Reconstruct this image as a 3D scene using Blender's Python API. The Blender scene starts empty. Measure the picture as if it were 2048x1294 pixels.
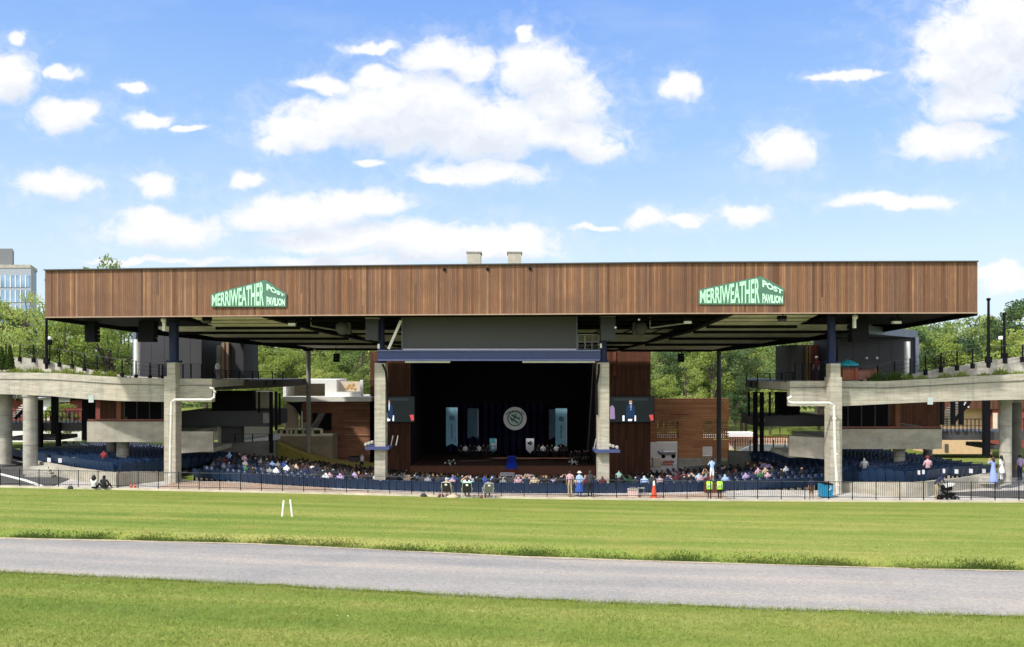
import bpy, bmesh, math, random
import numpy as np
from mathutils import Vector, Matrix
SC = bpy.context.scene
COL = SC.collection
RAD = math.radians
FPX, HCAM, HYP = 1600.0, 7.8, 735.0      # focal length (px of a 2048 wide frame), eye height above the concourse, horizon row

# ------------------------------------------------------------------ camera
cam = bpy.data.cameras.new('camera'); cam_o = bpy.data.objects.new('camera', cam); COL.objects.link(cam_o)
cam.sensor_width = 36.0; cam.lens = 36.0 * FPX / 2048.0
cam.shift_y = (HYP - 647.0) / 2048.0
cam.clip_start = 0.3; cam.clip_end = 6000
cam_o.location = (0, 0, HCAM); cam_o.rotation_euler = (RAD(90), 0, 0)
SC.camera = cam_o

# ------------------------------------------------------------------ light
SUN_EL, SUN_AZ = 47.0, 229.0             # azimuth clockwise from +Y: the sun is behind the viewer, to the left
SUN_STRENGTH, SKY_STRENGTH, EXPOSURE = 2.65, 0.15, 0.92
az, el = RAD(SUN_AZ), RAD(SUN_EL)
to_sun = Vector((math.sin(az) * math.cos(el), math.cos(az) * math.cos(el), math.sin(el)))
sun = bpy.data.lights.new('sun', 'SUN'); sun.energy = SUN_STRENGTH; sun.angle = RAD(3.0); sun.color = (1.0, 0.955, 0.88)
sun_o = bpy.data.objects.new('sun', sun); COL.objects.link(sun_o)
sun_o.rotation_euler = to_sun.to_track_quat('Z', 'Y').to_euler(); sun_o.location = to_sun * 200
SC.view_settings.view_transform = 'Standard'; SC.view_settings.look = 'None'
SC.view_settings.exposure = EXPOSURE; SC.view_settings.gamma = 1.0
SC.view_settings.use_curve_mapping = False
SC.render.engine = 'CYCLES'
SC.cycles.max_bounces = 6; SC.cycles.diffuse_bounces = 4; SC.cycles.transparent_max_bounces = 6
SC.cycles.use_adaptive_sampling = True; SC.cycles.use_denoising = True


def nd(nt, t, **kw):
    n = nt.nodes.new(t)
    for k, v in kw.items():
        setattr(n, k, v)
    return n


def mth(nt, op, a, b=None, clamp=False):
    n = nt.nodes.new('ShaderNodeMath'); n.operation = op; n.use_clamp = clamp
    for i, v in enumerate((a, b)):
        if v is None: continue
        if isinstance(v, (int, float)): n.inputs[i].default_value = v
        else: nt.links.new(v, n.inputs[i])
    return n.outputs[0]


def vmth(nt, op, a, b=None, c=None):
    n = nt.nodes.new('ShaderNodeVectorMath'); n.operation = op
    for i, v in enumerate((a, b, c)):
        if v is None: continue
        if isinstance(v, (tuple, list)): n.inputs[i].default_value = v
        else: nt.links.new(v, n.inputs[i])
    return n.outputs['Value'] if op in ('LENGTH', 'DOT_PRODUCT', 'DISTANCE') else n.outputs['Vector']


def mixc(nt, f, a, b, blend='MIX'):
    n = nt.nodes.new('ShaderNodeMix'); n.data_type = 'RGBA'; n.blend_type = blend
    for sock, v in ((n.inputs[0], f), (n.inputs[6], a), (n.inputs[7], b)):
        if isinstance(v, (int, float)): sock.default_value = v
        elif isinstance(v, (tuple, list)): sock.default_value = (*v[:3], 1)
        else: nt.links.new(v, sock)
    return n.outputs[2]


def ramp(nt, fac, stops, interp='LINEAR'):
    n = nt.nodes.new('ShaderNodeValToRGB'); e = n.color_ramp.elements; n.color_ramp.interpolation = interp
    while len(e) < len(stops): e.new(0.5)
    for el_, (p, c) in zip(e, stops):
        el_.position = p; el_.color = (*c[:3], 1) if isinstance(c, (tuple, list)) else (c, c, c, 1)
    nt.links.new(fac, n.inputs[0])
    return n.outputs[0]


def noise(nt, vec, scale, detail=4, rough=0.55, dim='3D', dist=0.0):
    n = nt.nodes.new('ShaderNodeTexNoise'); n.noise_dimensions = dim
    n.inputs['Scale'].default_value = scale; n.inputs['Detail'].default_value = detail
    n.inputs['Roughness'].default_value = rough; n.inputs['Distortion'].default_value = dist
    if vec is not None: nt.links.new(vec, n.inputs['Vector'])
    return n.outputs['Fac']


# ------------------------------------------------------------------ sky: Nishita and fair-weather clouds on the sphere of directions
W = bpy.data.worlds.new('World'); SC.world = W; W.use_nodes = True
nt = W.node_tree; nt.nodes.clear()
sky = nd(nt, 'ShaderNodeTexSky', sky_type='NISHITA', sun_disc=False)
sky.sun_elevation = el; sky.sun_rotation = az; sky.altitude = 100; sky.air_density = 1.0; sky.dust_density = 0.6; sky.ozone_density = 1.0
gen = nd(nt, 'ShaderNodeTexCoord').outputs['Generated']
sep = nd(nt, 'ShaderNodeSeparateXYZ'); nt.links.new(gen, sep.inputs[0])
yy = mth(nt, 'MAXIMUM', sep.outputs[1], 0.05)
comb = nd(nt, 'ShaderNodeCombineXYZ')
nt.links.new(mth(nt, 'DIVIDE', sep.outputs[0], yy), comb.inputs[0]); nt.links.new(mth(nt, 'DIVIDE', sep.outputs[2], yy), comb.inputs[1])
uv = comb.outputs[0]
wn = nd(nt, 'ShaderNodeTexNoise'); wn.inputs['Scale'].default_value = 20; wn.inputs['Detail'].default_value = 5; nt.links.new(uv, wn.inputs['Vector'])
wv = vmth(nt, 'MULTIPLY_ADD', vmth(nt, 'SUBTRACT', wn.outputs['Color'], (0.5, 0.5, 0.5)), (0.060, 0.036, 0), uv)
# clouds: where they stand in the sky, (x, y, half width, half height) in hundredths of the tangent of the direction
CLOUDS = []
for px, py, a, b in [
    (840, 225, 190, 95), (720, 240, 190, 60), (600, 262, 110, 42), (545, 290, 55, 28), (960, 255, 170, 80), (1075, 140, 95, 75),
    (1130, 205, 95, 70), (1120, 270, 130, 45), (880, 115, 100, 38), (940, 140, 60, 40), (1180, 295, 75, 28), (760, 160, 70, 30),
    (960, 345, 140, 30), (880, 350, 60, 20), (640, 170, 70, 18), (745, 92, 55, 14),
    (600, 425, 150, 38), (720, 405, 130, 32), (540, 440, 100, 26), (800, 470, 260, 36), (980, 478, 170, 30), (640, 478, 130, 30),
    (660, 522, 180, 16), (900, 500, 240, 22),
    (330, 460, 130, 42), (300, 435, 70, 28), (120, 365, 90, 34), (318, 372, 60, 32), (492, 365, 40, 18), (125, 232, 80, 42),
    (15, 150, 80, 62), (120, 140, 34, 16), (270, 180, 30, 12), (310, 238, 60, 14), (740, 335, 34, 12),
    (1960, 105, 150, 130), (2010, 60, 130, 110), (1900, 140, 90, 50), (1950, 205, 110, 50), (1885, 290, 100, 42), (1940, 270, 60, 30),
    (1560, 298, 72, 46), (1365, 180, 42, 38), (1780, 402, 140, 20), (1485, 432, 62, 24), (1290, 438, 56, 24), (1370, 440, 50, 14),
    (2010, 560, 60, 26), (1990, 540, 90, 20), (1190, 452, 50, 9), (1050, 72, 30, 16), (40, 70, 26, 16), (380, 252, 40, 8),
    (1700, 150, 100, 10), (1560, 560, 160, 8), (300, 520, 160, 8)]:
    CLOUDS.append(((px - 1024) / FPX, (HYP - py) / FPX, a / FPX, b / FPX))
def cloud_field(vec, least=0.0):
    acc = None
    for cx, cy, a, b in CLOUDS:
        if a * b < least: continue
        v = vmth(nt, 'MULTIPLY_ADD', vec, (1 / a, 1 / b, 0), (-cx / a, -cy / b, 0))
        d = vmth(nt, 'LENGTH', v)
        acc = d if acc is None else mth(nt, 'MINIMUM', acc, d)
    return mth(nt, 'SUBTRACT', 1.0, acc)
field = cloud_field(wv)
fb = noise(nt, vmth(nt, 'MULTIPLY', uv, (1.0, 1.25, 1.0)), 38, 10, 0.64, dist=0.6)
fb2 = noise(nt, uv, 9, 4, 0.55)
puff = mth(nt, 'ADD', mth(nt, 'MULTIPLY', mth(nt, 'SUBTRACT', fb, 0.48), 2.4), mth(nt, 'MULTIPLY', mth(nt, 'SUBTRACT', fb2, 0.5), 1.5))
dens = mth(nt, 'ADD', mth(nt, 'MULTIPLY', field, 2.3), puff)
above = cloud_field(vmth(nt, 'ADD', wv, (-0.008, 0.026, 0)), 0.0009)
above = mth(nt, 'ADD', mth(nt, 'MULTIPLY', above, 1.75), puff)
mr = nd(nt, 'ShaderNodeMapRange', interpolation_type='SMOOTHSTEP')
mr.inputs['From Min'].default_value = -0.40; mr.inputs['From Max'].default_value = 1.15
nt.links.new(dens, mr.inputs['Value'])
halo = nd(nt, 'ShaderNodeMapRange', interpolation_type='SMOOTHSTEP'); halo.inputs['From Min'].default_value = -0.75; halo.inputs['From Max'].default_value = 0.7; halo.inputs['To Max'].default_value = 0.24
nt.links.new(mth(nt, 'ADD', mth(nt, 'MULTIPLY', field, 0.85), mth(nt, 'MULTIPLY', puff, 1.25)), halo.inputs['Value'])
body = mth(nt, 'MAXIMUM', mr.outputs[0], halo.outputs[0])
front = mth(nt, 'GREATER_THAN', sep.outputs[1], 0.06)
alpha = mth(nt, 'MULTIPLY', body, front)
thin = noise(nt, vmth(nt, 'MULTIPLY', uv, (1, 2.6, 1)), 5.0, 6, 0.6)
veil = mth(nt, 'MULTIPLY', ramp(nt, thin, [(0.5, 0.0), (0.85, 1.0)]), 0.22)
shade = ramp(nt, mth(nt, 'MULTIPLY', above, 0.6), [(0.30, (1.0, 1.0, 1.0)), (0.62, (0.90, 0.925, 0.965)), (1.0, (0.80, 0.84, 0.91))])
cloud_c = vmth(nt, 'MULTIPLY', shade, (3.55, 3.58, 3.68))
# the air between: a clear blue that pales towards the horizon
elev = mth(nt, 'ARCSINE', sep.outputs[2])
grad = ramp(nt, mth(nt, 'MULTIPLY', elev, 1.0), [(0.0, (2.55, 3.0, 3.42)), (0.13, (2.27, 2.86, 3.42)), (0.19, (1.85, 2.55, 3.42)), (0.27, (1.33, 2.15, 3.42)), (0.43, (0.80, 1.55, 3.40)), (0.9, (0.5, 1.1, 2.6))])
sky_t = mixc(nt, 0.90, sky.outputs[0], grad)
# unseen broken cloud behind and overhead, added over-bright to fill the shadows
rest = noise(nt, vmth(nt, 'MULTIPLY', gen, (1.0, 1.0, 2.0)), 2.2, 6, 0.6)
behind = mth(nt, 'MULTIPLY', ramp(nt, rest, [(0.42, 0.0), (0.60, 1.0)]), mth(nt, 'MAXIMUM', ramp(nt, mth(nt, 'MULTIPLY', sep.outputs[1], -1.0), [(0.0, 0.0), (0.25, 1.0)]), ramp(nt, elev, [(0.62, 0.0), (0.85, 1.0)])))
sky_t = mixc(nt, mth(nt, 'MULTIPLY', behind, ramp(nt, elev, [(0.0, 0.0), (0.08, 1.0)])), sky_t, (10.5, 10.3, 10.0))
c1 = mixc(nt, veil, sky_t, (3.1, 3.3, 3.6))
c2 = mixc(nt, alpha, c1, cloud_c)
bg = nd(nt, 'ShaderNodeBackground'); bg.inputs['Strength'].default_value = SKY_STRENGTH
nt.links.new(c2, bg.inputs['Color'])
out = nd(nt, 'ShaderNodeOutputWorld'); nt.links.new(bg.outputs[0], out.inputs[0])

# ------------------------------------------------------------------ helpers
ORG = {}


def at(px, py, Y): return Vector(((px - 1024) * Y / FPX, Y, HCAM + (HYP - py) * Y / FPX))
def wx(px, Y): return (px - 1024) * Y / FPX
def wz(py, Y): return HCAM + (HYP - py) * Y / FPX


def tag(o, label=None, cat=None, group=None, kind=None):
    if label: o['label'] = label
    if cat: o['category'] = cat
    if group: o['group'] = group
    if kind: o['kind'] = kind
    return o


def thing(name, label, cat, loc=(0, 0, 0), group=None, rz=0.0):
    o = bpy.data.objects.new(name, None); COL.objects.link(o); o.empty_display_size = 0.3
    o.location = loc; o.rotation_euler = (0, 0, rz); ORG[o] = Vector(loc)
    return tag(o, label, cat, group)


class MB:
    def __init__(s): s.v = []; s.f = []; s.m = []
    def add(s, vs, fs, m=0):
        k = len(s.v); s.v += [tuple(v) for v in vs]; s.f += [[i + k for i in f] for f in fs]; s.m += [m] * len(fs); return s
    def hexa(s, p, m=0):    # 8 points: bottom ring, top ring
        return s.add(p, [(3, 2, 1, 0), (4, 5, 6, 7), (0, 1, 5, 4), (1, 2, 6, 5), (2, 3, 7, 6), (3, 0, 4, 7)], m)
    def box(s, x0, x1, y0, y1, z0, z1, m=0):
        return s.hexa([(x0, y0, z0), (x1, y0, z0), (x1, y1, z0), (x0, y1, z0), (x0, y0, z1), (x1, y0, z1), (x1, y1, z1), (x0, y1, z1)], m)
    def pbox(s, x0, x1, ya, yb, Y, dep, m=0):   # a box read off the photograph: columns x0..x1, rows ya..yb at distance Y, dep deep
        return s.box(wx(x0, Y), wx(x1, Y), Y, Y + dep, wz(yb, Y), wz(ya, Y), m)
    def bar(s, p, q, w, h=None, m=0):
        p, q = Vector(p), Vector(q); h = h or w; d = (q - p).normalized()
        up = Vector((0, 0, 1)) if abs(d.z) < 0.95 else Vector((0, 1, 0))
        r = d.cross(up).normalized() * w / 2; u = r.cross(d).normalized() * h / 2
        return s.hexa([p - r - u, p + r - u, q + r - u, q - r - u, p - r + u, p + r + u, q + r + u, q - r + u], m)
    def tube(s, pts, r, n=8, m=0, cap=True):
        pts = [Vector(p) for p in pts]; rr = r if isinstance(r, (list, tuple)) else [r] * len(pts); k = len(s.v)
        for i, p in enumerate(pts):
            d = (pts[min(i + 1, len(pts) - 1)] - pts[max(i - 1, 0)]).normalized()
            up = Vector((0, 0, 1)) if abs(d.z) < 0.9 else Vector((0, 1, 0))
            a = d.cross(up).normalized(); b = a.cross(d)
            for j in range(n):
                t = 2 * math.pi * j / n; s.v.append(tuple(p + (a * math.cos(t) + b * math.sin(t)) * rr[i]))
        for i in range(len(pts) - 1):
            for j in range(n):
                a0 = k + i * n + j; a1 = k + i * n + (j + 1) % n
                s.f.append([a0, a1, a1 + n, a0 + n]); s.m.append(m)
        if cap:
            s.f.append([k + j for j in range(n)][::-1]); s.m.append(m)
            s.f.append([k + (len(pts) - 1) * n + j for j in range(n)]); s.m.append(m)
        return s
    def lathe(s, c, prof, n=14, m=0, axis='z', sx=1, sy=1):
        k = len(s.v)
        for r, z in prof:
            for j in range(n):
                t = 2 * math.pi * j / n; x, y = r * math.cos(t) * sx, r * math.sin(t) * sy
                s.v.append((c[0] + x, c[1] + y, c[2] + z) if axis == 'z' else (c[0] + x, c[1] + z, c[2] + y))
        for i in range(len(prof) - 1):
            for j in range(n):
                a0 = k + i * n + j; a1 = k + i * n + (j + 1) % n
                s.f.append([a0, a1, a1 + n, a0 + n]); s.m.append(m)
        s.f.append([k + j for j in range(n)][::-1]); s.m.append(m)
        s.f.append([k + (len(prof) - 1) * n + j for j in range(n)]); s.m.append(m)
        return s
    def ball(s, c, r, n=10, m=0, sx=1, sy=1, sz=1):
        prof = [(max(1e-3, r * math.sin(math.pi * i / n)), -r * sz * math.cos(math.pi * i / n)) for i in range(n + 1)]
        return s.lathe(c, prof, n + 4, m, 'z', sx, sy)
    def prism(s, poly, z0, z1, m=0):   # footprint polygon; z0/z1 numbers or functions of (x, y)
        n = len(poly); f0 = z0 if callable(z0) else (lambda x, y: z0); f1 = z1 if callable(z1) else (lambda x, y: z1)
        vs = [(x, y, f0(x, y)) for x, y in poly] + [(x, y, f1(x, y)) for x, y in poly]
        return s.add(vs, [list(range(n))[::-1], list(range(n, 2 * n))] + [(i, (i + 1) % n, (i + 1) % n + n, i + n) for i in range(n)], m)
    def plate(s, pts, dep, m=0):       # polygon of 3-D points given thickness dep along +Y
        n = len(pts); vs = [tuple(p) for p in pts] + [(p[0], p[1] + dep, p[2]) for p in pts]
        return s.add(vs, [list(range(n)), list(range(n, 2 * n))[::-1]] + [(i, i + n, (i + 1) % n + n, (i + 1) % n) for i in range(n)], m)
    def ribbon(s, pts, dep, m=0):      # wall along a chain of (px, ytop, ybot, Y): front face plus thickness dep behind it
        F = [(at(a, t, Y), at(a, b, Y)) for a, t, b, Y in pts]
        D = Vector((0, dep, 0))
        for (t0, b0), (t1, b1) in zip(F[:-1], F[1:]):
            s.hexa([b0, b1, b1 + D, b0 + D, t0, t1, t1 + D, t0 + D], m)
        return s
    def build(s, name, mats, parent=None, smooth=False, weld=False, angle=40):
        vs = np.array(s.v, dtype=float)
        if parent is None:
            lo, hi = vs.min(0), vs.max(0); org = Vector(((lo[0] + hi[0]) / 2, (lo[1] + hi[1]) / 2, lo[2]))
        else: org = ORG[parent]
        vs = vs - np.array(org)
        me = bpy.data.meshes.new(name); me.from_pydata(vs.tolist(), [], s.f)
        mats = mats if isinstance(mats, (list, tuple)) else [mats]
        for mt in mats: me.materials.append(mt)
        if len(mats) > 1: me.polygons.foreach_set('material_index', s.m)
        bm = bmesh.new(); bm.from_mesh(me)
        if weld: bmesh.ops.remove_doubles(bm, verts=bm.verts, dist=1e-4)
        bmesh.ops.recalc_face_normals(bm, faces=bm.faces); bm.to_mesh(me); bm.free()
        if smooth:
            me.polygons.foreach_set('use_smooth', [True] * len(me.polygons)); me.set_sharp_from_angle(angle=RAD(angle))
        o = bpy.data.objects.new(name, me); COL.objects.link(o)
        if parent is None: o.location = org
        else: o.parent = parent
        ORG[o] = org
        return o


def one(name, mb, mat, label, cat, group=None, **kw):
    return tag(mb.build(name, mat, None, **kw), label, cat, group)


def struct(name, mb, mat, **kw):
    return tag(mb.build(name, mat, None, **kw), kind='structure')


def fast_mesh(name, V, Fc, mats, midx=None, smooth=False):
    V = np.asarray(V, dtype=np.float32); Fc = np.asarray(Fc, dtype=np.int32); k = Fc.shape[1]
    me = bpy.data.meshes.new(name); me.vertices.add(len(V)); me.vertices.foreach_set('co', V.ravel())
    me.loops.add(Fc.size); me.loops.foreach_set('vertex_index', Fc.ravel())
    me.polygons.add(len(Fc)); me.polygons.foreach_set('loop_start', np.arange(0, Fc.size, k, dtype=np.int32))
    for mt in mats: me.materials.append(mt)
    if midx is not None: me.polygons.foreach_set('material_index', np.asarray(midx, dtype=np.int32))
    if smooth: me.polygons.foreach_set('use_smooth', np.ones(len(Fc), dtype=bool))
    me.update(calc_edges=True); me.validate()
    return me


def children(o): return [c for c in bpy.data.objects if c.parent == o]


def copy_tree(o, loc, rz=0.0, label=None, group=None, scale=None):
    kids = KIDS.get(o)
    if kids is None: kids = KIDS[o] = [(c, children(c)) for c in children(o)]
    r = o.copy(); COL.objects.link(r); r.location = loc; r.rotation_euler = (0, 0, rz)
    if scale: r.scale = scale if isinstance(scale, tuple) else (scale,) * 3
    if label: r['label'] = label
    if group: r['group'] = group
    for c, gs in kids:
        d = c.copy(); COL.objects.link(d); d.parent = r
        for g in gs:
            e = g.copy(); COL.objects.link(e); e.parent = d
    return r


KIDS = {}

# ------------------------------------------------------------------ materials
MT = {}


def pbr(name, rough=0.8, metal=0.0, spec=0.3):
    m = bpy.data.materials.new(name); m.use_nodes = True; t = m.node_tree; b = t.nodes['Principled BSDF']
    b.inputs['Roughness'].default_value = rough; b.inputs['Metallic'].default_value = metal
    b.inputs['Specular IOR Level'].default_value = spec
    MT[name] = m
    return m, t, b


def pos(t): return nd(t, 'ShaderNodeNewGeometry').outputs['Position']


def bump(t, b, h, strength=0.3, dist=0.02):
    n = nd(t, 'ShaderNodeBump'); n.inputs['Strength'].default_value = strength; n.inputs['Distance'].default_value = dist
    t.links.new(h, n.inputs['Height']); t.links.new(n.outputs[0], b.inputs['Normal'])


def plain(name, col, rough=0.7, var=0.16, scale=2.5, metal=0.0, spec=0.3, emit=0.0):
    m, t, b = pbr(name, rough, metal, spec)
    n = noise(t, pos(t), scale, 5, 0.6)
    c = ramp(t, n, [(0.25, tuple(x * (1 - var) for x in col)), (0.75, tuple(min(1, x * (1 + var)) for x in col))])
    t.links.new(c, b.inputs['Base Color'])
    if emit:
        t.links.new(c, b.inputs['Emission Color']); b.inputs['Emission Strength'].default_value = emit
    return m


def concrete(name, col, board=0.0, stain=0.35):
    m, t, b = pbr(name, 0.88, 0, 0.2); p = pos(t)
    big = noise(t, p, 0.5, 5, 0.6)
    mid = noise(t, vmth(t, 'MULTIPLY', p, (0.5, 0.5, 4.5 if board else 1.0)), 1.6, 6, 0.65)
    streak = noise(t, vmth(t, 'MULTIPLY', p, (2.6, 2.6, 0.22)), 1.2, 5, 0.65)
    fine = noise(t, p, 14, 4, 0.6)
    lo, hi = tuple(x * 0.62 for x in col), tuple(x * 1.24 for x in col)
    c = ramp(t, mid, [(0.28, lo), (0.72, hi)])
    c = mixc(t, mth(t, 'MULTIPLY', ramp(t, streak, [(0.50, 0.0), (0.78, 1.0)]), stain), c, tuple(x * 0.42 for x in col))
    c = mixc(t, mth(t, 'MULTIPLY', ramp(t, big, [(0.45, 0.0), (0.7, 1.0)]), 0.35), c, (col[0] * 1.12, col[1] * 0.98, col[2] * 0.9))
    c = mixc(t, 0.25, c, ramp(t, fine, [(0.3, 0.55), (0.7, 1.3)]), 'MULTIPLY')
    if board:
        sp = nd(t, 'ShaderNodeSeparateXYZ'); t.links.new(p, sp.inputs[0])
        fr = mth(t, 'FRACT', mth(t, 'DIVIDE', sp.outputs[2], board))
        line = mth(t, 'LESS_THAN', fr, 0.07)
        c = mixc(t, mth(t, 'MULTIPLY', line, 0.22), c, tuple(x * 0.3 for x in col))
    t.links.new(c, b.inputs['Base Color']); bump(t, b, fine, 0.25, 0.02)
    return m


def planks(name, cols, width, axis=0, grain=1.0, gap=0.05, dirt=0.3, rough=0.75, jitter=2.3):
    """boards: each board its own tone, the grain running along it"""
    m, t, b = pbr(name, rough, 0, 0.25); p = pos(t)
    sp = nd(t, 'ShaderNodeSeparateXYZ'); t.links.new(p, sp.inputs[0])
    u = mth(t, 'DIVIDE', sp.outputs[axis], width); cell = mth(t, 'FLOOR', u); fr = mth(t, 'FRACT', u)
    other = sp.outputs[2] if axis != 2 else sp.outputs[0]
    wn1 = nd(t, 'ShaderNodeTexWhiteNoise', noise_dimensions='1D'); t.links.new(cell, wn1.inputs['W'])
    seg = mth(t, 'FLOOR', mth(t, 'ADD', mth(t, 'DIVIDE', other, jitter), mth(t, 'MULTIPLY', wn1.outputs['Value'], 7.0)))
    cb = nd(t, 'ShaderNodeCombineXYZ'); t.links.new(cell, cb.inputs[0]); t.links.new(seg, cb.inputs[1])
    wn2 = nd(t, 'ShaderNodeTexWhiteNoise', noise_dimensions='2D'); t.links.new(cb.outputs[0], wn2.inputs['Vector'])
    k = len(cols) - 1
    c = ramp(t, wn2.outputs['Value'], [(i / k, cc) for i, cc in enumerate(cols)])
    st = (7, 7, 0.7) if axis != 2 else (0.7, 0.7, 9)
    g = noise(t, vmth(t, 'MULTIPLY', p, st), 2.2, 5, 0.65)
    c = mixc(t, 0.45 * grain, c, ramp(t, g, [(0.25, 0.45), (0.75, 1.55)]), 'MULTIPLY')
    bg_ = noise(t, vmth(t, 'MULTIPLY', p, (0.35, 0.35, 0.5)), 1.0, 5, 0.6)
    mean = tuple(sum(cc[i] for cc in cols) / len(cols) for i in range(3))
    c = mixc(t, mth(t, 'MULTIPLY', ramp(t, bg_, [(0.42, 0.0), (0.7, 1.0)]), dirt), c, (mean[0] * 0.62, mean[1] * 0.66, mean[2] * 0.75))
    line = mth(t, 'LESS_THAN', fr, gap)
    c = mixc(t, mth(t, 'MULTIPLY', line, 0.7), c, tuple(x * 0.25 for x in mean))
    t.links.new(c, b.inputs['Base Color'])
    return m


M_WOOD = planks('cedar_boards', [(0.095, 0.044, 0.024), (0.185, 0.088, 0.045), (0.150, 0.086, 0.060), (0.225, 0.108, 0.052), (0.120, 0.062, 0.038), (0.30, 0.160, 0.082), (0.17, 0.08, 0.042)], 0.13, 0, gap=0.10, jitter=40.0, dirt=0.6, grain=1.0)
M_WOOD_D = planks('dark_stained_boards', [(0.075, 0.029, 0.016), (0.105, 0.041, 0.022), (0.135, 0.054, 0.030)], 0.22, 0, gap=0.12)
M_WOOD_H = planks('horizontal_orange_boards', [(0.33, 0.135, 0.055), (0.41, 0.175, 0.072), (0.47, 0.215, 0.095)], 0.24, 2, gap=0.10)
M_WOOD_HB = planks('horizontal_brown_boards', [(0.20, 0.090, 0.050), (0.25, 0.115, 0.065), (0.30, 0.14, 0.08)], 0.24, 2, gap=0.10)
M_CONC = concrete('board_formed_concrete', (0.42, 0.39, 0.32), board=0.30, stain=0.65)
M_CONC2 = concrete('plain_concrete', (0.40, 0.38, 0.325), stain=0.55)
M_CONC_P = concrete('smooth_parapet_concrete', (0.37, 0.345, 0.285), stain=0.3)
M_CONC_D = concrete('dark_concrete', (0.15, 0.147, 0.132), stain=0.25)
M_PAVE_G = concrete('grey_paving', (0.46, 0.44, 0.41), stain=0.1)
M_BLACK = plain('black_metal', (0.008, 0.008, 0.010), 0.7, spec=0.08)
M_DARKM = plain('dark_grey_metal_panel', (0.066, 0.066, 0.068), 0.55, 0.1, 1.0)
M_NAVY = plain('navy_painted_steel', (0.012, 0.018, 0.060), 0.45, 0.15, spec=0.2)
M_BLUE = plain('blue_painted_steel', (0.052, 0.066, 0.165), 0.45, 0.1)
M_CREAM = plain('cream_roof_deck', (0.78, 0.73, 0.60), 0.8, 0.25, 0.9)
M_ROOFTOP = plain('black_roofing', (0.018, 0.018, 0.020), 0.9, spec=0.05)
M_WHITE = plain('white_paint', (0.78, 0.77, 0.74), 0.55, 0.06)
M_CREAMW = plain('cream_wall', (0.62, 0.52, 0.40), 0.8, 0.1)
M_TAN = plain('tan_wall', (0.55, 0.38, 0.22), 0.85, 0.12)
M_BRICK = plain('red_brown_wall', (0.20, 0.055, 0.038), 0.85, 0.2)
M_GREYP = plain('grey_projection_cloth', (0.088, 0.086, 0.092), 0.9, 0.06, 0.6)
M_CANOPY = plain('blue_grey_metal', (0.13, 0.15, 0.19), 0.5, 0.1)
M_STONE = plain('white_stone', (0.70, 0.68, 0.62), 0.8, 0.1)
M_TREAD = plain('grey_steel', (0.30, 0.29, 0.28), 0.5, 0.2)
M_SEAT = plain('blue_plastic_seat', (0.009, 0.026, 0.064), 0.42, 0.28, 0.9, spec=0.45)
M_SEATB = plain('dark_blue_plastic_seat', (0.007, 0.018, 0.052), 0.45, 0.3, 0.9, spec=0.4)
M_DRAPE = plain('black_drape', (0.006, 0.006, 0.008), 0.95, 0.3)
M_NAVYDR = plain('navy_drape', (0.010, 0.012, 0.045), 0.95, 0.4, 0.5)

# ------------------------------------------------------------------ ground
def interp(x, pts):
    if x <= pts[0][0]: return pts[0][1]
    for (a, b), (c, d) in zip(pts[:-1], pts[1:]):
        if x <= c: return b + (d - b) * (x - a) / (c - a)
    return pts[-1][1]


def sm(x, a, b):
    t = min(1, max(0, (x - a) / (b - a))); return t * t * (3 - 2 * t)


FEN = [(-80, 57.0), (-33.0, 52.0), (-13.1, 49.5), (0, 47.6), (11, 46.75), (19.6, 46.45), (29.6, 46.2), (80, 45.2)]
def fence_y(x): return interp(x, FEN)
SLOPE, DROP = 0.10, 0.22
def path_edge(pts):
    out = []
    for px, py in pts:
        X = 0.0
        for _ in range(12):
            Y = (HCAM - SLOPE * fence_y(X) + DROP) / ((py - HYP) / FPX - SLOPE); X = wx(px, Y)
        out.append((X, Y))
    a, b = out[0], out[1]; s0 = (b[1] - a[1]) / (b[0] - a[0])
    c, d = out[-2], out[-1]; s1 = (d[1] - c[1]) / (d[0] - c[0])
    return [(a[0] - 60, a[1] - 60 * s0)] + out + [(d[0] + 60, d[1] + 60 * s1)]
PFAR = path_edge([(0, 1077), (512, 1089), (1024, 1114), (1536, 1131), (2048, 1144)])
PNEAR = path_edge([(0, 1146), (512, 1171), (1024, 1199), (1536, 1220), (2048, 1237)])
def pfar(x): return interp(x, PFAR)
def pnear(x): return interp(x, PNEAR)
def lawn_z(x, y):
    z = SLOPE * (fence_y(x) - y); f, n = pfar(x), pnear(x)
    if y > f: d = 1 - sm(y, f, f + 1.0)
    elif y < n: d = 1 - 0.7 * sm(-y, -n, -n + 1.5)
    else: d = 1.0
    return z - DROP * d


CX, CY, RB = 3.4, 100.4, 51.0       # the seating bowl: rows are arcs about a point behind the stage
def pit(x, y):
    d = RB - math.hypot(x - CX, y - CY)
    out_z = (0.1 if x < 0 else -1.3) * sm(abs(x), 22, 28) * sm(y, 62, 84) + 0.02 * max(0, y - 90)
    m = sm(x, -25.5 + (y - 55) * 0.45, -24.0 + (y - 55) * 0.45) * (1 - sm(x, 22.6 - (y - 55) * 0.45, 24.1 - (y - 55) * 0.45)) * (1 - sm(y, 80, 82))
    z = -0.135 * min(max(d, 0), 29) - 0.2 + 0.085 * max(0, abs(x) - 9.5) * sm(d, 0, 3.5)
    w = sm(y, 68, 72) * (1 - sm(y, 93, 99)) * (1 - sm(abs(x), 24, 28))
    return z * m + (out_z * (1 - w) - 2.25 * w) * (1 - m)


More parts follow.
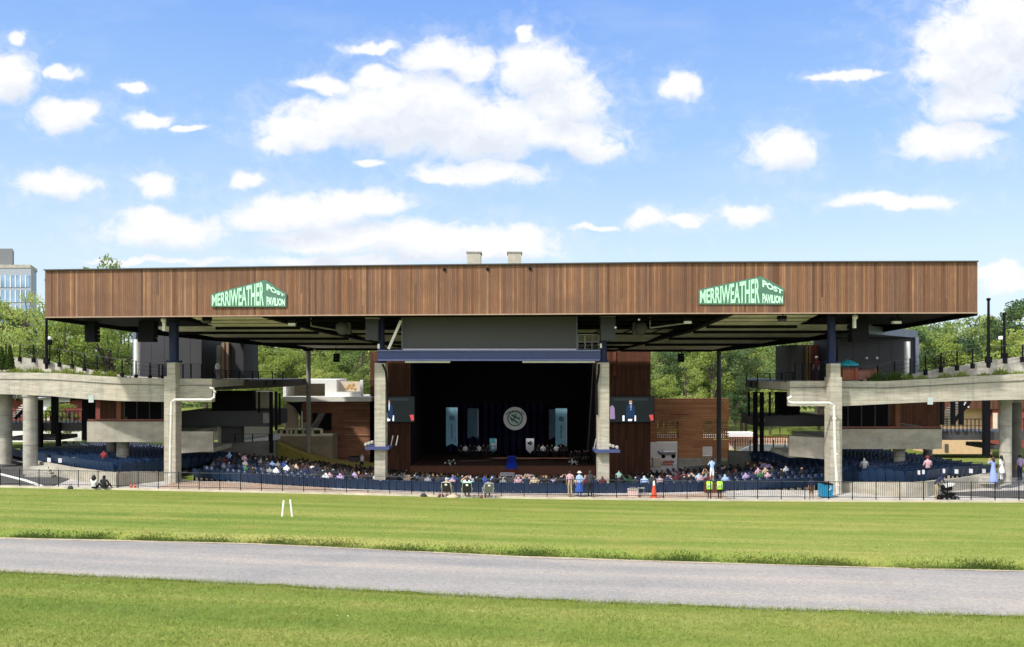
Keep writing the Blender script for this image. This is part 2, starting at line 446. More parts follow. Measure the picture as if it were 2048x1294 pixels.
def grid_mesh(name, xs, ys, zf, mat, kind='structure', inside=None):
    nx, ny = len(xs), len(ys)
    V = [(x, y, zf(x, y)) for y in ys for x in xs]
    Fc = [(j * nx + i, j * nx + i + 1, (j + 1) * nx + i + 1, (j + 1) * nx + i) for j in range(ny - 1) for i in range(nx - 1)
          if inside is None or inside((xs[i] + xs[i + 1]) / 2, (ys[j] + ys[j + 1]) / 2)]
    me = fast_mesh(name, V, Fc, [mat], smooth=True)
    o = bpy.data.objects.new(name, me); COL.objects.link(o); ORG[o] = Vector((0, 0, 0))
    return tag(o, kind=kind)


# grass material: mown turf with pale and dark passes, dry patches
def grass_mat(name, dark=1.0):
    m, t, b = pbr(name, 0.9, 0, 0.12); p = pos(t)
    sp = nd(t, 'ShaderNodeSeparateXYZ'); t.links.new(p, sp.inputs[0])
    rowc = mth(t, 'ADD', sp.outputs[1], mth(t, 'MULTIPLY', sp.outputs[0], 0.14))
    cb = nd(t, 'ShaderNodeCombineXYZ'); t.links.new(mth(t, 'MULTIPLY', sp.outputs[0], 0.045), cb.inputs[0]); t.links.new(mth(t, 'MULTIPLY', rowc, 0.62), cb.inputs[1])
    stripe = noise(t, cb.outputs[0], 1.0, 4, 0.6)
    patch = noise(t, p, 0.42, 8, 0.68)
    fine = noise(t, p, 9.0, 6, 0.75)
    vfine = noise(t, p, 60.0, 3, 0.7)
    c = ramp(t, stripe, [(0.30, (0.116 * dark, 0.176 * dark, 0.028 * dark)), (0.5, (0.190 * dark, 0.236 * dark, 0.044 * dark)), (0.68, (0.285 * dark, 0.282 * dark, 0.078 * dark))])
    c = mixc(t, mth(t, 'MULTIPLY', ramp(t, patch, [(0.52, 0.0), (0.72, 1.0)]), 0.55), c, (0.33 * dark, 0.26 * dark, 0.075 * dark))
    c = mixc(t, mth(t, 'MULTIPLY', ramp(t, patch, [(0.26, 1.0), (0.44, 0.0)]), 0.38), c, (0.085 * dark, 0.145 * dark, 0.014 * dark))
    c = mixc(t, 0.55, c, ramp(t, fine, [(0.30, 0.45), (0.5, 1.0), (0.70, 1.45)]), 'MULTIPLY')
    c = mixc(t, 0.35, c, ramp(t, vfine, [(0.30, 0.4), (0.70, 1.6)]), 'MULTIPLY')
    t.links.new(c, b.inputs['Base Color']); bump(t, b, fine, 0.5, 0.06)
    return m


M_GRASS = grass_mat('mown_grass')
M_FIELD = grass_mat('rough_grass', 0.8)
xs = [-900, -500, -300, -200, -150, -120, -100] + [-90 + 2 * i for i in range(91)] + [100, 120, 150, 200, 300, 500, 900]
ys = [-120, -60, -20, 0, 10, 20, 30, 40, 44] + [46 + 1.25 * i for i in range(52)] + [114, 125, 140, 160, 200, 260, 350, 500, 800, 1500, 3000]
def ground_z(x, y):
    fy = fence_y(x)
    if y < fy + 0.3: return min(SLOPE * (fy - y), 6.0) - 0.5 if y < fy - 2 else -0.12
    return pit(x, y) - 0.09
struct_ground = grid_mesh('ground', xs, ys, ground_z, M_FIELD)

# lawn: its own fine sheet, from behind the camera to the fence
xs = [-60, -50] + [-44 + 0.5 * i for i in range(177)] + [50, 60]
NV = 150
V = []; Fc = []
for j in range(NV + 1):
    t = j / NV; t = t ** 0.8
    for x in xs:
        y = -6 + t * (fence_y(x) + 6); V.append((x, y, lawn_z(x, y)))
nx = len(xs)
for j in range(NV):
    for i in range(nx - 1): Fc.append((j * nx + i, j * nx + i + 1, (j + 1) * nx + i + 1, (j + 1) * nx + i))
o = bpy.data.objects.new('lawn', fast_mesh('lawn', V, Fc, [M_GRASS], smooth=True)); COL.objects.link(o); tag(o, kind='structure')

# service path across the lawn
m, t, b = pbr('worn_asphalt', 0.9, 0, 0.25); p = pos(t)
sp = nd(t, 'ShaderNodeSeparateXYZ'); t.links.new(p, sp.inputs[0])
cbx = nd(t, 'ShaderNodeCombineXYZ'); t.links.new(mth(t, 'MULTIPLY', sp.outputs[0], 0.06), cbx.inputs[0]); t.links.new(mth(t, 'MULTIPLY', mth(t, 'ADD', sp.outputs[1], mth(t, 'MULTIPLY', sp.outputs[0], 0.15)), 0.75), cbx.inputs[1])
lane = noise(t, cbx.outputs[0], 1.0, 3, 0.5)
spk = noise(t, p, 45, 4, 0.8); blot = noise(t, p, 0.9, 6, 0.65)
c = ramp(t, lane, [(0.30, (0.230, 0.216, 0.202)), (0.52, (0.285, 0.264, 0.240)), (0.72, (0.350, 0.304, 0.256))])
c = mixc(t, mth(t, 'MULTIPLY', ramp(t, blot, [(0.50, 0.0), (0.72, 1.0)]), 0.45), c, (0.33, 0.285, 0.235))
c = mixc(t, mth(t, 'MULTIPLY', ramp(t, noise(t, p, 0.28, 5, 0.7), [(0.52, 0.0), (0.66, 1.0)]), 0.35), c, (0.17, 0.168, 0.172))
spk2 = noise(t, p, 11, 5, 0.85)
c = mixc(t, 0.55, c, ramp(t, spk, [(0.30, 0.35), (0.5, 1.0), (0.70, 1.7)]), 'MULTIPLY')
c = mixc(t, 0.55, c, ramp(t, spk2, [(0.34, 0.45), (0.5, 1.0), (0.66, 1.55)]), 'MULTIPLY')
t.links.new(c, b.inputs['Base Color']); bump(t, b, spk, 0.4, 0.01)
M_ASPH = m
V = []; Fc = []; rg = random.Random(3); NP = 220
for i in range(NP + 1):
    x = -42 + 84 * i / NP; a, bb = pnear(x), pfar(x)
    ja = 0.13 * math.sin(x * 2.1) + 0.09 * math.sin(x * 5.7 + 1) + rg.uniform(-0.09, 0.09); jb = 0.07 * math.sin(x * 1.7 + 2) + rg.uniform(-0.05, 0.05)
    for k in range(9):
        y = (a + ja) + (bb + jb - a - ja) * k / 8; V.append((x, y, lawn_z(x, min(max(y, a + 0.01), bb - 0.01)) + 0.02 + 0.03 * math.sin(math.pi * k / 8)))
for i in range(NP):
    for k in range(8): Fc.append((i * 9 + k, (i + 1) * 9 + k, (i + 1) * 9 + k + 1, i * 9 + k + 1))
o = bpy.data.objects.new('path', fast_mesh('path', V, Fc, [M_ASPH], smooth=True)); COL.objects.link(o); tag(o, kind='structure')

# sandy verge: a thin line of bare soil along the far side of the path, and real grass blades on the lawn
M_SOIL = plain('dry_soil', (0.40, 0.33, 0.22), 0.95, 0.3, 6.0)
V = []; Fc = []
for i in range(NP + 1):
    x = -42 + 84 * i / NP; w = max(.02, 0.04 + 0.16 * max(0, math.sin(x * 0.33 + 1.0)) * abs(math.sin(x * 3.1)) + 0.10 * sm(-x, 4, 12) + rg.uniform(-.05, .05))
    for y in (pfar(x) - 0.10 - w, pfar(x) + 0.03): V.append((x, y, lawn_z(x, min(y, pfar(x) - 0.01)) + 0.034))
for i in range(NP): Fc.append((i * 2, i * 2 + 2, i * 2 + 3, i * 2 + 1))
o = bpy.data.objects.new('soil_verge', fast_mesh('soil_verge', V, Fc, [M_SOIL])); COL.objects.link(o); tag(o, kind='structure')


def blade_mat(name, a, b_, c_):
    m, t, b = pbr(name, 0.75, 0, 0.2)
    sp_ = nd(t, 'ShaderNodeNewGeometry')
    n = noise(t, sp_.outputs['Position'], 0.7, 4, 0.6)
    n2 = noise(t, sp_.outputs['Position'], 23.0, 2, 0.6)
    cc = ramp(t, mth(t, 'ADD', mth(t, 'MULTIPLY', n, 0.6), mth(t, 'MULTIPLY', n2, 0.4)), [(0.34, a), (0.5, b_), (0.66, c_)])
    t.links.new(cc, b.inputs['Base Color'])
    tr = nd(t, 'ShaderNodeBsdfTranslucent'); t.links.new(cc, tr.inputs['Color'])
    mx = nd(t, 'ShaderNodeMixShader'); mx.inputs[0].default_value = 0.3
    t.links.new(b.outputs[0], mx.inputs[1]); t.links.new(tr.outputs[0], mx.inputs[2])
    t.links.new(mx.outputs[0], t.nodes['Material Output'].inputs['Surface'])
    return m


M_BLADE = blade_mat('grass_blade', (0.138, 0.200, 0.032), (0.210, 0.260, 0.050), (0.32, 0.318, 0.10))
M_BLADE_D = blade_mat('rough_grass_blade', (0.030, 0.058, 0.011), (0.060, 0.100, 0.016), (0.14, 0.16, 0.034))
rng = np.random.default_rng(5)
LEAN = 1.0
def blades(name, X, Y, h0, h1, w, mat):
    n = len(X); Z = np.array([lawn_z(x, y) for x, y in zip(X, Y)])
    a = rng.uniform(0, 2 * np.pi, n); hh = rng.uniform(h0, h1, n); ln = rng.normal(0, LEAN, (n, 2)) * hh[:, None]
    ww = w * rng.uniform(0.6, 1.4, n); dx, dy = np.cos(a) * ww, np.sin(a) * ww
    P = np.stack([np.stack([X - dx, Y - dy, Z - 0.01], 1), np.stack([X + dx, Y + dy, Z - 0.01], 1), np.stack([X + ln[:, 0], Y + ln[:, 1], Z + hh], 1)], 1).reshape(-1, 3)
    o = bpy.data.objects.new(name, fast_mesh(name, P, np.arange(3 * n).reshape(-1, 3), [mat])); COL.objects.link(o)
    return tag(o, kind='stuff', cat='grass')
def in_view(n, y0, y1, bias=1.0):
    Y = y0 + (y1 - y0) * rng.uniform(0, 1, n) ** bias; X = rng.uniform(-0.80, 0.80, n) * Y
    return X, Y
X, Y = in_view(200000, 11.5, 22.5); F_ = np.array([pnear(x) for x in X]); k = Y < F_ - 0.02 + rng.normal(0, 0.06, len(Y)); X, Y = X[k], Y[k]
tag(blades('near_grass', X, Y, 0.025, 0.07, 0.006, M_BLADE), 'short green and yellow turf in the foreground before the path')
X, Y = in_view(155000, 20, 50); F_ = np.array([pfar(x) for x in X]); G_ = np.array([fence_y(x) for x in X]); k = (Y > F_ + 0.15) & (Y < G_ - 0.25); X, Y = X[k], Y[k]
tag(blades('far_grass', X, Y, 0.02, 0.05, 0.010, M_BLADE), 'mown turf between the path and the black fence')
LEAN = 0.8
n = 72000; X = rng.uniform(-23, 21, n); off = np.abs(rng.normal(0, 0.30, n)) + 0.12 * np.sin(X * 1.3) * np.sin(X * .37); keep = rng.uniform(0, 1, n) < .55 + .5 * np.sin(X * 2.3) * np.sin(X * .71 + 1); X, off = X[keep], off[keep]; Y = np.array([pfar(x) for x in X]) + off
tag(blades('verge_grass', X, Y, 0.02, 0.095, 0.010, M_BLADE_D), 'long dark unmown grass on the bank along the far edge of the path')
n = 9000; X = rng.uniform(-13, 12, n); Y = np.array([pnear(x) for x in X]) - np.abs(rng.normal(0, 0.12, n)) + 0.05
tag(blades('edge_grass', X, Y, 0.05, 0.14, 0.006, M_BLADE), 'ragged taller tufts along the near edge of the path')
M_DAISY = plain('pale_clover', (0.60, 0.57, 0.40), 0.8)
n = 80; X, Y = in_view(n, 13, 40); k = [(y < pnear(x) - .3) or (y > pfar(x) + 1.2 and y < fence_y(x) - 2) for x, y in zip(X, Y)]; X, Y = X[k], Y[k]
mbd = MB()
for x, y in zip(X, Y):
    for _ in range(rg.randint(1, 3)):
        xx, yy_ = x + rg.gauss(0, .08), y + rg.gauss(0, .08); mbd.ball((xx, yy_, lawn_z(xx, yy_) + 0.05), rg.uniform(0.006, 0.013), 4, sz=0.5)
tag(mbd.build('clover_flowers', M_DAISY), 'scattered pale clover heads and straw bits in the lawn', 'flowers', kind='stuff')

# concourse, its paving, the kerb under the fence
xs = [-60 + 1.0 * i for i in range(121)]
V = []; Fc = []; NJ = 12
for j in range(NJ + 1):
    for x in xs: V.append((x, fence_y(x) + 0.05 + 13.0 * j / NJ, 0.0))
for j in range(NJ):
    for i in range(len(xs) - 1):
        if j < 4 or abs(xs[i] + 0.5) > 24: Fc.append((j * len(xs) + i, j * len(xs) + i + 1, (j + 1) * len(xs) + i + 1, (j + 1) * len(xs) + i))
o = bpy.data.objects.new('concourse', fast_mesh('concourse', V, Fc, [M_PAVE_G])); COL.objects.link(o); tag(o, kind='structure')
m, t, b = pbr('pink_pavers', 0.85, 0, 0.2); p = pos(t)
bk = nd(t, 'ShaderNodeTexBrick'); t.links.new(p, bk.inputs['Vector']); bk.inputs['Scale'].default_value = 2.6
bk.inputs['Color1'].default_value = (0.36, 0.25, 0.19, 1); bk.inputs['Color2'].default_value = (0.44, 0.33, 0.255, 1); bk.inputs['Mortar'].default_value = (0.24, 0.20, 0.17, 1)
n_ = noise(t, p, 1.1, 5, 0.6)
t.links.new(mixc(t, 0.5, bk.outputs[0], ramp(t, n_, [(0.3, 0.65), (0.7, 1.35)]), 'MULTIPLY'), b.inputs['Base Color'])
V = []; Fc = []; xx = [-23 + 0.5 * i for i in range(73)]
for x in xx:
    a = fence_y(x) + 0.4; r = CY - math.sqrt(max(1, (RB + 0.5) ** 2 - (x - CX) ** 2)); e = max(a + .05, min(r, a + 4.2) if x > -12 else a + 3.6)
    V += [(x, a, 0.005), (x, e, 0.005)]
for i in range(len(xx) - 1): Fc.append((2 * i, 2 * i + 2, 2 * i + 3, 2 * i + 1))
o = bpy.data.objects.new('paving', fast_mesh('paving', V, Fc, [m])); COL.objects.link(o); tag(o, kind='structure')
M_KERB = concrete('pale_kerb_stone', (0.52, 0.47, 0.36), stain=0.1)
mb = MB()
for x in xs[10:-11]:
    y0, y1 = fence_y(x), fence_y(x + 1)
    mb.hexa([(x, y0 - .16, -.1), (x + 1, y1 - .16, -.1), (x + 1, y1 + .14, -.1), (x, y0 + .14, -.1), (x, y0 - .16, .13), (x + 1, y1 - .16, .13), (x + 1, y1 + .14, .13), (x, y0 + .14, .13)])
struct('kerb', mb, M_KERB, weld=True)
M_ASPH_SHADE = concrete('dark_asphalt_and_shade', (0.085, 0.083, 0.08), stain=0.1)
mb = MB().prism([(-62, 55.5), (-30.0, fence_y(-30) + .5), (-31.5, 58.5), (-38, 70), (-62, 74)], 0.005, 0.13 - .1); struct('asphalt', mb, M_ASPH_SHADE)
mb = MB().prism([(60, 45.9), (33, 46.6), (25.0, 49.4), (30, 50.5), (60, 52)], 0.005, 0.022); struct('asphalt', mb, M_ASPH_SHADE)  # dark sheet painting in the diagonal shade across the concourse
mb = MB()
pts = [at(-60, 936, 61.0), at(0, 945, 58.0), at(50, 960, 54.8), at(85, 975.5, 52.0)]
for a, b_ in zip(pts[:-1], pts[1:]): mb.bar((a.x, a.y, .08), (b_.x, b_.y, .07), .10, .12)
one('white_kerb', mb, M_WHITE, 'thin white kerb line running diagonally over the dark asphalt at far left', 'kerb')
# floor of the seating bowl
xs2 = [-26 + 0.5 * i for i in range(103)]; ys2 = [48.6 + 0.6 * i for i in range(51)]
grid_mesh('seating_floor', xs2, ys2, lambda x, y: pit(x, y) - 0.012, M_CONC_D,
          inside=lambda x, y: math.hypot(x - CX, y - CY) < RB + 0.6 and -25.0 + (y - 55) * 0.45 < x < 23.6 - (y - 55) * 0.45)

# ------------------------------------------------------------------ black fence along the concourse
fence = thing('black_fence', 'long low black picket fence on the kerb between lawn and concourse', 'fence', (0, fence_y(0), 0.13))
xs_p = []; x = -36.0
while x < 33.5: xs_p.append(x); x += 1.36
for x in xs_p:
    MB().box(x - .022, x + .022, fence_y(x) - .02, fence_y(x) + .02, .12, 1.22).build('post', M_BLACK, fence)
mb = MB(); lo_r = MB(); pk = MB()
M_RAIL = plain('grey_satin_rail', (0.045, 0.05, 0.06), 0.28, 0.1, spec=0.6)
for a, b_ in zip(xs_p[:-1], xs_p[1:]):
    mb.bar((a, fence_y(a), 1.17), (b_, fence_y(b_), 1.17), .034); lo_r.bar((a, fence_y(a), .27), (b_, fence_y(b_), .27), .028)
    for k in range(1, 11):
        x = a + (b_ - a) * k / 11; y = fence_y(a) + (fence_y(b_) - fence_y(a)) * k / 11; pk.box(x - .006, x + .006, y - .006, y + .006, .27, 1.17)
mb.build('top_rail', M_RAIL, fence); lo_r.build('bottom_rail', M_BLACK, fence); pk.build('pickets', M_BLACK, fence)

# ------------------------------------------------------------------ the big roof
FAS = [(90, 51.45), (640, 49.45), (1024, 48.5), (1360, 47.65), (1955, 47.25)]
FW = [(wx(px, Y), Y) for px, Y in FAS]
def fas_y(x): return interp(x, FW)
ZB, ZT = 10.99, 14.03
LE = [FW[0], (-27.6, 61.5), (-19.3, 76.0)]; RE = [FW[-1], (26.4, 58.5), (19.7, 76.0)]
def edge(E, s):
    return (E[0][0] + (E[1][0] - E[0][0]) * s * 2, E[0][1] + (E[1][1] - E[0][1]) * s * 2) if s < 0.5 else (E[1][0] + (E[2][0] - E[1][0]) * (s * 2 - 1), E[1][1] + (E[2][1] - E[1][1]) * (s * 2 - 1))
def roof_pt(u, s):     # u 0..1 left to right, s 0..1 front to back
    a, b_ = edge(LE, s), edge(RE, s); x = a[0] + (b_[0] - a[0]) * u; y = a[1] + (b_[1] - a[1]) * u
    xf = FW[0][0] + (FW[-1][0] - FW[0][0]) * u; lin = FW[0][1] + (FW[-1][1] - FW[0][1]) * u
    return x, y + (fas_y(xf) - lin) * (1 - s)
def soff(x, y): return ZB - 0.0556 * (y - fas_y(x))
roof = thing('pavilion_roof', 'huge flat pavilion roof with a wide brown timber fascia over the seats', 'roof', (-1.2, 60, 9.5))
mb = MB()
NF = 40
fx = [FW[0][0] + (FW[-1][0] - FW[0][0]) * i / NF for i in range(NF + 1)]
fx = sorted(set(fx + [p_[0] for p_ in FW]))
for a, b_ in zip(fx[:-1], fx[1:]):
    mb.hexa([(a, fas_y(a), ZB), (b_, fas_y(b_), ZB), (b_, fas_y(b_) + .35, ZB), (a, fas_y(a) + .35, ZB), (a, fas_y(a), ZT), (b_, fas_y(b_), ZT), (b_, fas_y(b_) + .35, ZT), (a, fas_y(a) + .35, ZT)])
mb.build('fascia', M_WOOD, roof, weld=True)
mb = MB(); lip = MB()
for a, b_ in zip(fx[:-1], fx[1:]):
    mb.bar((a, fas_y(a) + .12, ZT + .035), (b_, fas_y(b_) + .12, ZT + .035), .52, .07)
    lip.bar((a, fas_y(a) - .03, ZB + .035), (b_, fas_y(b_) - .03, ZB + .035), .05, .065)
mb.build('coping', M_DARKM, roof); lip.build('drip_edge', plain('pale_drip_edge', (0.34, 0.24, 0.17), 0.6), roof)
V = []; Fc = []; NU, NS = 14, 10
for j in range(NS + 1):
    for i in range(NU + 1):
        x, y = roof_pt(i / NU, j / NS); V.append((x, y + (.36 if j == 0 else 0), soff(x, y) + 1.25))
for j in range(NS + 1):
    for i in range(NU + 1):
        x, y = roof_pt(i / NU, j / NS); s = j / NS; V.append((x, y + (.36 if j == 0 else 0), 13.6 - 2.0 * s))
k = (NU + 1) * (NS + 1); q = lambda j, i: j * (NU + 1) + i
for j in range(NS):
    for i in range(NU):
        Fc.append((q(j, i), q(j, i + 1), q(j + 1, i + 1), q(j + 1, i))); Fc.append((k + q(j, i), k + q(j + 1, i), k + q(j + 1, i + 1), k + q(j, i + 1)))
for j in range(NS):
    for i in (0, NU): Fc.append((q(j, i), q(j + 1, i), k + q(j + 1, i), k + q(j, i)))
for i in range(NU):
    for j in (0, NS): Fc.append((q(j, i), q(j, i + 1), k + q(j, i + 1), k + q(j, i)))
MB().add(V, Fc).build('roof_deck', [M_ROOFTOP], roof)
# dark ceiling under the middle and front strip; cream saw-tooth panels in the side bays
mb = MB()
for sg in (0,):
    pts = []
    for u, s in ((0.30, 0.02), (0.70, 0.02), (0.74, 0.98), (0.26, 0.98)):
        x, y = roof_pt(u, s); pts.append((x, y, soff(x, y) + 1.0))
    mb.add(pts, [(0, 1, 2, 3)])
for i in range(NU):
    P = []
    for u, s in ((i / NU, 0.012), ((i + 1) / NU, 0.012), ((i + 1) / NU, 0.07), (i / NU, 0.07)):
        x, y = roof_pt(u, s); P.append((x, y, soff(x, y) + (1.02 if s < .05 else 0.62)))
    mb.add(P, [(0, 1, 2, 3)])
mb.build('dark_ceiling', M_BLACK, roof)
def bay(u0, u1, rows):
    for s0, s1, top, bot in rows:
        pm = MB(); n = 10
        for i in range(n):
            P = []
            for u, s, dz in ((u0 + (u1 - u0) * i / n, s0, top), (u0 + (u1 - u0) * (i + 1) / n, s0, top), (u0 + (u1 - u0) * (i + 1) / n, s1, bot), (u0 + (u1 - u0) * i / n, s1, bot)):
                x, y = roof_pt(u, s); P.append((x, y, soff(x, y) + dz))
            pm.hexa(P + [(a, b_, c_ + .08) for a, b_, c_ in P])
        pm.build('ceiling_panel', M_CREAM, roof)
        bm_ = MB()
        p0 = roof_pt(u0, s1 + .008); p1 = roof_pt(u1, s1 + .008); pm_ = roof_pt((u0 + u1) / 2, s1 + .008)
        for a, b_ in ((p0, pm_), (pm_, p1)): bm_.bar((*a, soff(*a) + bot - .02), (*b_, soff(*b_) + bot - .02), .26, .34)
        bm_.build('purlin', M_BLACK, roof)
A_ROWS = [(0.06, 0.30, 0.62, 0.06), (0.325, 0.46, 0.34, 0.06), (0.485, 0.62, 0.30, 0.04), (0.645, 0.78, 0.26, 0.03), (0.805, 0.97, 0.24, 0.02)]
B_ROWS = [(0.55, 0.74, 0.46, 0.06), (0.765, 0.86, 0.28, 0.05), (0.88, 0.97, 0.24, 0.02)]
bay(0.135, 0.245, A_ROWS[:1]); bay(0.755, 0.865, A_ROWS[:1]); bay(0.03, 0.245, A_ROWS[1:]); bay(0.755, 0.97, A_ROWS[1:])
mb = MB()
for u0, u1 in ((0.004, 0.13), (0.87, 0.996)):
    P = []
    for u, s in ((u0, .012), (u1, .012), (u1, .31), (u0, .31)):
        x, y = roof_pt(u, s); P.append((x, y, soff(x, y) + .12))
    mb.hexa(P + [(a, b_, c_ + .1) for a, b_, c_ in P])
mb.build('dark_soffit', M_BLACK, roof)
for u0, u1 in ((0.135, 0.245), (0.755, 0.865)):      # small bridging and a pipe rack hung under the first cream panels
    for s in (0.10, 0.15, 0.20, 0.25):
        g = MB(); P = [roof_pt(u0 + (u1 - u0) * i / 6, s) for i in range(7)]
        for a, b_ in zip(P[:-1], P[1:]): g.bar((*a, soff(*a) + .50 - 2.0 * (s - .1)), (*b_, soff(*b_) + .50 - 2.0 * (s - .1)), .07, .09)
        g.build('bridging_bar', M_BLACK, roof)
bay(0.255, 0.40, B_ROWS); bay(0.60, 0.745, B_ROWS)
for u in (0.25, 0.75):
    g = MB(); n = 8
    for i in range(n):
        s0, s1 = 0.03 + 0.95 * i / n, 0.03 + 0.95 * (i + 1) / n; a, b_ = roof_pt(u, s0), roof_pt(u, s1)
        g.bar((*a, soff(*a) + .42), (*b_, soff(*b_) + .42), .5, .84)
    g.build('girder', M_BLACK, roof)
for E in (LE, RE):
    g = MB()
    for s0, s1 in ((0.01, .25), (.25, .5), (.5, .75), (.75, 1.0)):
        a, b_ = edge(E, s0), edge(E, s1); g.bar((*a, soff(*a) + .55), (*b_, soff(*b_) + .55), .3, 1.3)
    g.build('edge_beam', M_BLACK, roof)
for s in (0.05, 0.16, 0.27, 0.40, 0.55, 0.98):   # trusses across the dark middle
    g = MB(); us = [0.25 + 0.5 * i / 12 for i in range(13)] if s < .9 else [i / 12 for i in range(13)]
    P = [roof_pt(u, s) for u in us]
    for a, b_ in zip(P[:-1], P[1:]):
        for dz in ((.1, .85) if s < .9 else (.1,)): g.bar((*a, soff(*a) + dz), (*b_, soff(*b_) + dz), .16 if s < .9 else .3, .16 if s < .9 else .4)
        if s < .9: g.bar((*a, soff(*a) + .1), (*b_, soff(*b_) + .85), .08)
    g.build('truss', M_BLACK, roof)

for nm, px in (('left', 950), ('right', 1031)):
    hv = thing('rooftop_unit', 'pale beige boxy ventilation unit on the roof, %s' % ('nearer the left sign' if nm == 'left' else 'nearer the right sign'), 'ventilation unit', (wx(px, 55), 55, 13.4), 'ventilation units on the roof')
    x = wx(px, 55); z1 = wz(507, 55)
    MB().box(x - .52, x + .40, 54.6, 56, 14.5, z1).box(x - .50, x + .38, 54.65, 55.95, 13.0, 14.2).build('housing', plain('grey_beige_housing', (0.42, 0.39, 0.31), .7), hv)
    MB().box(x - .48, x + .36, 54.7, 55.9, 14.2, 14.5).build('intake_gap', M_BLACK, hv)
    MB().box(x - .58, x + .46, 54.55, 56.05, z1, z1 + .08).build('lid', M_CONC2, hv)
    MB().box(x + .40, x + .62, 54.9, 55.6, 13.9, 14.6).build('side_duct', M_DARKM, hv)
for px in (888, 975, 1060):
    x = wx(px, 48.5); y = fas_y(x)
    one('wall_hook', MB().lathe((x, y - .06, 13.78), [(.05, -.06), (.10, -.02), (.10, .03), (.03, .07)], 8, axis='y'), M_BLACK,
        {888: 'small dark bracket at the top of the fascia, left of three', 975: 'small dark bracket at the top of the fascia, middle of three', 1060: 'small dark bracket at the top of the fascia, right of three'}[px], 'bracket', 'brackets along the top of the fascia')

# ------------------------------------------------------------------ signs on the fascia
def text_verts(s, bold=0.03, size=1.0):
    c = bpy.data.curves.new('tmp', 'FONT'); c.body = s; c.size = size; c.extrude = 0.02; c.offset = bold; c.resolution_u = 3
    o = bpy.data.objects.new('tmp', c); COL.objects.link(o); bpy.context.view_layer.update()
    me = bpy.data.meshes.new_from_object(o.evaluated_get(bpy.context.evaluated_depsgraph_get()))
    V = np.array([v.co[:] for v in me.vertices]); Fc = [list(p_.vertices) for p_ in me.polygons]
    bpy.data.objects.remove(o); bpy.data.curves.remove(c); bpy.data.meshes.remove(me)
    lo, hi = V.min(0), V.max(0)
    return (V - lo) / np.maximum(hi - lo, 1e-9), Fc


M_SIGN = plain('dark_teal_sign_board', (0.078, 0.175, 0.122), 0.8, 0.15)
M_LET = plain('mint_green_lettering', (0.42, 0.72, 0.50), 0.8, 0.12, 1.5)
M_LET2 = plain('pale_green_lettering', (0.50, 0.74, 0.58), 0.8, 0.08)
def sign(lab, P):
    xa, ya, xm, ym, xr, yr, yb = P     # left edge, its top; apex; right edge, its top; base row
    Yc = fas_y(wx((xa + xr) / 2, 48.5))
    def pt(px, py, d):
        Y = fas_y(wx(px, 48.5)); q_ = at(px, py, Y); return Vector((q_.x, Y - d, q_.z))
    sg = thing('pavilion_sign', lab, 'sign', tuple(pt((xa + xr) / 2, yb, .05)), 'signs on the fascia')
    outl = [(xa, ya), (xm, ym), (xr, yr), (xr, yb), (xa, yb)]
    MB().plate([pt(a, b_, .07) for a, b_ in outl], .06).build('board', M_SIGN, sg)
    def word(s, x0, x1, tf, bf, mat, nm, sub=0.0):
        V_, Fc_ = text_verts(s, 0.025 + sub); out_ = []
        for u, v, w in V_:
            px = x0 + (x1 - x0) * u; t_, bt = tf(px), bf(px); out_.append(tuple(pt(px, bt + (t_ - bt) * v, .080 + .012 * w)))
        MB().add(out_, Fc_).build(nm, mat, sg)
    top_l = lambda px: ya + 2.6 + (ym - ya) * (px - xa) / (xm - xa)
    top_r = lambda px: ym + 5.0 + (yr - ym) * (px - xm) / (xr - xm)
    base = lambda px: yb - 2.2
    word('MERRIWEATHER', xa + 2.5, xm - 2.5, top_l, base, M_LET, 'first_word')
    hgt = yb - ym
    lowp = lambda px: ym + hgt * .36 + (hgt * .30) * (px - xm) / (xr - xm)
    word('POST', xm + 3, xr - 2.5, top_r, lowp, M_LET2, 'second_word', .018)
    word('PAVILION', xm + 3, xr - 2.5, lambda px: ym + hgt * .60 + (hgt * .12) * (px - xm) / (xr - xm), base, M_LET2, 'third_word', .018)
sign('green MERRIWEATHER POST PAVILION sign on the fascia above the left terrace', (422.5, 588.5, 531, 560, 573, 587, 614))
sign('green MERRIWEATHER POST PAVILION sign on the fascia above the right terrace', (1397, 579.5, 1521, 552.5, 1567, 577, 609))
V = []; Fc = []; xx = [12.5 + .5 * i for i in range(27)]; yy2 = [71 + 1.0 * i for i in range(21)]
grid_mesh('service_yard', xx, yy2, lambda x, y: pit(x, y) + 0.03, M_PAVE_G)

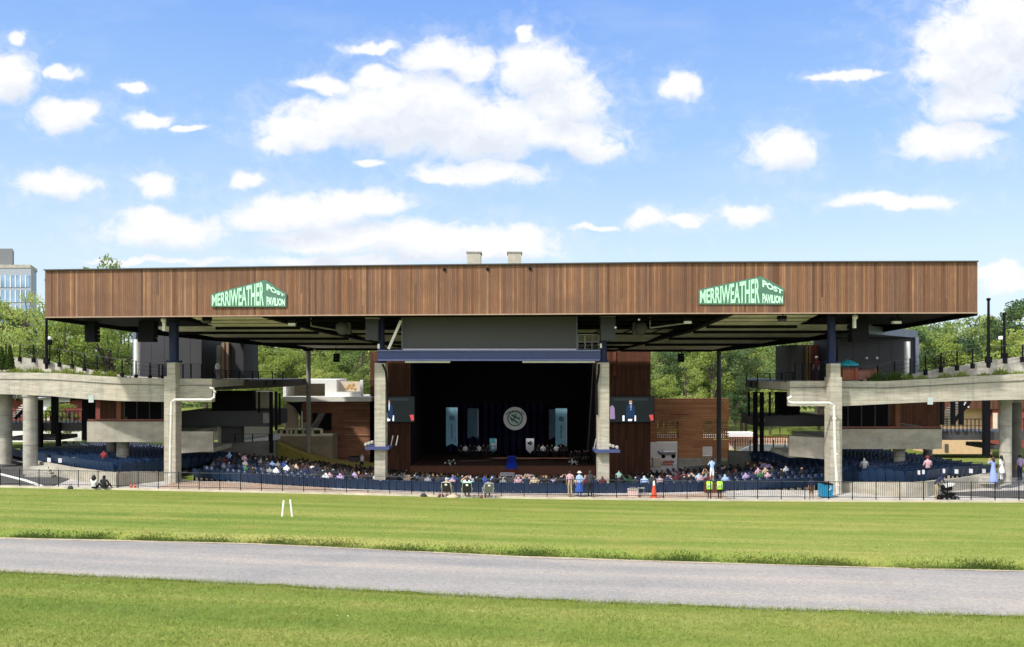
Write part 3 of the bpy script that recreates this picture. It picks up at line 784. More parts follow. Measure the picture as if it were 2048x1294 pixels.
# ------------------------------------------------------------------ the four main posts: concrete below, navy steel above
def post(name, lab, px, w_low, w_up, Y, top, steel_w, zsplit=None, z0=-0.2):
    x = wx(px, Y); zt = wz(top, Y)
    r = thing(name, lab, 'column', (x, Y, 0), 'main posts of the pavilion')
    mb = MB(); dep = 0.95
    if zsplit is not None:
        a, b_ = wx(w_low[0], Y), wx(w_low[1], Y); c, d = wx(w_up[0], Y), wx(w_up[1], Y)
        mb.box(a, b_, Y + .004, Y + .95, z0, zsplit)
        mb.box(c, d, Y, Y + .75, zsplit - .4, zt)
    else:
        a, b_ = wx(w_low[0], Y), wx(w_low[1], Y); mb.box(a, b_, Y, Y + dep, z0, zt)
    mb.build('shaft', M_CONC, r)
    sw0, sw1 = wx(steel_w[0], Y + .45), wx(steel_w[1], Y + .45); rad = (sw1 - sw0) / 2; xc = (sw0 + sw1) / 2
    s = MB(); s.tube([(xc, Y + .55, zt), (xc, Y + .55, 12.2)], rad, 18)
    s.build('steel_extension', M_NAVY, r, smooth=True)
    b2 = MB().box(xc - rad * 1.25, xc + rad * 1.25, Y + .1, Y + 1.0, zt, zt + .10)
    for i in (-1, 1):
        for j in (.2, .9): b2.lathe((xc + i * rad * 1.05, Y + j, zt + .1), [(.05, 0), (.05, .08), (.02, .1)], 8)
    b2.build('base_plate', M_NAVY, r)
    return r
post('main_column', 'tall concrete column with navy steel top beside the left terrace balcony', 345, (328, 351), (334, 350.5), 54.0, 725, (337.5, 356), 7.2)
post('main_column', 'tall concrete column with navy steel top beside the right terrace balcony', 1668, (1661, 1684), (1661.5, 1681), 49.6, 727, (1656, 1672), 7.2)
post('main_column', 'slim concrete column at the left end of the blue beam before the stage', 762, (749, 770.5), None, 51.6, 726, (757, 769), None, -1.0)
post('main_column', 'slim concrete column at the right end of the blue beam before the stage', 1206, (1196, 1218.5), None, 51.0, 725, (1200, 1214), None, -1.0)

for pts, lab in (([(420, 776, 53.4), (427, 777, 53.4), (430, 784, 53.4), (428, 795, 53.4), (422, 799.5, 53.4), (349, 799.5, 53.4), (343.5, 804, 53.4), (341, 900, 53.4), (340.5, 966, 53.4)], 'white drain pipe running down the front of the left outer column'),
                 ([(1583, 793, 49.0), (1576, 797, 49.0), (1576, 803, 49.0), (1583, 806, 49.0), (1660, 806, 49.0), (1668, 810, 49.0), (1670, 900, 49.0), (1675, 988, 49.0)], 'white drain pipe running down the front of the right outer column')):
    r = thing('drain_pipe', lab, 'pipe', tuple(at(*pts[-1])), 'white drain pipes')
    P = [at(*p_) for p_ in pts]
    MB().tube(P, .088, 10).build('pipe', plain('weathered_white_pipe', (0.62, 0.61, 0.54), .6, .18, 2.0), r, smooth=True)
    cl = MB()
    for k in (-1,):
        a, b_ = P[-3], P[-1]
        for t_ in (.15, .55, .9): c = a.lerp(b_, t_); cl.lathe((c.x, c.y, c.z - .05), [(.125, 0), (.125, .10)], 10)
    cl.build('clamp', M_STONE, r)

# proscenium beam, hanging screen cloth, catwalk rails
Yb = 51.3
r = thing('proscenium_beam', 'long blue steel beam spanning between the two inner columns above the stage', 'beam', tuple(at(979, 720, Yb)))
MB().pbox(755, 1201, 701, 721, Yb, .55).build('web', M_BLUE, r)
MB().pbox(755, 1201, 699.5, 702.5, Yb - .12, .8).pbox(755, 1201, 718.5, 721.5, Yb - .12, .8).build('flange', plain('pale_blue_flange', (0.16, 0.18, 0.36), 0.5), r)
MB().pbox(810, 900, 722, 725.5, Yb + .1, .2).pbox(1045, 1190, 722, 725.5, Yb + .1, .2).build('light_tray', M_STONE, r)
r = thing('projection_cloth', 'wide grey cloth hanging above the blue beam under the roof edge', 'screen', tuple(at(979, 699, 51.6)))
MB().pbox(805, 1153, 600, 698, 51.6, .12).build('cloth', M_GREYP, r)
MB().pbox(805, 1153, 697.5, 699.6, 51.55, .2).build('batten', M_STONE, r)
MB().pbox(803, 805.5, 600, 699, 51.55, .2).pbox(1152.5, 1155, 600, 699, 51.55, .2).build('side_frame', M_CANOPY, r)
one('diagonal_brace', MB().bar(at(777, 698, 51.0), at(802, 641, 51.0), .16, .16), M_STONE, 'pale diagonal brace slanting up from the left end of the blue beam', 'brace')
r = thing('catwalk', 'small railed catwalk above the right end of the blue beam', 'catwalk', tuple(at(1176, 699, 51.8)))
MB().bar(at(1155, 669, 51.9), at(1198, 669, 51.9), .05).bar(at(1155, 684, 51.9), at(1198, 684, 51.9), .05).build('rail', M_TREAD, r)
mb = MB()
for px in (1156, 1170, 1184, 1197): mb.bar(at(px, 699, 51.9), at(px, 668, 51.9), .05)
mb.build('stanchion', M_TREAD, r)
mb = MB()
for px in (1161, 1168, 1176, 1186, 1191): mb.ball(at(px, 692, 52.1), .12, 6)
mb.build('cable_coil', M_DARKM, r)
for px, py, lab in ((757, 693, 'small bright white lamp at the left end of the blue beam'), (1202, 692, 'small bright white lamp at the right end of the blue beam')):
    one('floodlight', MB().pbox(px - 1.8, px + 1.8, py - 5, py + 4, 50.9, .12), M_WHITE, lab, 'lamp', 'lamps at the beam ends')
for x0, y0, x1, y1, lab in ((765, 728, 774, 765, 'dark curved stay below the left end of the blue beam'), (1198, 728, 1193, 770, 'dark curved stay below the right end of the blue beam')):
    one('beam_stay', MB().tube([at(x0, y0, 50.9), at((x0 + x1) / 2 + 2, (y0 + y1) / 2 - 4, 50.9), at(x1, y1, 50.9), at(x1 + 1, y1 + 60, 50.95)], .07, 6), M_BLACK, lab, 'brace')
# lighting shelves clamped to the inner columns
for px0, px1, py, Y, lab in ((730, 778, 897, 51.4, 'blue lighting bracket with pale lamps around the left inner column'), (1190, 1240, 903, 50.8, 'blue lighting bracket with pale lamps around the right inner column')):
    r = thing('lamp_bracket', lab, 'lamp bracket', tuple(at((px0 + px1) / 2, py, Y)), 'lamp brackets on the inner columns')
    MB().pbox(px0, px1, py - 3, py + 2.5, Y - .25, 1.6).build('collar', M_BLUE, r)
    xs_ = (px0 + 2, px0 + 8, px0 + 14) if px0 < 1000 else (px1 - 6, px1 - 14, px1 - 20)
    for i, q_ in enumerate(xs_):
        c = at(q_, py - 8 - 2 * i, Y + .2)
        MB().lathe(c, [(.06, -.16), (.10, -.1), (.13, .1), (.09, .16)], 10, axis='y').build('lamp', M_CONC2, r)
    mb = MB()
    for q_ in ((px1 - 8, px1 + 4, px1 + 14) if px0 < 1000 else (px0 - 2, px0 + 3)): mb.bar(at(q_, py - 6, Y + .6), at(q_ + 4, py - 26, Y + .6), .06)
    mb.build('stem', M_TREAD, r)

# slim steel posts at the rear corners of the roof
for px, lab in ((617, 'slim tall steel post carrying the rear left corner of the roof'), (1438, 'slim tall dark steel post carrying the rear right corner of the roof')):
    x = wx(px, 75.4)
    r = thing('slim_post', lab, 'column', (x, 75.4, -2.4), 'slim rear posts of the roof')
    MB().tube([(x, 75.4, -2.6), (x, 75.4, 10.0)], .22, 12).build('shaft', plain('pale_grey_post', (0.24, 0.215, 0.185), 0.6, 0.1) if px < 1000 else M_DARKM, r, smooth=True)
    MB().box(x - .4, x + .4, 75.0, 75.8, 9.35, 9.6).build('cap_plate', M_BLACK, r)

# ------------------------------------------------------------------ raised walkways left and right
def walkway(lab, pts, inner, deck_pts, side):
    r = thing('raised_walkway', lab, 'walkway', tuple(at(*((pts[2][0], pts[2][2], pts[2][3])))), 'raised concrete walkways')
    MB().ribbon(pts, .55).build('edge_beam', M_CONC, r)
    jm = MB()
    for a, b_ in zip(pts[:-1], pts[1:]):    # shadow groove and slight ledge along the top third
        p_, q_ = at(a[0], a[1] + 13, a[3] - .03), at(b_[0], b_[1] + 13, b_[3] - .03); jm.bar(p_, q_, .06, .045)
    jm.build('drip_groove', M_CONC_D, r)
    d = MB()
    T = [at(a, t + 3, Y + .5) for a, t, b_, Y in pts]
    for p_, q_ in zip(T[:-1], T[1:]):
        dd = Vector((0, 6.5, 0.0)); lo = Vector((0, 0, -.5))
        d.hexa([p_ + lo, q_ + lo, q_ + dd + lo, p_ + dd + lo, p_, q_, q_ + dd, p_ + dd])
    d.build('deck', M_CONC2, r)
    g = MB().ribbon(inner, .35); g.build('inner_parapet', M_CONC2, r)
    return r
LW = [(-380, 731, 772, 63), (-70, 741, 784, 60), (0, 745, 788, 58.8), (100, 746, 792, 57.4), (170, 750.5, 798, 56), (240, 755, 802, 55.2), (345, 757.5, 804, 54.6), (424, 757.5, 804, 54.6)]
LI = [(-370, 700, 742, 65.5), (20, 714, 750, 61.5), (75, 718, 752, 60.8), (120, 729, 754, 60), (170, 738, 757, 59), (215, 746, 760, 58.2), (258, 753, 762, 57.6)]
RW = [(1580, 762, 812, 50.4), (1680, 762, 812.5, 50.4), (1770, 762.5, 808, 50.3), (1860, 758, 804, 50.2), (1950, 753, 801, 50.1), (2048, 748, 799, 50), (2130, 744, 797, 50), (2420, 738, 790, 50.5)]
RI = [(1790, 756, 766, 53.5), (1830, 748, 764, 53.8), (1880, 738, 760, 54), (1930, 731, 757, 54.2), (1975, 722, 754, 54.4), (2048, 713, 750, 54.6), (2120, 706, 748, 54.8), (2420, 694, 738, 55.5)]
walkway('weathered concrete walkway beam curving away at the left over the blue seats', LW, LI, None, -1)
walkway('weathered concrete walkway beam curving away at the right over the blue seats', RW, RI, None, 1)

def railing(lab, pts, name='walkway_railing', n_between=0, group='dark railings', bars=3, brk=True):
    """pts: (px, ytop, ybottom, Y) one post each"""
    r = thing(name, lab, 'railing', tuple(at(pts[0][0], pts[0][2], pts[0][3])), group)
    for px, t_, b_, Y in pts:
        p_, q_ = at(px, b_, Y), at(px, t_, Y); m_ = MB().bar(p_, q_, .07)
        if brk: m_.box(p_.x - .09, p_.x + .09, p_.y - .12, p_.y + .12, p_.z - .15, p_.z + .22)
        m_.build('post', M_BLACK, r)
    rl = MB(); wr = MB()
    for a, b_ in zip(pts[:-1], pts[1:]):
        rl.bar(at(a[0], a[1], a[3]), at(b_[0], b_[1], b_[3]), .032)
        for k in range(1, bars + 1):
            f = k / (bars + 1); wr.bar(at(a[0], a[1] + (a[2] - a[1]) * f, a[3]), at(b_[0], b_[1] + (b_[2] - b_[1]) * f, b_[3]), .018)
    rl.build('top_rail', M_DARKM if brk else M_BLACK, r); wr.build('wires', M_BLACK, r)
    return r
railing('black wire railing sloping along the left raised walkway', [(-20, 688, 716, 61.4), (12, 688, 717, 61.3), (40, 689, 719, 61.2), (67, 690, 721, 60.7), (93, 694, 725, 60.3), (119, 699, 730, 59.9), (144, 703, 734, 59.3), (169, 707, 738, 58.8), (194, 711, 743, 58.4), (219, 716, 749, 57.9), (244, 719, 752, 57.5), (272, 722, 755, 57.2), (300, 726, 757, 57), (325, 730, 757, 56.8)])
railing('black wire railing sloping along the right raised walkway', [(1722, 735, 762, 53.2), (1755, 731, 761, 53.3), (1789, 722, 757, 53.4), (1820, 717, 753, 53.5), (1851, 711, 746, 53.6), (1882, 706, 741, 53.7), (1914, 702, 737, 53.8), (1945, 697, 733, 53.9), (1977, 694, 728, 54), (2010, 691, 723, 54.2), (2045, 690, 720, 54.4), (2080, 686, 716, 54.6)])

# planting strips on the walkways: grass tufts in a trough, drooping vines, small conical cypresses
def strip_plants(name, lab, pts, n, h, droop=0.0, dk=1.0):
    V = []; Fc = []; k = 0; r_ = np.random.default_rng(len(lab))
    for i in range(n):
        f = r_.uniform(0, len(pts) - 1.001); j = int(f); u = f - j
        px = pts[j][0] + (pts[j + 1][0] - pts[j][0]) * u; py = pts[j][1] + (pts[j + 1][1] - pts[j][1]) * u; Yy = pts[j][2] + (pts[j + 1][2] - pts[j][2]) * u + r_.uniform(0, .9)
        c = at(px, py, Yy); hh = h * r_.uniform(.3, 1.3) * (0.25 + abs(math.sin(f * 3.1)) * abs(math.sin(f * 7.7 + 1)) * 1.3)
        a = r_.uniform(0, 6.28); w = r_.uniform(.02, .05); lean = r_.normal(0, .5, 2) * hh
        if r_.uniform() < droop: tip = (c.x + r_.normal(0, .25), pts[j][2] - r_.uniform(.1, .35), c.z - r_.uniform(.1, .75))
        else: tip = (c.x + lean[0], c.y + lean[1], c.z + hh)
        V += [(c.x - w * math.cos(a), c.y - w * math.sin(a), c.z), (c.x + w * math.cos(a), c.y + w * math.sin(a), c.z), tip]; Fc.append((k, k + 1, k + 2)); k += 3
    o = bpy.data.objects.new(name, fast_mesh(name, V, Fc, [M_BLADE_D if dk < 1 else M_BLADE])); COL.objects.link(o); ORG[o] = Vector()
    return tag(o, lab, 'grass', kind='stuff')
strip_plants('walkway_grass', 'green grass growing on top of the left raised walkway', [(a, t_ + .5, Y + .6) for a, t_, b_, Y in LW[1:6]], 4200, .36, .16)
strip_plants('walkway_grass', 'dark green trailing plants on top of the right raised walkway beside the column', [(1735, 762, 50.9), (1770, 763, 50.8), (1805, 762, 50.8)], 1700, .50, .45, .5)
strip_plants('walkway_grass', 'green grass growing on top of the right raised walkway', [(a, t_ + .5, Y + .6) for a, t_, b_, Y in RW[2:]], 3400, .34, .14)

# round columns under the walkways
def round_col(lab, px0, px1, ytop, ybase, Y, mat=None, name='round_column'):
    rad = (wx(px1, Y) - wx(px0, Y)) / 2; x = wx((px0 + px1) / 2, Y)
    r = thing(name, lab, 'column', (x, Y, wz(ybase, Y)), 'round columns under the walkways')
    MB().tube([(x, Y, wz(ybase, Y) - .4), (x, Y, wz(ytop, Y) + .05)], rad, 22).build('shaft', mat or M_CONC2, r, smooth=True)
    jn = MB()
    for f in (.33, .67): z = wz(ybase, Y) + (wz(ytop, Y) - wz(ybase, Y)) * f; jn.lathe((x, Y, z), [(rad + .006, 0), (rad + .006, .03)], 22)
    jn.build('form_joint', M_CONC_D, r)
    MB().lathe((x, Y, wz(ytop, Y) - .16), [(rad, 0), (rad * 1.16, .06), (rad * 1.16, .2)], 22).build('cap', M_CONC2, r)
    return r
round_col('thick round concrete column under the left walkway, the nearer of two', 48, 74, 790, 940, 58.6)
round_col('thick round concrete column under the left walkway, at the frame edge', 0, 23, 788, 917, 63)
round_col('thick round concrete column under the right walkway beside two women', 2000, 2022, 801, 955, 52.0)
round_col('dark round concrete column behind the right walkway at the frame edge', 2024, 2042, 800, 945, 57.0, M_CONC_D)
round_col('short round column under the left balcony', 234, 257, 880, 926, 59.5)
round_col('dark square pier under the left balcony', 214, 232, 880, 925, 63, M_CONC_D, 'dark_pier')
round_col('short round column under the right balcony', 1787, 1809, 896, 947, 55.2)
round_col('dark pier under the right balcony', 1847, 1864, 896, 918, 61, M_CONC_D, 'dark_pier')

# ------------------------------------------------------------------ balconies
M_RAILB = plain('red_brown_hand_rail', (0.16, 0.045, 0.03), 0.5)
def balcony(lab, main, low, Y, dep, back, wood, win, pil, side):
    x0, x1, yt, yb = main
    r = thing('concrete_balcony', lab, 'balcony', tuple(at((x0 + x1) / 2, yb, Y)), 'concrete balconies')
    Xa, Xb, zt, zb = wx(x0, Y), wx(x1, Y), wz(yt, Y), wz(yb, Y)
    mb = MB().box(Xa, Xb, Y, Y + .22, zb, zt)
    if side < 0: mb.box(Xa, Xa + .22, Y + .22, Y + dep, zb, zt)
    else: mb.box(Xb - .22, Xb, Y + .22, Y + dep, zb, zt)
    mb.build('parapet', M_CONC_P, r)
    MB().box(Xa + .05, Xb - .05, Y + .22, Y + dep + 4, zb + .02, zb + .42).build('floor_slab', M_CONC_P, r)
    MB().box(Xa + .02, Xb - .02, Y + .06, Y + .16, zt + .06, zt + .16).build('hand_rail', M_RAILB, r)
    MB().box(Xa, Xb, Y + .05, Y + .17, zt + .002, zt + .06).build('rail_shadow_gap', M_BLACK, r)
    lx0, lx1, lt0, lt1, lb0, lb1 = low; Yl = Y - .35
    MB().plate([at(lx0, lb0, Yl), at(lx1, lb1, Yl), at(lx1, lt1, Yl), at(lx0, lt0, Yl)], .22).build('lower_parapet', M_CONC_P, r)
    a, b_ = wx(lx0, Yl), wx(lx1, Yl); zl = wz(max(lb0, lb1), Yl)
    MB().box(a + .05, b_ - .05, Yl + .23, Yl + 4, zl + .1, zl + .4).build('lower_floor_slab', M_CONC_P, r)
    Yw = Y + dep
    ceil = wz(806, Y)
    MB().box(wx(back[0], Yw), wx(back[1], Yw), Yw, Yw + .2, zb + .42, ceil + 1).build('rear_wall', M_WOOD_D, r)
    w = MB().box(wx(win[0], Yw), wx(win[1], Yw), Yw - .06, Yw - .01, zb + .8, ceil - .1); w.build('window', M_BLACK, r)  # black glass set wide to put the recess shade into the wall
    fr = MB()
    for f in (0, .25, .5, .75, 1): xx = wx(win[0], Yw) + (wx(win[1], Yw) - wx(win[0], Yw)) * f; fr.box(xx - .04, xx + .04, Yw - .1, Yw - .06, zb + .8, ceil - .1)
    fr.build('window_frame', M_DARKM, r)
    xp = wx(pil, Y + 1.6); MB().box(xp - .17, xp + .17, Y + 1.6, Y + 2.0, zb + .42, ceil + .3).build('timber_pillar', plain('red_brown_timber', (0.22, 0.085, 0.045), .6), r)
    return r
balcony('left concrete balcony under the raised walkway, its end open beside the column', (174, 338, 843, 884), (340, 426, 863, 863, 908, 902), 57.5, 5.6, (200, 352), True, (250, 350), 237, -1)
balcony('right concrete balcony under the raised walkway with a red brown rail', (1684, 1884, 858, 898), (1579, 1655, 872, 876, 912, 919), 53.3, 5.6, (1664, 1880), True, (1668, 1776), 1796, 1)
for px, py, Y, lab in ((182, 799, 55.4, 'small pale plaque fixed under the left walkway beam'), (1861, 803, 50.0, 'small pale plaque fixed under the right walkway beam')):
    one('plaque', MB().pbox(px - 5, px + 5, py - 8, py + 6, Y - .1, .06), plain('pale_blue_plaque', (0.42, 0.48, 0.47), .6), lab, 'plaque')

# ------------------------------------------------------------------ terrace structures at both sides of the bowl
def terrace(lab, side):
    L = side < 0
    r = thing('terrace_structure', lab, 'terrace', tuple(at(500 if L else 1550, 900, 68)), 'dark steel terraces')
    if L:
        poly = [(wx(424, 58), 58), (wx(566, 68), 68), (wx(566, 68), 77), (wx(300, 80), 80), (wx(240, 64), 64)]
        edge_ = [((424, 758, 776, 58)), ((566, 758.5, 783, 68))]
    else:
        poly = [(wx(1585, 55), 55), (wx(1700, 60), 60), (wx(1800, 76), 76), (wx(1492, 76), 76), (wx(1492, 67), 67)]
        edge_ = [((1492, 762, 784, 67)), ((1585, 759, 782, 55))]
    MB().prism(poly, 6.15, 6.75).build('upper_deck', M_DARKM if not L else plain('dark_brown_grey_steel', (0.075, 0.068, 0.06), .7), r)
    jo = MB()
    a, b_ = edge_
    for k in range(1, 8):
        f = k / 8; px = a[0] + (b_[0] - a[0]) * f; Y = a[3] + (b_[3] - a[3]) * f; c = at(px, a[1] + (b_[1] - a[1]) * f + 6, Y - .15); jo.box(c.x - .1, c.x + .1, c.y - .1, c.y + .1, c.z - .22, c.z + .15)
    jo.build('joist_end', M_BLACK, r)
    if L:
        MB().pbox(424, 504, 782, 824, 66.5, 1.0).build('suite_wall', M_BLACK, r)
        MB().pbox(363, 541, 822, 853, 66, 5).build('lower_deck', M_DARKM, r)
        MB().pbox(526, 541, 826, 846, 65.9, .1).build('deck_end_panel', M_TREAD, r)
        for px, w, yt, yb in ((541, 5, 783, 906), (551, 3.5, 783, 860), (558, 2.2, 786, 850), (517, 1.6, 783, 826)):
            MB().pbox(px - w / 2, px + w / 2, yt, yb, 65.5, .35).build('steel_post', M_BLACK, r)
        MB().pbox(441, 482, 850, 888, 67, .8).build('dark_core', M_DARKM, r)
        MB().pbox(436, 441, 850, 888, 66.8, .4).build('grey_pier', M_CONC2, r)
        MB().plate([at(425, 888, 66), at(552, 881, 66), at(552, 935, 66), at(425, 935, 66)], .4).build('retaining_slab', M_CONC_D, r)
    else:
        MB().pbox(1556, 1600, 784, 832, 64, .8).build('suite_wall', M_BLACK, r)
        MB().pbox(1516, 1650, 831, 853, 62, 4.5).build('lower_deck', M_DARKM, r)
        MB().pbox(1518, 1530, 837, 843, 61.9, .1).build('deck_end_panel', M_TREAD, r)
        for px, w, yt, yb in ((1512, 7, 784, 906), (1525, 6, 784, 906), (1499, 2, 784, 832), (1541, 2, 784, 832)):
            MB().pbox(px - w / 2, px + w / 2, yt, yb, 61.5, .35).build('steel_post', M_BLACK, r)
        MB().plate([at(1458, 902, 64), at(1650, 906, 64), at(1650, 950, 64), at(1370, 950, 64), at(1370, 936, 64), at(1458, 926, 64)], .4).build('retaining_slab', M_CONC_D, r)
    return r
terrace('dark steel two level terrace between the left column and the pale building', -1)
terrace('dark steel two level terrace between the right column and the orange timber wall', 1)
railing('dark railing on the upper terrace deck left of the slim post', [(426, 740, 757, 58), (452, 741, 757.5, 60), (478, 742, 758, 62), (505, 743, 758, 64), (517, 743, 758, 65), (545, 743.5, 758, 67), (566, 744, 758.5, 68)], 'terrace_railing', bars=4, brk=False, group='terrace railings')
railing('dark railing on the upper terrace deck right of the slim post', [(1493, 747, 763, 67), (1515, 747, 762, 64), (1540, 747, 761, 61), (1563, 746, 760, 58), (1586, 744, 760, 55.2)], 'terrace_railing', bars=4, brk=False, group='terrace railings')
railing('red brown terrace railing beside the right column top', [(1590, 727, 760, 52.5), (1605, 727, 760, 52.4), (1622, 727, 760, 52.3), (1640, 727, 760, 52.2), (1655, 727, 760, 52.1)], 'terrace_railing', bars=6, brk=False, group='terrace railings')
railing('dark red terrace railing between the left column and the upper deck', [(300, 733, 757, 57), (318, 729, 757, 56.8), (366, 729, 757, 56.8), (382, 728, 757, 56.8), (403, 728, 757, 56.8), (424, 730, 757, 56.8)], 'terrace_railing', bars=6, brk=False, group='terrace railings')
railing('thin railing along the left lower landing', [(470, 868, 886, 65.6), (505, 868, 884, 65.6), (538, 868, 882, 65.6)], 'terrace_railing', bars=1, brk=False, group='terrace railings')
railing('thin railing along the right lower landing', [(1470, 880, 903, 63.5), (1500, 880, 903, 63.5), (1547, 880, 904, 63.5), (1570, 880, 905, 63.5)], 'terrace_railing', bars=1, brk=False, group='terrace railings')
M_PANEL = plain('ribbed_dark_panel', (0.045, 0.045, 0.050), 0.6, 0.10, 0.7)
M_SEAM = plain('panel_seam', (0.036, 0.036, 0.040), 0.6)
r = thing('dark_terrace_building', 'dark grey metal clad pavilion on the left terrace behind the column', 'building', tuple(at(335, 748, 66)))
MB().pbox(270, 403, 664, 765, 66, 5).build('wall', M_PANEL, r)
MB().pbox(265, 272, 662, 765, 65.8, .5).build('corner_trim', M_CANOPY, r)
rb = MB()
for k in range(1, 5): px = 276 + k * 26; rb.pbox(px, px + .4, 668, 750, 65.985, .03)
rb.build('panel_seam', M_SEAM, r)
one('white_column', MB().tube([at(274, 760, 64.5), at(274, 679, 64.5)], .24, 14), M_STONE, 'white round column at the corner of the dark left terrace building', 'column', smooth=True)
r = thing('dark_block', 'narrow dark grey block with pale posts on the left upper deck', 'building', tuple(at(464, 750, 69)))
MB().pbox(457, 487, 685, 757, 69, 4).build('wall', M_PANEL, r)
MB().pbox(443, 448.5, 685, 757, 68.5, .4).pbox(451.5, 457, 685, 757, 68.6, .4).build('timber_post', plain('tan_post', (0.30, 0.20, 0.14), .7), r)
MB().pbox(433, 440.5, 690, 757, 68.8, .4).build('grey_post', M_CONC2, r)
r = thing('dark_terrace_building', 'dark grey metal clad pavilion on the right terrace behind the column', 'building', tuple(at(1760, 748, 62)))
MB().pbox(1676, 1836, 676, 768, 62, 5).build('wall', M_PANEL, r)
MB().pbox(1831, 1838, 674, 768, 61.8, .5).build('corner_trim', M_CANOPY, r)
rb = MB()
for k in range(1, 6): px = 1680 + k * 26; rb.pbox(px, px + .4, 680, 758, 61.985, .03)
rb.build('panel_seam', M_SEAM, r)
for q_ in (1733, 1754): MB().ball(at(q_, 716, 61.7), .10, 8).build('wall_lamp', M_WHITE, r)
one('canopy_roof', MB().prism([(wx(1738, 54), 54.5), (wx(1817, 61), 61), (wx(1838, 62), 62.2), (wx(1760, 70), 70), (wx(1640, 66), 66)], 10.12, 10.68), M_CANOPY, 'blue grey canopy roof over the dark right terrace building', 'roof')
one('white_column', MB().tube([at(1814, 762, 60.6), at(1814, 683, 60.6)], .23, 14), M_STONE, 'white round column under the canopy of the dark right terrace building', 'column', smooth=True)
r = thing('dark_block', 'narrow grey block with tan posts on the right upper deck', 'building', tuple(at(1600, 756, 66)))
MB().pbox(1583, 1612, 690, 768, 66, 4).build('wall', plain('grey_metal_block', (0.10, 0.095, 0.10), .6, .2, .5), r)
MB().pbox(1612, 1616, 690, 768, 65.6, .4).pbox(1618, 1622, 690, 768, 65.6, .4).build('timber_post', plain('ochre_post', (0.26, 0.17, 0.08), .7), r)
MB().pbox(1622, 1643, 690, 768, 66.1, 4).build('brick_wall', M_BRICK, r)
for px0, px1, yt, yb, Y, lab in ((1686, 1714, 738, 760, 52.6, 'orange timber planter on the right terrace below the turquoise parasol'), (1714, 1752, 740, 760, 52.6, 'pale red slatted planter on the right terrace, left of the dark railing')):
    r = thing('planter_box', lab, 'planter', tuple(at((px0 + px1) / 2, yb, Y)), 'planters on the right terrace')
    sl = MB(); k = px0
    while k < px1 - 2: sl.pbox(k, k + 3.2, yt, yb, Y, .5); k += 4.2
    sl.build('slats', plain('orange_timber', (0.33, 0.12, 0.06), .7) if px0 == 1686 else plain('pale_red_timber', (0.36, 0.16, 0.12), .7), r)
    MB().pbox(px0, px1, yt - 1, yt + 1.5, Y - .05, .6).build('rim', M_RAILB, r)
    MB().pbox(px1 - 3, px1 + 1, yt - 2, yb, Y - .1, .2).build('corner_post', plain('red_post', (0.32, 0.08, 0.05), .6), r)
r = thing('parasol', 'turquoise parasol on the right terrace next to the column', 'parasol', tuple(at(1696, 760, 53.6)))
c = at(1696, 728, 53.6)
MB().lathe(c, [(.72, -.10), (.70, 0), (.40, .16), (.05, .30)], 8).build('canopy', plain('turquoise_cloth', (0.02, 0.36, 0.46), .6), r)
MB().tube([at(1696, 762, 53.6), (c.x, c.y, c.z + .2)], .03, 6).build('pole', M_TREAD, r)

# tall poles and a globe lamp
for px, yt, yb, Y, lab in ((93, 560, 738, 60.0, 'tall black pole rising behind the left corner of the roof'), (1977, 598, 736, 53.6, 'tall black pole right of the roof, the taller of two'), (2008.5, 627, 728, 56, 'shorter black pole near the right frame edge')):
    r = thing('tall_pole', lab, 'pole', tuple(at(px, yb, Y)), 'tall black poles')
    MB().tube([at(px, yb, Y), at(px, yt, Y)], [.11, .075], 10).build('shaft', M_BLACK, r)
    a = at(px, yb - 14, Y); MB().box(a.x - .16, a.x + .16, a.y - .16, a.y + .16, a.z - .12, a.z + .3).build('bracket', M_BLACK, r)
    a = at(px, yt, Y); MB().lathe((a.x, a.y, a.z - .12), [(.09, 0), (.13, .05), (.13, .16), (.03, .2)], 10).build('finial', M_BLACK, r)
r = thing('globe_lamp', 'small white globe lamp just right of the tall left pole', 'lamp', tuple(at(99, 720, 63)))
MB().ball(at(99, 677, 63), .16, 8).build('globe', M_WHITE, r, smooth=True); MB().tube([at(99.5, 722, 63), at(99.5, 681, 63)], .05, 8).build('stem', M_BLACK, r)
MB().lathe(at(99.5, 684, 63), [(.18, -.25), (.20, .1), (.1, .2)], 8).build('hood', M_BLACK, r)
r = thing('globe_lamp', 'small pale lantern in front of the trees at far right', 'lamp', tuple(at(2003, 722, 58)))
MB().box(*[f for f in (wx(1999, 58), wx(2007, 58), 57.9, 58.15)], wz(679, 58), wz(672, 58)).build('globe', M_WHITE, r); MB().tube([at(2003, 724, 58.02), at(2003, 678, 58.02)], .05, 8).build('stem', M_BLACK, r)
for px, lab in ((4, 'small conical cypress on the left walkway at the frame edge'), (20, 'small conical cypress on the left walkway, nearer the railing')):
    r = thing('cypress', lab, 'shrub', tuple(at(px, 742, 59.6)), 'small cypresses on the left walkway')
    c = at(px, 742, 59.6); r_ = np.random.default_rng(px); n = 3200
    hgt = 1.75 if px > 10 else 1.6; t_ = r_.uniform(0, 1, n); rad = .34 * (1 - t_) ** .8 * r_.uniform(.6, 1.05, n); a = r_.uniform(0, 6.28, n)
    C = np.stack([c.x + rad * np.cos(a), c.y + rad * np.sin(a), c.z + .08 + t_ * hgt], 1); D = r_.normal(0, .035, (n, 3)); E = r_.normal(0, .03, (n, 3)); E[:, 2] += .09
    V = np.stack([C - D, C + D, C + E], 1).reshape(-1, 3) - np.array(c)
    o = bpy.data.objects.new('foliage', fast_mesh('foliage', V, np.arange(3 * n).reshape(-1, 3), [M_BLADE_D])); COL.objects.link(o); o.parent = r
    MB().tube([c, c + Vector((0, 0, .5))], .05, 6).build('stem', M_BRICK, r)

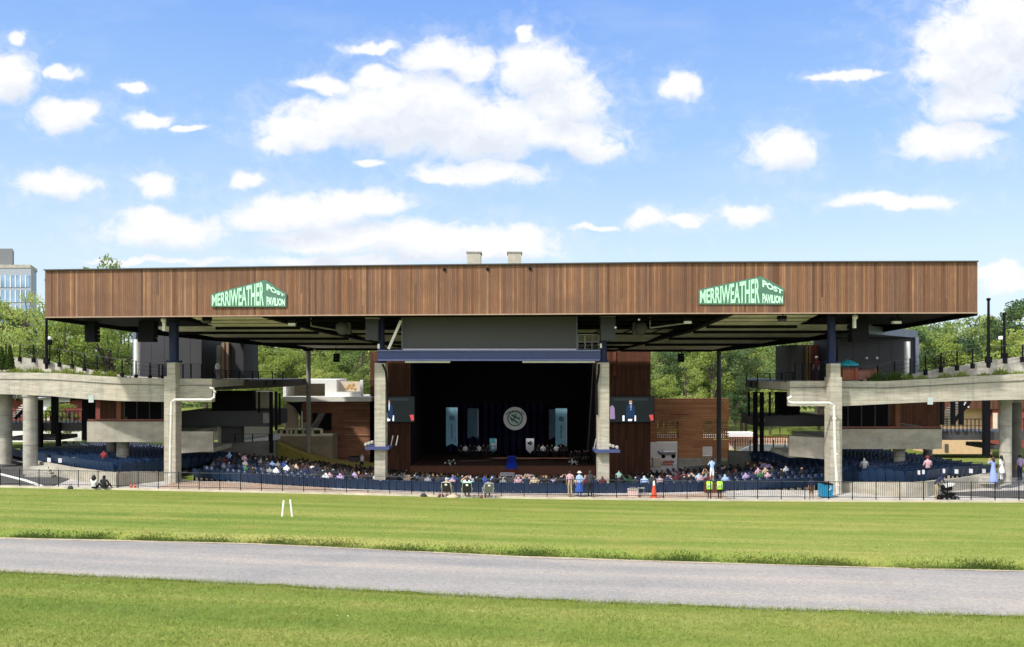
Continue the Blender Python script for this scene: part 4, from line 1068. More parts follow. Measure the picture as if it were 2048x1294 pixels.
# ------------------------------------------------------------------ retaining walls of the side seating, steps
mb = MB().ribbon([(70, 922, 948, 60), (105, 928, 962, 57.6), (142, 935, 965, 55.8), (180, 940, 968, 54.2), (232, 946.5, 976, 52.0)], .3)
mb.ribbon([(232, 946.5, 976, 52.0), (262, 943.5, 975, 53.4), (335, 945, 972, 55.2)], .3)
one('curved_retaining_wall', mb, M_CONC_P, 'low curved concrete wall below the blue seats at left', 'wall')
mb = MB().ribbon([(1684, 967, 990, 50.3), (1725, 965, 994, 49.6), (1765, 964.5, 998, 48.6), (1812, 965.5, 1000, 47.9), (1856, 963.5, 998, 48.2), (1885, 960, 992, 49.6), (1935, 955, 984, 51.2), (1990, 956, 978, 52.2)], .3)
one('curved_retaining_wall', mb, M_CONC_P, 'low curved concrete wall below the blue seats at right', 'wall')
mb = MB()
for i in range(5):
    mb.pbox(46 + 3 * i, 104 - 2 * i, 957 - 6 * i, 968 - 6 * i, 56.2 + .45 * i, 2.6)
one('concrete_steps', mb, M_CONC2, 'short flight of concrete steps at the foot of the left round column', 'steps')
mb = MB()
for i in range(4): mb.pbox(1900 + 6 * i, 1990 + 3 * i, 956 - 3 * i, 968 - 3 * i, 51.6 + .5 * i, 2.2)
one('concrete_steps', mb, M_CONC2, 'short flight of concrete steps by the right round column', 'steps')

# ------------------------------------------------------------------ stage house
YS = 78.0
st = thing('stage_house', 'big stage house clad in dark brown boards with a wide black stage opening', 'stage', tuple(at(1010, 958, YS)))
z_b, z_t = -4.3, 9.4
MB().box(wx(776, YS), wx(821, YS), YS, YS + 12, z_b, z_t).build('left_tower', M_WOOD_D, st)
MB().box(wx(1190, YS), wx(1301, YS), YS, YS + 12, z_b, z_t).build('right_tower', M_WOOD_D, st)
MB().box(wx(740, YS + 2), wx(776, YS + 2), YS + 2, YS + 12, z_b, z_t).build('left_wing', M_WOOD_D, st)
zf = wz(932, YS)
MB().box(wx(821, YS), wx(1190, YS), YS + .3, YS + 13, z_b, zf).build('stage_floor', plain('dark_stage_boards', (0.08, 0.04, 0.028), .6), st)
MB().box(wx(800, YS), wx(1230, YS), YS + .02, YS + .28, z_b, zf - .02).build('stage_front', plain('stage_front_timber', (0.20, 0.085, 0.05), .7), st)
MB().box(wx(821, YS), wx(1190, YS), YS + 12.5, YS + 12.8, zf, z_t).build('back_drape', M_DRAPE, st)
MB().box(wx(821, YS), wx(1190, YS), YS + .3, YS + 12.8, z_t, z_t + .4).build('fly_ceiling', M_DRAPE, st)
MB().box(wx(821, YS) , wx(821, YS) + .12, YS + .3, YS + 12.5, zf, z_t).build('side_drape', M_DRAPE, st); MB().box(wx(1190, YS) - .12, wx(1190, YS), YS + .3, YS + 12.5, zf, z_t).build('side_drape', M_DRAPE, st)
mb = MB()
for k in range(14):
    x = wx(900, YS + 11) + k * .78; mb.lathe((x, YS + 11.2, zf), [(.34, 0), (.30, 5.6)], 10)
mb.build('navy_backcloth', M_NAVYDR, st, smooth=True)
mb = MB().box(wx(1226, YS), wx(1232, YS), YS - .1, YS - .01, 7.0, z_t)
mb.bar(at(1218, 725, YS - .2), at(1300, 725, YS - .2), .10).build('pipe_batten', M_BRICK, st)
# banners on stage
M_BAN = plain('light_blue_banner', (0.20, 0.40, 0.52), .8, .25, 1.2); M_BAN2 = plain('dim_blue_banner', (0.10, 0.17, 0.24), .8, .25, 1.2); M_BANW = plain('white_banner', (0.62, 0.62, 0.66), .8, .1); M_TEAL = plain('teal_banner', (0.06, 0.22, 0.27), .8, .15)
def banner(lab, x0, x1, yt, yb, Y, mat, point, extra=None):
    r = thing('stage_banner', lab, 'banner', tuple(at((x0 + x1) / 2, yb, Y)), 'banners on the stage'); xm = (x0 + x1) / 2
    pts = [at(x0, yb, Y), at(xm, yb - 6, Y), at(x1, yb, Y)] if not point else [at(x0, yb - 7, Y), at(xm, yb, Y), at(x1, yb - 7, Y)]
    MB().plate(pts + [at(x1, yt, Y), at(x0, yt, Y)], .03).build('cloth', mat, r)
    MB().bar(at(x0 - 1, yt, Y), at(x1 + 1, yt, Y), .05).build('rod', M_BLACK, r)
    MB().pbox(x1 - 1.5, x1 - .2, yt + 3, yb - 6, Y - .02, .015).build('pale_edge', M_BANW, r)
    if extra == 'bird':
        e = MB()
        for a, b_ in (((xm - 5, yt + 11), (xm + 3, yt + 6)), ((xm - 4, yt + 12), (xm + 4, yt + 9)), ((xm - 1, yt + 14), (xm + 5, yt + 10)), ((xm - 5, yt + 8), (xm + 1, yt + 14))): e.bar(at(*a, Y - .03), at(*b_, Y - .03), .02, .09)
        e.build('emblem', M_NAVYDR, r)
    elif extra == 'shield':
        MB().pbox(xm - 4.5, xm + 4.5, yt + 11, yt + 13, Y - .02, .015).pbox(xm - 4, xm + 4, yt + 14, yt + 15.2, Y - .02, .015).lathe(at(xm, yt + 20, Y - .01), [(.16, -.01), (.16, .01)], 12, axis='y').build('emblem', M_BANW, r)
    else:
        MB().lathe(at(xm, yt + 22, Y - .01), [(.28, -.01), (.28, .01)], 14, axis='y').pbox(xm - 1.5, xm + 1.5, yt + 34, yb - 16, Y - .02, .012).build('emblem', M_BAN2 if mat is M_BAN else M_TEAL, r)
banner('long light blue swallowtail banner at the left of the stage', 892, 915, 814, 893, 81, M_BAN, False)
banner('shorter dim blue banner behind, second from left on the stage', 935, 957, 816, 878, 85, M_BAN2, False)
banner('long light blue swallowtail banner at the right of the stage', 1111, 1134, 816, 893, 81, M_BAN, False)
banner('dim blue banner half hidden behind the long right stage banner', 1098, 1119, 818, 880, 85, M_BAN2, False)
banner('small teal pointed banner left of the blue stage runner', 979, 993, 876, 906, 83, M_TEAL, True, 'shield')
banner('small white pointed banner with a dark emblem right of the runner', 1052, 1068, 876, 906, 83, M_BANW, True, 'bird')
# round emblem above the stage
c = at(1030, 837, 84); Re = 23.3 * 84 / FPX
r = thing('round_emblem', 'round white disc with a dark inner ring and crest above the stage', 'emblem', tuple(c))
def disc(rr, y, h=.06): return MB().lathe((c.x, c.y + y, c.z), [(rr, 0), (rr, h)], 36, axis='y')
M_EMB = plain('pale_disc', (0.85, 0.85, 0.82), .7, .05)
disc(Re, 0).build('disc', M_EMB, r)
disc(Re * .66, -.03, .03).build('dark_ring', plain('deep_green', (0.02, 0.06, 0.06), .7), r)
disc(Re * .58, -.06, .03).build('inner_disc', plain('pale_mint', (0.62, 0.80, 0.74), .7, .05), r)
e = MB()
for a0, b0, a1, b1, w in ((-.30, .30, .42, -.05, .10), (-.40, .05, .30, -.40, .09), (-.10, .42, .10, -.46, .08), (.12, .44, -.14, -.10, .07), (.36, .18, .46, -.34, .12), (-.46, .2, -.2, -.3, .06)):
    e.bar((c.x + a0 * Re, c.y - .08, c.z + b0 * Re), (c.x + a1 * Re, c.y - .08, c.z + b1 * Re), .03, w * Re)
e.build('crest', plain('dark_teal_mark', (0.01, 0.03, 0.035), .7), r)
e = MB()
for k in range(9):     # letter-like marks round the top of the ring
    t_ = RAD(150 - k * 15); rr = Re * .82; x, z = c.x + rr * math.cos(t_), c.z + rr * math.sin(t_) * .62 + Re * .12
    e.bar((x - .07, c.y - .02, z - .10), (x + .03, c.y - .02, z + .12), .02, .07)
    if k % 2: e.bar((x - .07, c.y - .021, z + .08), (x + .09, c.y - .021, z + .08), .02, .06)
e.build('ring_lettering', M_BLACK, r)
# risers, runner and steps
r = thing('stage_riser', 'low riser with a pale front edge on the left half of the stage', 'riser', tuple(at(950, 928, 82)), 'risers on the stage')
MB().hexa([at(918, 931, 82), at(987, 929, 83), at(987, 929, 85), at(918, 931, 84), at(918, 923, 82), at(987, 921, 83), at(987, 921, 85), at(918, 923, 84)]).build('platform', M_BLACK, r); MB().bar(at(918, 923, 81.95), at(987, 921, 82.95), .06, .09).build('pale_edge', M_STONE, r)
r = thing('stage_riser', 'low riser with a pale front edge on the right half of the stage', 'riser', tuple(at(1090, 928, 82)), 'risers on the stage')
MB().hexa([at(1064, 930, 83), at(1135, 932, 82), at(1135, 932, 84), at(1064, 930, 85), at(1064, 923, 83), at(1135, 926, 82), at(1135, 926, 84), at(1064, 923, 85)]).build('platform', M_BLACK, r); MB().bar(at(1064, 923, 82.95), at(1135, 926, 81.95), .05, .07).build('pale_edge', M_TREAD, r)
M_RUN = plain('blue_lit_carpet', (0.02, 0.06, 0.62), .8, .15)  # stage light on the blue carpet put into its saturated colour
pts = [Vector((wx(1011, 78), 77.95, zf + .04)), Vector((wx(1034, 78), 77.95, zf + .04)), at(1031, 912, 84), at(1016, 912, 84)]
one('blue_runner', MB().hexa([p_ + Vector((0, 0, -.3)) for p_ in pts] + pts), M_RUN, 'blue carpet runner, stage light in its colour, up the middle of the stage', 'carpet')
r = thing('stage_stairs', 'small dark stairs from the seats to the stage below the blue runner', 'stairs', tuple(at(1022, 956, 77)))
mb = MB()
for k in range(7): mb.box(wx(1008, 77), wx(1038, 77), 77.9 - .24 * (k + 1), 77.9 - .24 * k, -4.2, zf - .28 * (k + 1))
mb.build('steps', M_BRICK, r)

# IMAG screens beside the stage
def imag(lab, x0, x1, yt, yb, Y, full):
    r = thing('video_screen', lab, 'screen', tuple(at((x0 + x1) / 2, yb, Y)), 'video screens beside the stage')
    MB().pbox(x0 - 1, x1 + 1, yt - 1, yb + 1, Y, .35).build('casing', M_BLACK, r)
    def glow(nm, col, e):
        m, t, b = pbr(nm, .5); b.inputs['Base Color'].default_value = (*col, 1); b.inputs['Emission Color'].default_value = (*col, 1); b.inputs['Emission Strength'].default_value = e; return m
    MB().pbox(x0, x1, yt, yb, Y - .03, .02).build('picture', glow('screen_grey', (0.010, 0.013, 0.014), .7), r)
    MB().pbox(x0 + 8, x1 - 12, yt + 4, yt + 8, Y - .04, .01).build('picture_top_band', glow('screen_band', (0.022, 0.028, 0.028), .7), r)
    cx_ = x0 + (42 if full else 13)
    b1 = glow('screen_navy', (0.012, 0.03, 0.075), .7); b2 = glow('screen_skin', (0.35, 0.20, 0.15), .8); b3 = glow('screen_white', (0.62, 0.66, 0.72), .9); b4 = glow('screen_red', (0.45, 0.06, 0.06), .8); b5 = glow('screen_lilac', (0.22, 0.16, 0.26), .8)
    q_ = lambda P: MB().plate([at(a, b_, Y - .05) for a, b_ in P], .01)
    q_([(cx_ - 9, yb - 9), (cx_ - 8, yt + 20), (cx_ - 3, yt + 15), (cx_ + 3, yt + 15), (cx_ + 8, yt + 20), (cx_ + 9, yb - 9)][::-1]).build('speaker_suit', b1, r)
    MB().ball((wx(cx_, Y), Y - .06, wz(yt + 11, Y)), .16, 6, sy=.1).build('speaker_head', b2, r)
    q_([(cx_ - 2, yt + 14), (cx_ + 3, yt + 14), (cx_ + 2, yt + 26), (cx_, yt + 29)]).build('speaker_shirt', b3, r)
    q_([(cx_ - 16, yb - 2), (cx_ - 16, yb - 13), (cx_ - 12, yb - 13), (cx_ - 12, yb - 2)] if full else [(cx_ - 4, yb - 2), (cx_ - 4, yb - 8), (cx_, yb - 8), (cx_, yb - 2)]).build('white_shape', b3, r)
    q_([(cx_ + 8, yb - 2), (cx_ + 8, yb - 13), (cx_ + 11, yb - 13), (cx_ + 11, yb - 2)]).build('white_shape', b3, r)
    q_([(cx_ - 5, yb - 2), (cx_ - 5, yb - 6), (cx_ + 4, yb - 6), (cx_ + 2, yb - 2)]).build('white_shape', b3, r)
    q_([(x1 - 10, yb - 14), (x1 - 2, yb - 15), (x1 - 1, yb - 4), (x1 - 6, yb - 2)]).build('red_drape', b4, r)
    if full: q_([(x0 + 1, yb - 6), (x0 + 1, yb - 30), (x0 + 6, yb - 34), (x0 + 10, yb - 28), (x0 + 11, yb - 6)]).build('side_figure', b5, r)
imag('video screen showing a speaker in a dark suit, right of the stage opening', 1219, 1308, 793, 844, 76.6, True)
imag('video screen showing a dark suited speaker, left of the stage, half behind the column', 764, 829, 793, 844, 76.6, False)

# ------------------------------------------------------------------ pale and brown side building at left
Yp = 80.0
r = thing('side_building', 'brown boarded building with a white flat roofed top left of the stage', 'building', tuple(at(660, 925, Yp)))
MB().pbox(600, 748, 799, 935, Yp, 6).build('boarded_wall', M_WOOD_HB, r)
MB().pbox(625, 663, 826, 861, Yp - .03, .02).build('dark_opening', M_BLACK, r)
MB().pbox(569, 743, 793.5, 803, Yp - 1.6, 7).build('roof_slab', M_STONE, r)
w = MB().pbox(566, 673, 759, 767, Yp - .8, 5).pbox(566, 572, 767, 794, Yp - .8, 5).pbox(650, 673, 767, 794, Yp - .8, 5).pbox(572, 650, 767, 794, Yp + 2.5, 1.5)
w.build('white_upper_storey', M_WHITE, r)
MB().pbox(572, 650, 767.2, 793, Yp + 2.4, .08).build('recess_wall', plain('grey_tan_recess', (0.38, 0.33, 0.25), .8), r)
MB().pbox(673, 720, 763, 783, Yp + .2, .3).build('cream_panel', M_CREAMW, r)
MB().pbox(720, 726, 760, 794, Yp - .6, .4).build('white_post', M_WHITE, r)
MB().pbox(673, 722, 784, 794, Yp - .9, .3).build('white_parapet', M_WHITE, r)
dm = MB()
for a, b_ in ((698, 771), (702, 775), (706, 769), (709, 777), (694, 776)): dm.lathe(at(a, b_, Yp + .15), [(.12, 0), (.16, .02)], 8, axis='y')
dm.build('ochre_leaf_motif', plain('ochre', (0.55, 0.32, 0.10), .7), r)
mb = MB()
for k in range(7): px = 726 + 4 * k; mb.bar(at(px, 794, Yp - .4), at(px, 762, Yp - .4), .05)
mb.bar(at(726, 762, Yp - .4), at(752, 762, Yp - .4), .07).bar(at(726, 778, Yp - .4), at(752, 778, Yp - .4), .04); mb.build('terrace_grille', M_BLACK, r)
x = wx(584, Yp - 1); MB().tube([(x, Yp - 1, wz(870, Yp)), (x, Yp - 1, wz(806, Yp))], .62, 20).build('stucco_drum', plain('tan_stucco', (0.36, 0.28, 0.22), .85, .08), r, smooth=True)
MB().plate([at(572, 804, Yp - 1.7), at(603, 804, Yp - 1.7), at(600, 832, Yp - 1.7), at(590, 815, Yp - 1.7)][::-1], .3).build('drum_eave', M_BLACK, r)
mb = MB()
for k in range(9): mb.pbox(636 - 1.9 * k, 648 - 1.9 * k, 828 + 3.3 * k, 829.6 + 3.3 * k, Yp - 1.0, .8)
mb.bar(at(620, 858, Yp - 1), at(646, 826, Yp - 1), .08); mb.build('stair_flight', M_TREAD, r)
mb = MB().bar(at(604, 860, Yp - 1.2), at(604, 822, Yp - 1.2), .12)
for k in range(4): mb.bar(at(604, 846 + 3.5 * k, Yp - 1.2), at(616, 847 + 3.5 * k, Yp - 1.2), .05)
mb.build('white_stair_post', M_WHITE, r)
mb = MB()
for a, b_, c_ in ((689, 739, 841), (689, 707, 853), (689, 740, 869)): mb.bar(at(a, c_, Yp - .05), at(b_, c_ + 1.5, Yp - .05), .06, .07)
mb.build('pale_cladding_strip', plain('pale_timber_strip', (0.34, 0.22, 0.15), .7), r)
r = thing('planter_wall', 'tan concrete planter wall with a white balustrade left of the brown building', 'wall', tuple(at(610, 930, Yp - 4)))
MB().pbox(549, 664, 871, 935, Yp - 4, 2.5).build('wall', plain('tan_concrete', (0.27, 0.215, 0.15), .9, .25, .8), r)
b_ = MB().pbox(549, 640, 857, 860, Yp - 4.1, .3).pbox(549, 664, 868, 872.5, Yp - 4.2, .5)
for px in (550, 560, 572, 580, 589, 604, 622, 640): b_.pbox(px, px + 4.5, 858, 870, Yp - 4.1, .3)
b_.build('balustrade', plain('cream_balustrade', (0.62, 0.56, 0.42), .8), r)
hd = MB()
for px in range(552, 640, 9): hd.ball(at(px + 4, 864, Yp - 3.6), .33, 6)
hd.build('hedge', M_BLADE_D, r)
for a, b_ in ((552, 640), (615, 664)): pass
one('stair_rail', MB().bar(at(562, 884, Yp - 4.6), at(648, 928, Yp - 4.6), .07).bar(at(562, 892, Yp - 4.6), at(648, 936, Yp - 4.6), .07), M_BLACK, 'thin dark hand rail slanting down across the tan planter wall', 'hand rail')
mb = MB().plate([at(520, 905, 74), at(552, 886, 74), at(600, 905, 74), at(660, 925, 74), at(752, 934, 74), at(752, 945, 74), at(520, 945, 74)][::-1], 3.0)
tag(mb.build('grass_slope', plain('dry_yellow_grass', (0.27, 0.22, 0.05), .95, .3, 3)), 'dry yellow grass slope beside the crowd left of the stage', 'grass', kind='stuff')
for px, h_, lab in ((703, 0, 'dark wheeled bin below the brown building, left of two'), (712, 0, 'dark wheeled bin below the brown building, right of two')):
    r = thing('wheeled_bin', lab, 'bin', tuple(at(px, 931, 76)), 'dark bins by the brown building')
    a = at(px, 931, 76); MB().hexa([(a.x - .17, a.y, a.z), (a.x + .17, a.y, a.z), (a.x + .17, a.y + .4, a.z), (a.x - .17, a.y + .4, a.z), (a.x - .22, a.y - .05, a.z + .8), (a.x + .22, a.y - .05, a.z + .8), (a.x + .22, a.y + .45, a.z + .8), (a.x - .22, a.y + .45, a.z + .8)]).build('body', M_DARKM, r)
    MB().box(a.x - .24, a.x + .24, a.y - .08, a.y + .47, a.z + .8, a.z + .87).build('lid', M_BLACK, r)

# orange timber wall at right
Yr = 80.0
r = thing('timber_wall', 'tall orange brown boarded wall with lattice openings right of the stage', 'wall', tuple(at(1383, 932, Yr)))
w = MB().pbox(1296, 1458, 797, 842, Yr, .5).pbox(1357, 1405, 842, 916, Yr, .5).pbox(1296, 1313, 842, 884, Yr, .5).pbox(1427, 1458, 880, 916, Yr, .5).pbox(1313, 1357, 878, 883, Yr, .5).pbox(1405, 1427, 878, 893, Yr, .5)
w.build('boards', M_WOOD_H, r)
lt = MB()
for x0, x1 in ((1313, 1357), (1405, 1458)):
    k = x0
    while k < x1 - 1: lt.pbox(k, k + 2.0, 842, 878, Yr + .1, .2); k += 4.0
    for yy_ in range(846, 878, 5): lt.pbox(x0, x1, yy_, yy_ + 2.0, Yr + .13, .12)
lt.build('lattice', M_WOOD_H, r)
MB().pbox(1357, 1405, 916, 936, Yr - .1, .7).pbox(1427, 1458, 916, 936, Yr - .1, .7).build('concrete_plinth', M_CONC_P, r)
MB().pbox(1340, 1378, 828, 829.6, Yr - .05, .04).build('dark_strip', M_BRICK, r)
MB().pbox(1290, 1360, 884, 945, Yr + 5, .3).pbox(1404, 1430, 893, 936, Yr + 3, .3).pbox(1310, 1460, 868, 877, Yr + 6, .3).build('white_backing', M_STONE, r)
MB().pbox(1405, 1428, 912, 934, Yr + .8, .5).pbox(1306, 1322, 916, 945, Yr + .2, .8).build('tan_plinth', M_CREAMW, r)
r = thing('parked_cart', 'pale service cart parked in the opening under the lattice at right', 'cart', tuple(at(1338, 915, Yr + 2)))
MB().pbox(1322, 1352, 905, 911, Yr + 2, 2).build('body', M_TREAD, r)
for px in (1327, 1347): MB().lathe(at(px, 913, Yr + 1.95), [(.2, 0), (.2, .15)], 12, axis='y').build('wheel', M_BLACK, r)
MB().pbox(1324, 1327, 896, 906, Yr + 2, .1).pbox(1326, 1350, 903, 906, Yr + 2.2, .5).build('bench', M_WHITE, r)
r = thing('orange_barrel', 'orange red low barricade lying on the ramp right of the stage', 'barricade', tuple(at(1336, 930, 77)))
MB().pbox(1326, 1348, 922, 926, 77, .1).pbox(1328, 1346, 927, 930, 77, .1).build('board', plain('orange_plastic', (0.50, 0.10, 0.05), .5), r)
MB().bar(at(1329, 933, 77), at(1332, 920, 77), .08).bar(at(1345, 933, 77), at(1342, 920, 77), .08).build('leg', M_TREAD, r)
# white terrace with red railings far right of that wall
r = thing('far_terrace', 'sunlit white terrace with red brown railings behind the right steel posts', 'terrace', tuple(at(1520, 905, 84)))
MB().pbox(1458, 1512, 866, 874, 84, 2).build('white_canopy', M_WHITE, r)
MB().plate([at(1478, 902, 78), at(1510, 888, 78), at(1582, 890, 78), at(1582, 908, 78), at(1478, 908, 78)][::-1], .5).build('white_wall', M_WHITE, r)
mb = MB()
for px in range(1460, 1580, 5): mb.pbox(px, px + 1.6, 874, 892, 83, .1)
mb.pbox(1458, 1580, 874, 876, 83, .12).pbox(1458, 1580, 883, 884.5, 83, .12); mb.build('red_railing', plain('orange_red_railing', (0.36, 0.10, 0.05), .6), r)
MB().pbox(1458, 1580, 876, 900, 86, .2).build('pale_back_wall', M_CREAMW, r)
# sunlit landing behind the left steel deck
r = thing('far_terrace', 'sunlit white landing seen between the decks of the left terrace', 'terrace', tuple(at(515, 888, 78)))
MB().pbox(487, 540, 848, 886, 78, 1).build('white_wall', M_STONE, r)
MB().pbox(424, 440, 842, 880, 77.5, 1).build('pale_pier', M_CREAMW, r)
MB().plate([at(425, 886, 68.5), at(490, 880, 68.5), at(540, 872, 68.5), at(540, 884, 68.5), at(425, 890, 68.5)][::-1], 3).build('white_landing', M_WHITE, r)
MB().pbox(507, 541, 783, 824, 78, 1).build('beige_wall', plain('beige_wall', (0.50, 0.45, 0.36), .8), r)
for k in range(5): MB().pbox(489 + 9 * k, 495 + 9 * k, 849, 853, 77.95, .03).build('window', M_DARKM, r)

# ------------------------------------------------------------------ behind the columns at far left and far right: steel decks, stairs, low buildings
def side_deck(lab, X):
    r = thing('steel_walkway', lab, 'walkway', tuple(at(X['at'][0], X['at'][1], X['Y'])), 'dark steel walkways')
    for a, b_, yt, yb in X['posts']: MB().pbox(a, b_, yt, yb, X['Y'], .4).build('steel_post', M_BLACK, r)
    for a, b_, yt, yb in X['slabs']: MB().pbox(a, b_, yt, yb, X['Y'] + .5, 3).build('deck', M_DARKM, r)
    mb = MB()
    for a, b_, yt, yb in X['rails']:
        k = a
        while k <= b_: mb.bar(at(k, yb, X['Y'] + .4), at(k, yt, X['Y'] + .4), .05); k += 8
        mb.bar(at(a, yt, X['Y'] + .4), at(b_, yt, X['Y'] + .4), .06).bar(at(a, (yt + yb) / 2, X['Y'] + .4), at(b_, (yt + yb) / 2, X['Y'] + .4), .03)
    mb.build('guard_rail', M_BLACK, r)
side_deck('dark steel walkway on posts behind the left round columns', dict(at=(120, 900), Y=66, posts=[(102, 112, 792, 868), (111, 117, 845, 893), (164, 178, 796, 880), (180, 186, 796, 840), (72, 81, 800, 895)], slabs=[(-20, 178, 846, 862), (20, 116, 873, 881)], rails=[(76, 176, 822, 847), (0, 50, 822, 847)]))
side_deck('dark steel walkway on posts behind the right round column', dict(at=(1940, 900), Y=62, posts=[(1970, 1981, 800, 912), (1884, 1889, 800, 850), (1906, 1911, 800, 850), (1922, 1928, 800, 850), (1876, 1881, 800, 860)], slabs=[(1870, 2070, 863, 880), (1975, 2003, 890, 898)], rails=[(1886, 1975, 838, 864), (2024, 2060, 838, 864)]))
for sgn, P in ((-1, dict(x=64, y=796, dx=-4.6, dy=4.6, Y=70, n=9, lab='pale stair flight rising under the left walkway')), (1, dict(x=1898, y=848, dx=3.4, dy=-4.6, Y=66, n=10, lab='dark stair flight behind the right balcony end'))):
    r = thing('stair_flight', P['lab'], 'stairs', tuple(at(P['x'], P['y'], P['Y'])), 'stairs below the walkways')
    mb = MB()
    for k in range(P['n']): mb.pbox(P['x'] + P['dx'] * k - 9, P['x'] + P['dx'] * k + 9, P['y'] + P['dy'] * k, P['y'] + P['dy'] * k + 1.5, P['Y'], 1.4)
    mb.build('treads', M_STONE if sgn < 0 else M_TREAD, r)
    MB().bar(at(P['x'] + 8, P['y'] - 2, P['Y'] - .1), at(P['x'] + P['dx'] * P['n'] + 8, P['y'] + P['dy'] * P['n'], P['Y'] - .1), .12, .25).build('stringer', M_BLACK, r)
r = thing('low_building', 'low red brown and white building seen under the left walkway', 'building', tuple(at(110, 895, 77)))
MB().pbox(-60, 205, 800, 862, 77, 2.5).build('brick_wall', M_BRICK, r)
MB().pbox(76, 110, 803, 826, 76.9, .05).pbox(-20, 50, 858, 884, 76.7, .3).pbox(78, 163, 862, 882, 76.7, .3).pbox(76, 140, 797, 804, 76.8, .1).build('white_panel', M_WHITE, r)
for px in (84, 94, 104, 118, 130, 142): MB().pbox(px, px + 6, 822, 845, 76.85, .05).build('window', M_CREAMW if px < 110 else M_DARKM, r)
MB().pbox(-60, 205, 790, 797, 76.4, 4).build('roof', M_DARKM, r)
r = thing('low_building', 'low tan and red brown building seen under the right walkway', 'building', tuple(at(1940, 905, 80)))
MB().pbox(1866, 1985, 818, 908, 80, 4).build('tan_wall', M_TAN, r)
MB().pbox(1985, 2090, 812, 895, 79, 4).build('brick_wall', M_BRICK, r)
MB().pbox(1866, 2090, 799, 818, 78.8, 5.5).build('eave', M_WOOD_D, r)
MB().pbox(1995, 2003, 828, 866, 78.95, .04).pbox(1905, 1912, 830, 850, 79.9, .05).pbox(1890, 1897, 888, 904, 79.9, .05).build('window', M_DARKM, r)
MB().pbox(1986, 1995, 826, 868, 78.94, .04).pbox(2003, 2012, 826, 868, 78.94, .04).build('door', M_CREAMW, r)
MB().plate([at(1925, 815, 78.5), at(1932, 805, 78.5), at(1939, 815, 78.5)][::-1], .2).build('gable_vent', M_WHITE, r)

# ------------------------------------------------------------------ office block far left
m, t, b = pbr('blue_window_glass', 0.08, 0, 0.6); p = pos(t)
v = nd(t, 'ShaderNodeTexVoronoi'); v.inputs['Scale'].default_value = .28; t.links.new(p, v.inputs['Vector'])
t.links.new(ramp(t, v.outputs['Distance'], [(0.2, (0.10, 0.19, 0.32)), (0.8, (0.24, 0.36, 0.52))]), b.inputs['Base Color'])
M_GLASS = m
Yo = 220.0
r = thing('office_block', 'tall glazed office block with a grey rooftop box at far left', 'building', (wx(20, Yo), Yo, 0))
x0, x1 = wx(-60, Yo), wx(62, Yo); zt = wz(536, Yo); xr = wx(73, Yo + 10)
MB().add([(x0, Yo, 0), (x1, Yo, 0), (xr, Yo + 10, 0), (x0, Yo + 12, 0), (x0, Yo, zt), (x1, Yo, zt), (xr, Yo + 10, zt), (x0, Yo + 12, zt)], [(3, 2, 1, 0), (4, 5, 6, 7), (0, 1, 5, 4), (1, 2, 6, 5), (2, 3, 7, 6), (3, 0, 4, 7)]).build('wall', plain('pale_cladding', (0.30, 0.33, 0.37), .7), r)
for k in range(6):
    za = zt - 2.0 - k * 4.1; MB().box(x0 + .5, x1 - .3, Yo - .12, Yo - .02, za - 3.3, za).build('window_band', M_GLASS, r)
    s = MB()
    for j in range(1, 12): xx = x0 + (x1 - x0) * j / 12; s.box(xx - .12, xx + .12, Yo - .2, Yo - .12, za - 3.3, za)
    s.build('mullion', M_STONE, r)
MB().prism([(x0, Yo - .15), (x1, Yo - .15), (xr + .2, Yo + 10.1), (x0, Yo + 12)], zt, zt + .9).build('cornice', M_CONC2, r)
MB().prism([(wx(-60, Yo), Yo + 2), (wx(25, Yo + 2), Yo + 2), (wx(28, Yo + 8), Yo + 8), (wx(-60, Yo), Yo + 8)], zt + .9, wz(495, Yo)).build('penthouse', plain('mid_grey_cladding', (0.16, 0.165, 0.17), .7, .1), r)

# ------------------------------------------------------------------ hung speakers, lamps, reflectors under the roof edge
def line_array(lab, x0, x1, yt, yb, Y, mat=M_BLACK, curve=.25):
    r = thing('speaker_stack', lab, 'loudspeaker', tuple(at((x0 + x1) / 2, yb, Y)), 'hung loudspeaker stacks')
    n = 6; zt, zb = wz(yt, Y), wz(yb, Y); h = (zt - zb) / n; xa, xb = wx(x0, Y), wx(x1, Y)
    for k in range(n):
        za = zt - h * k; off = -curve * (k / n) ** 2 * .35; xo = (.04 * k * k / n if x0 < 200 else 0); xa, xb = wx(x0, Y) + xo, wx(x1, Y) + xo
        MB().hexa([(xa, Y + off, za - h * .99), (xb, Y + off, za - h * .99), (xb, Y + .7 + off, za - h * .97), (xa, Y + .7 + off, za - h * .97), (xa, Y + off + .03, za), (xb, Y + off + .03, za), (xb, Y + .7 + off, za - .03), (xa, Y + .7 + off, za - .03)]).build('cabinet', mat, r)
    MB().box(xa - .02, xb + .02, Y, Y + .7, zt + .02, zt + .14).bar(((xa + xb) / 2, Y + .35, zt + .1), ((xa + xb) / 2, Y + .35, zt + 1.2), .08).build('hanging_frame', M_TREAD, r)
M_SPK = plain('charcoal_speaker', (0.012, 0.012, 0.014), .7, spec=.08)
M_SPKG = plain('dim_grey_speaker', (0.050, 0.050, 0.052), .7)
line_array('black curved speaker stack hanging at the far left end of the roof', 169, 189, 636, 684, 54.5, M_SPK, 1.2)
line_array('wide black speaker stack hanging left of the left outer column', 277, 308, 634, 684, 54.0, M_SPK, .6)
line_array('wide black speaker stack hanging right of the right outer column', 1703, 1737, 630, 684, 50.0, M_SPK, .6)
line_array('dim grey speaker stack hanging beside the left inner column top', 731, 756, 638, 680, 51.0, M_SPKG, .3)
line_array('dim grey speaker stack hanging in front of the right inner column top', 1202, 1231, 634, 681, 50.2, M_SPKG, .3)
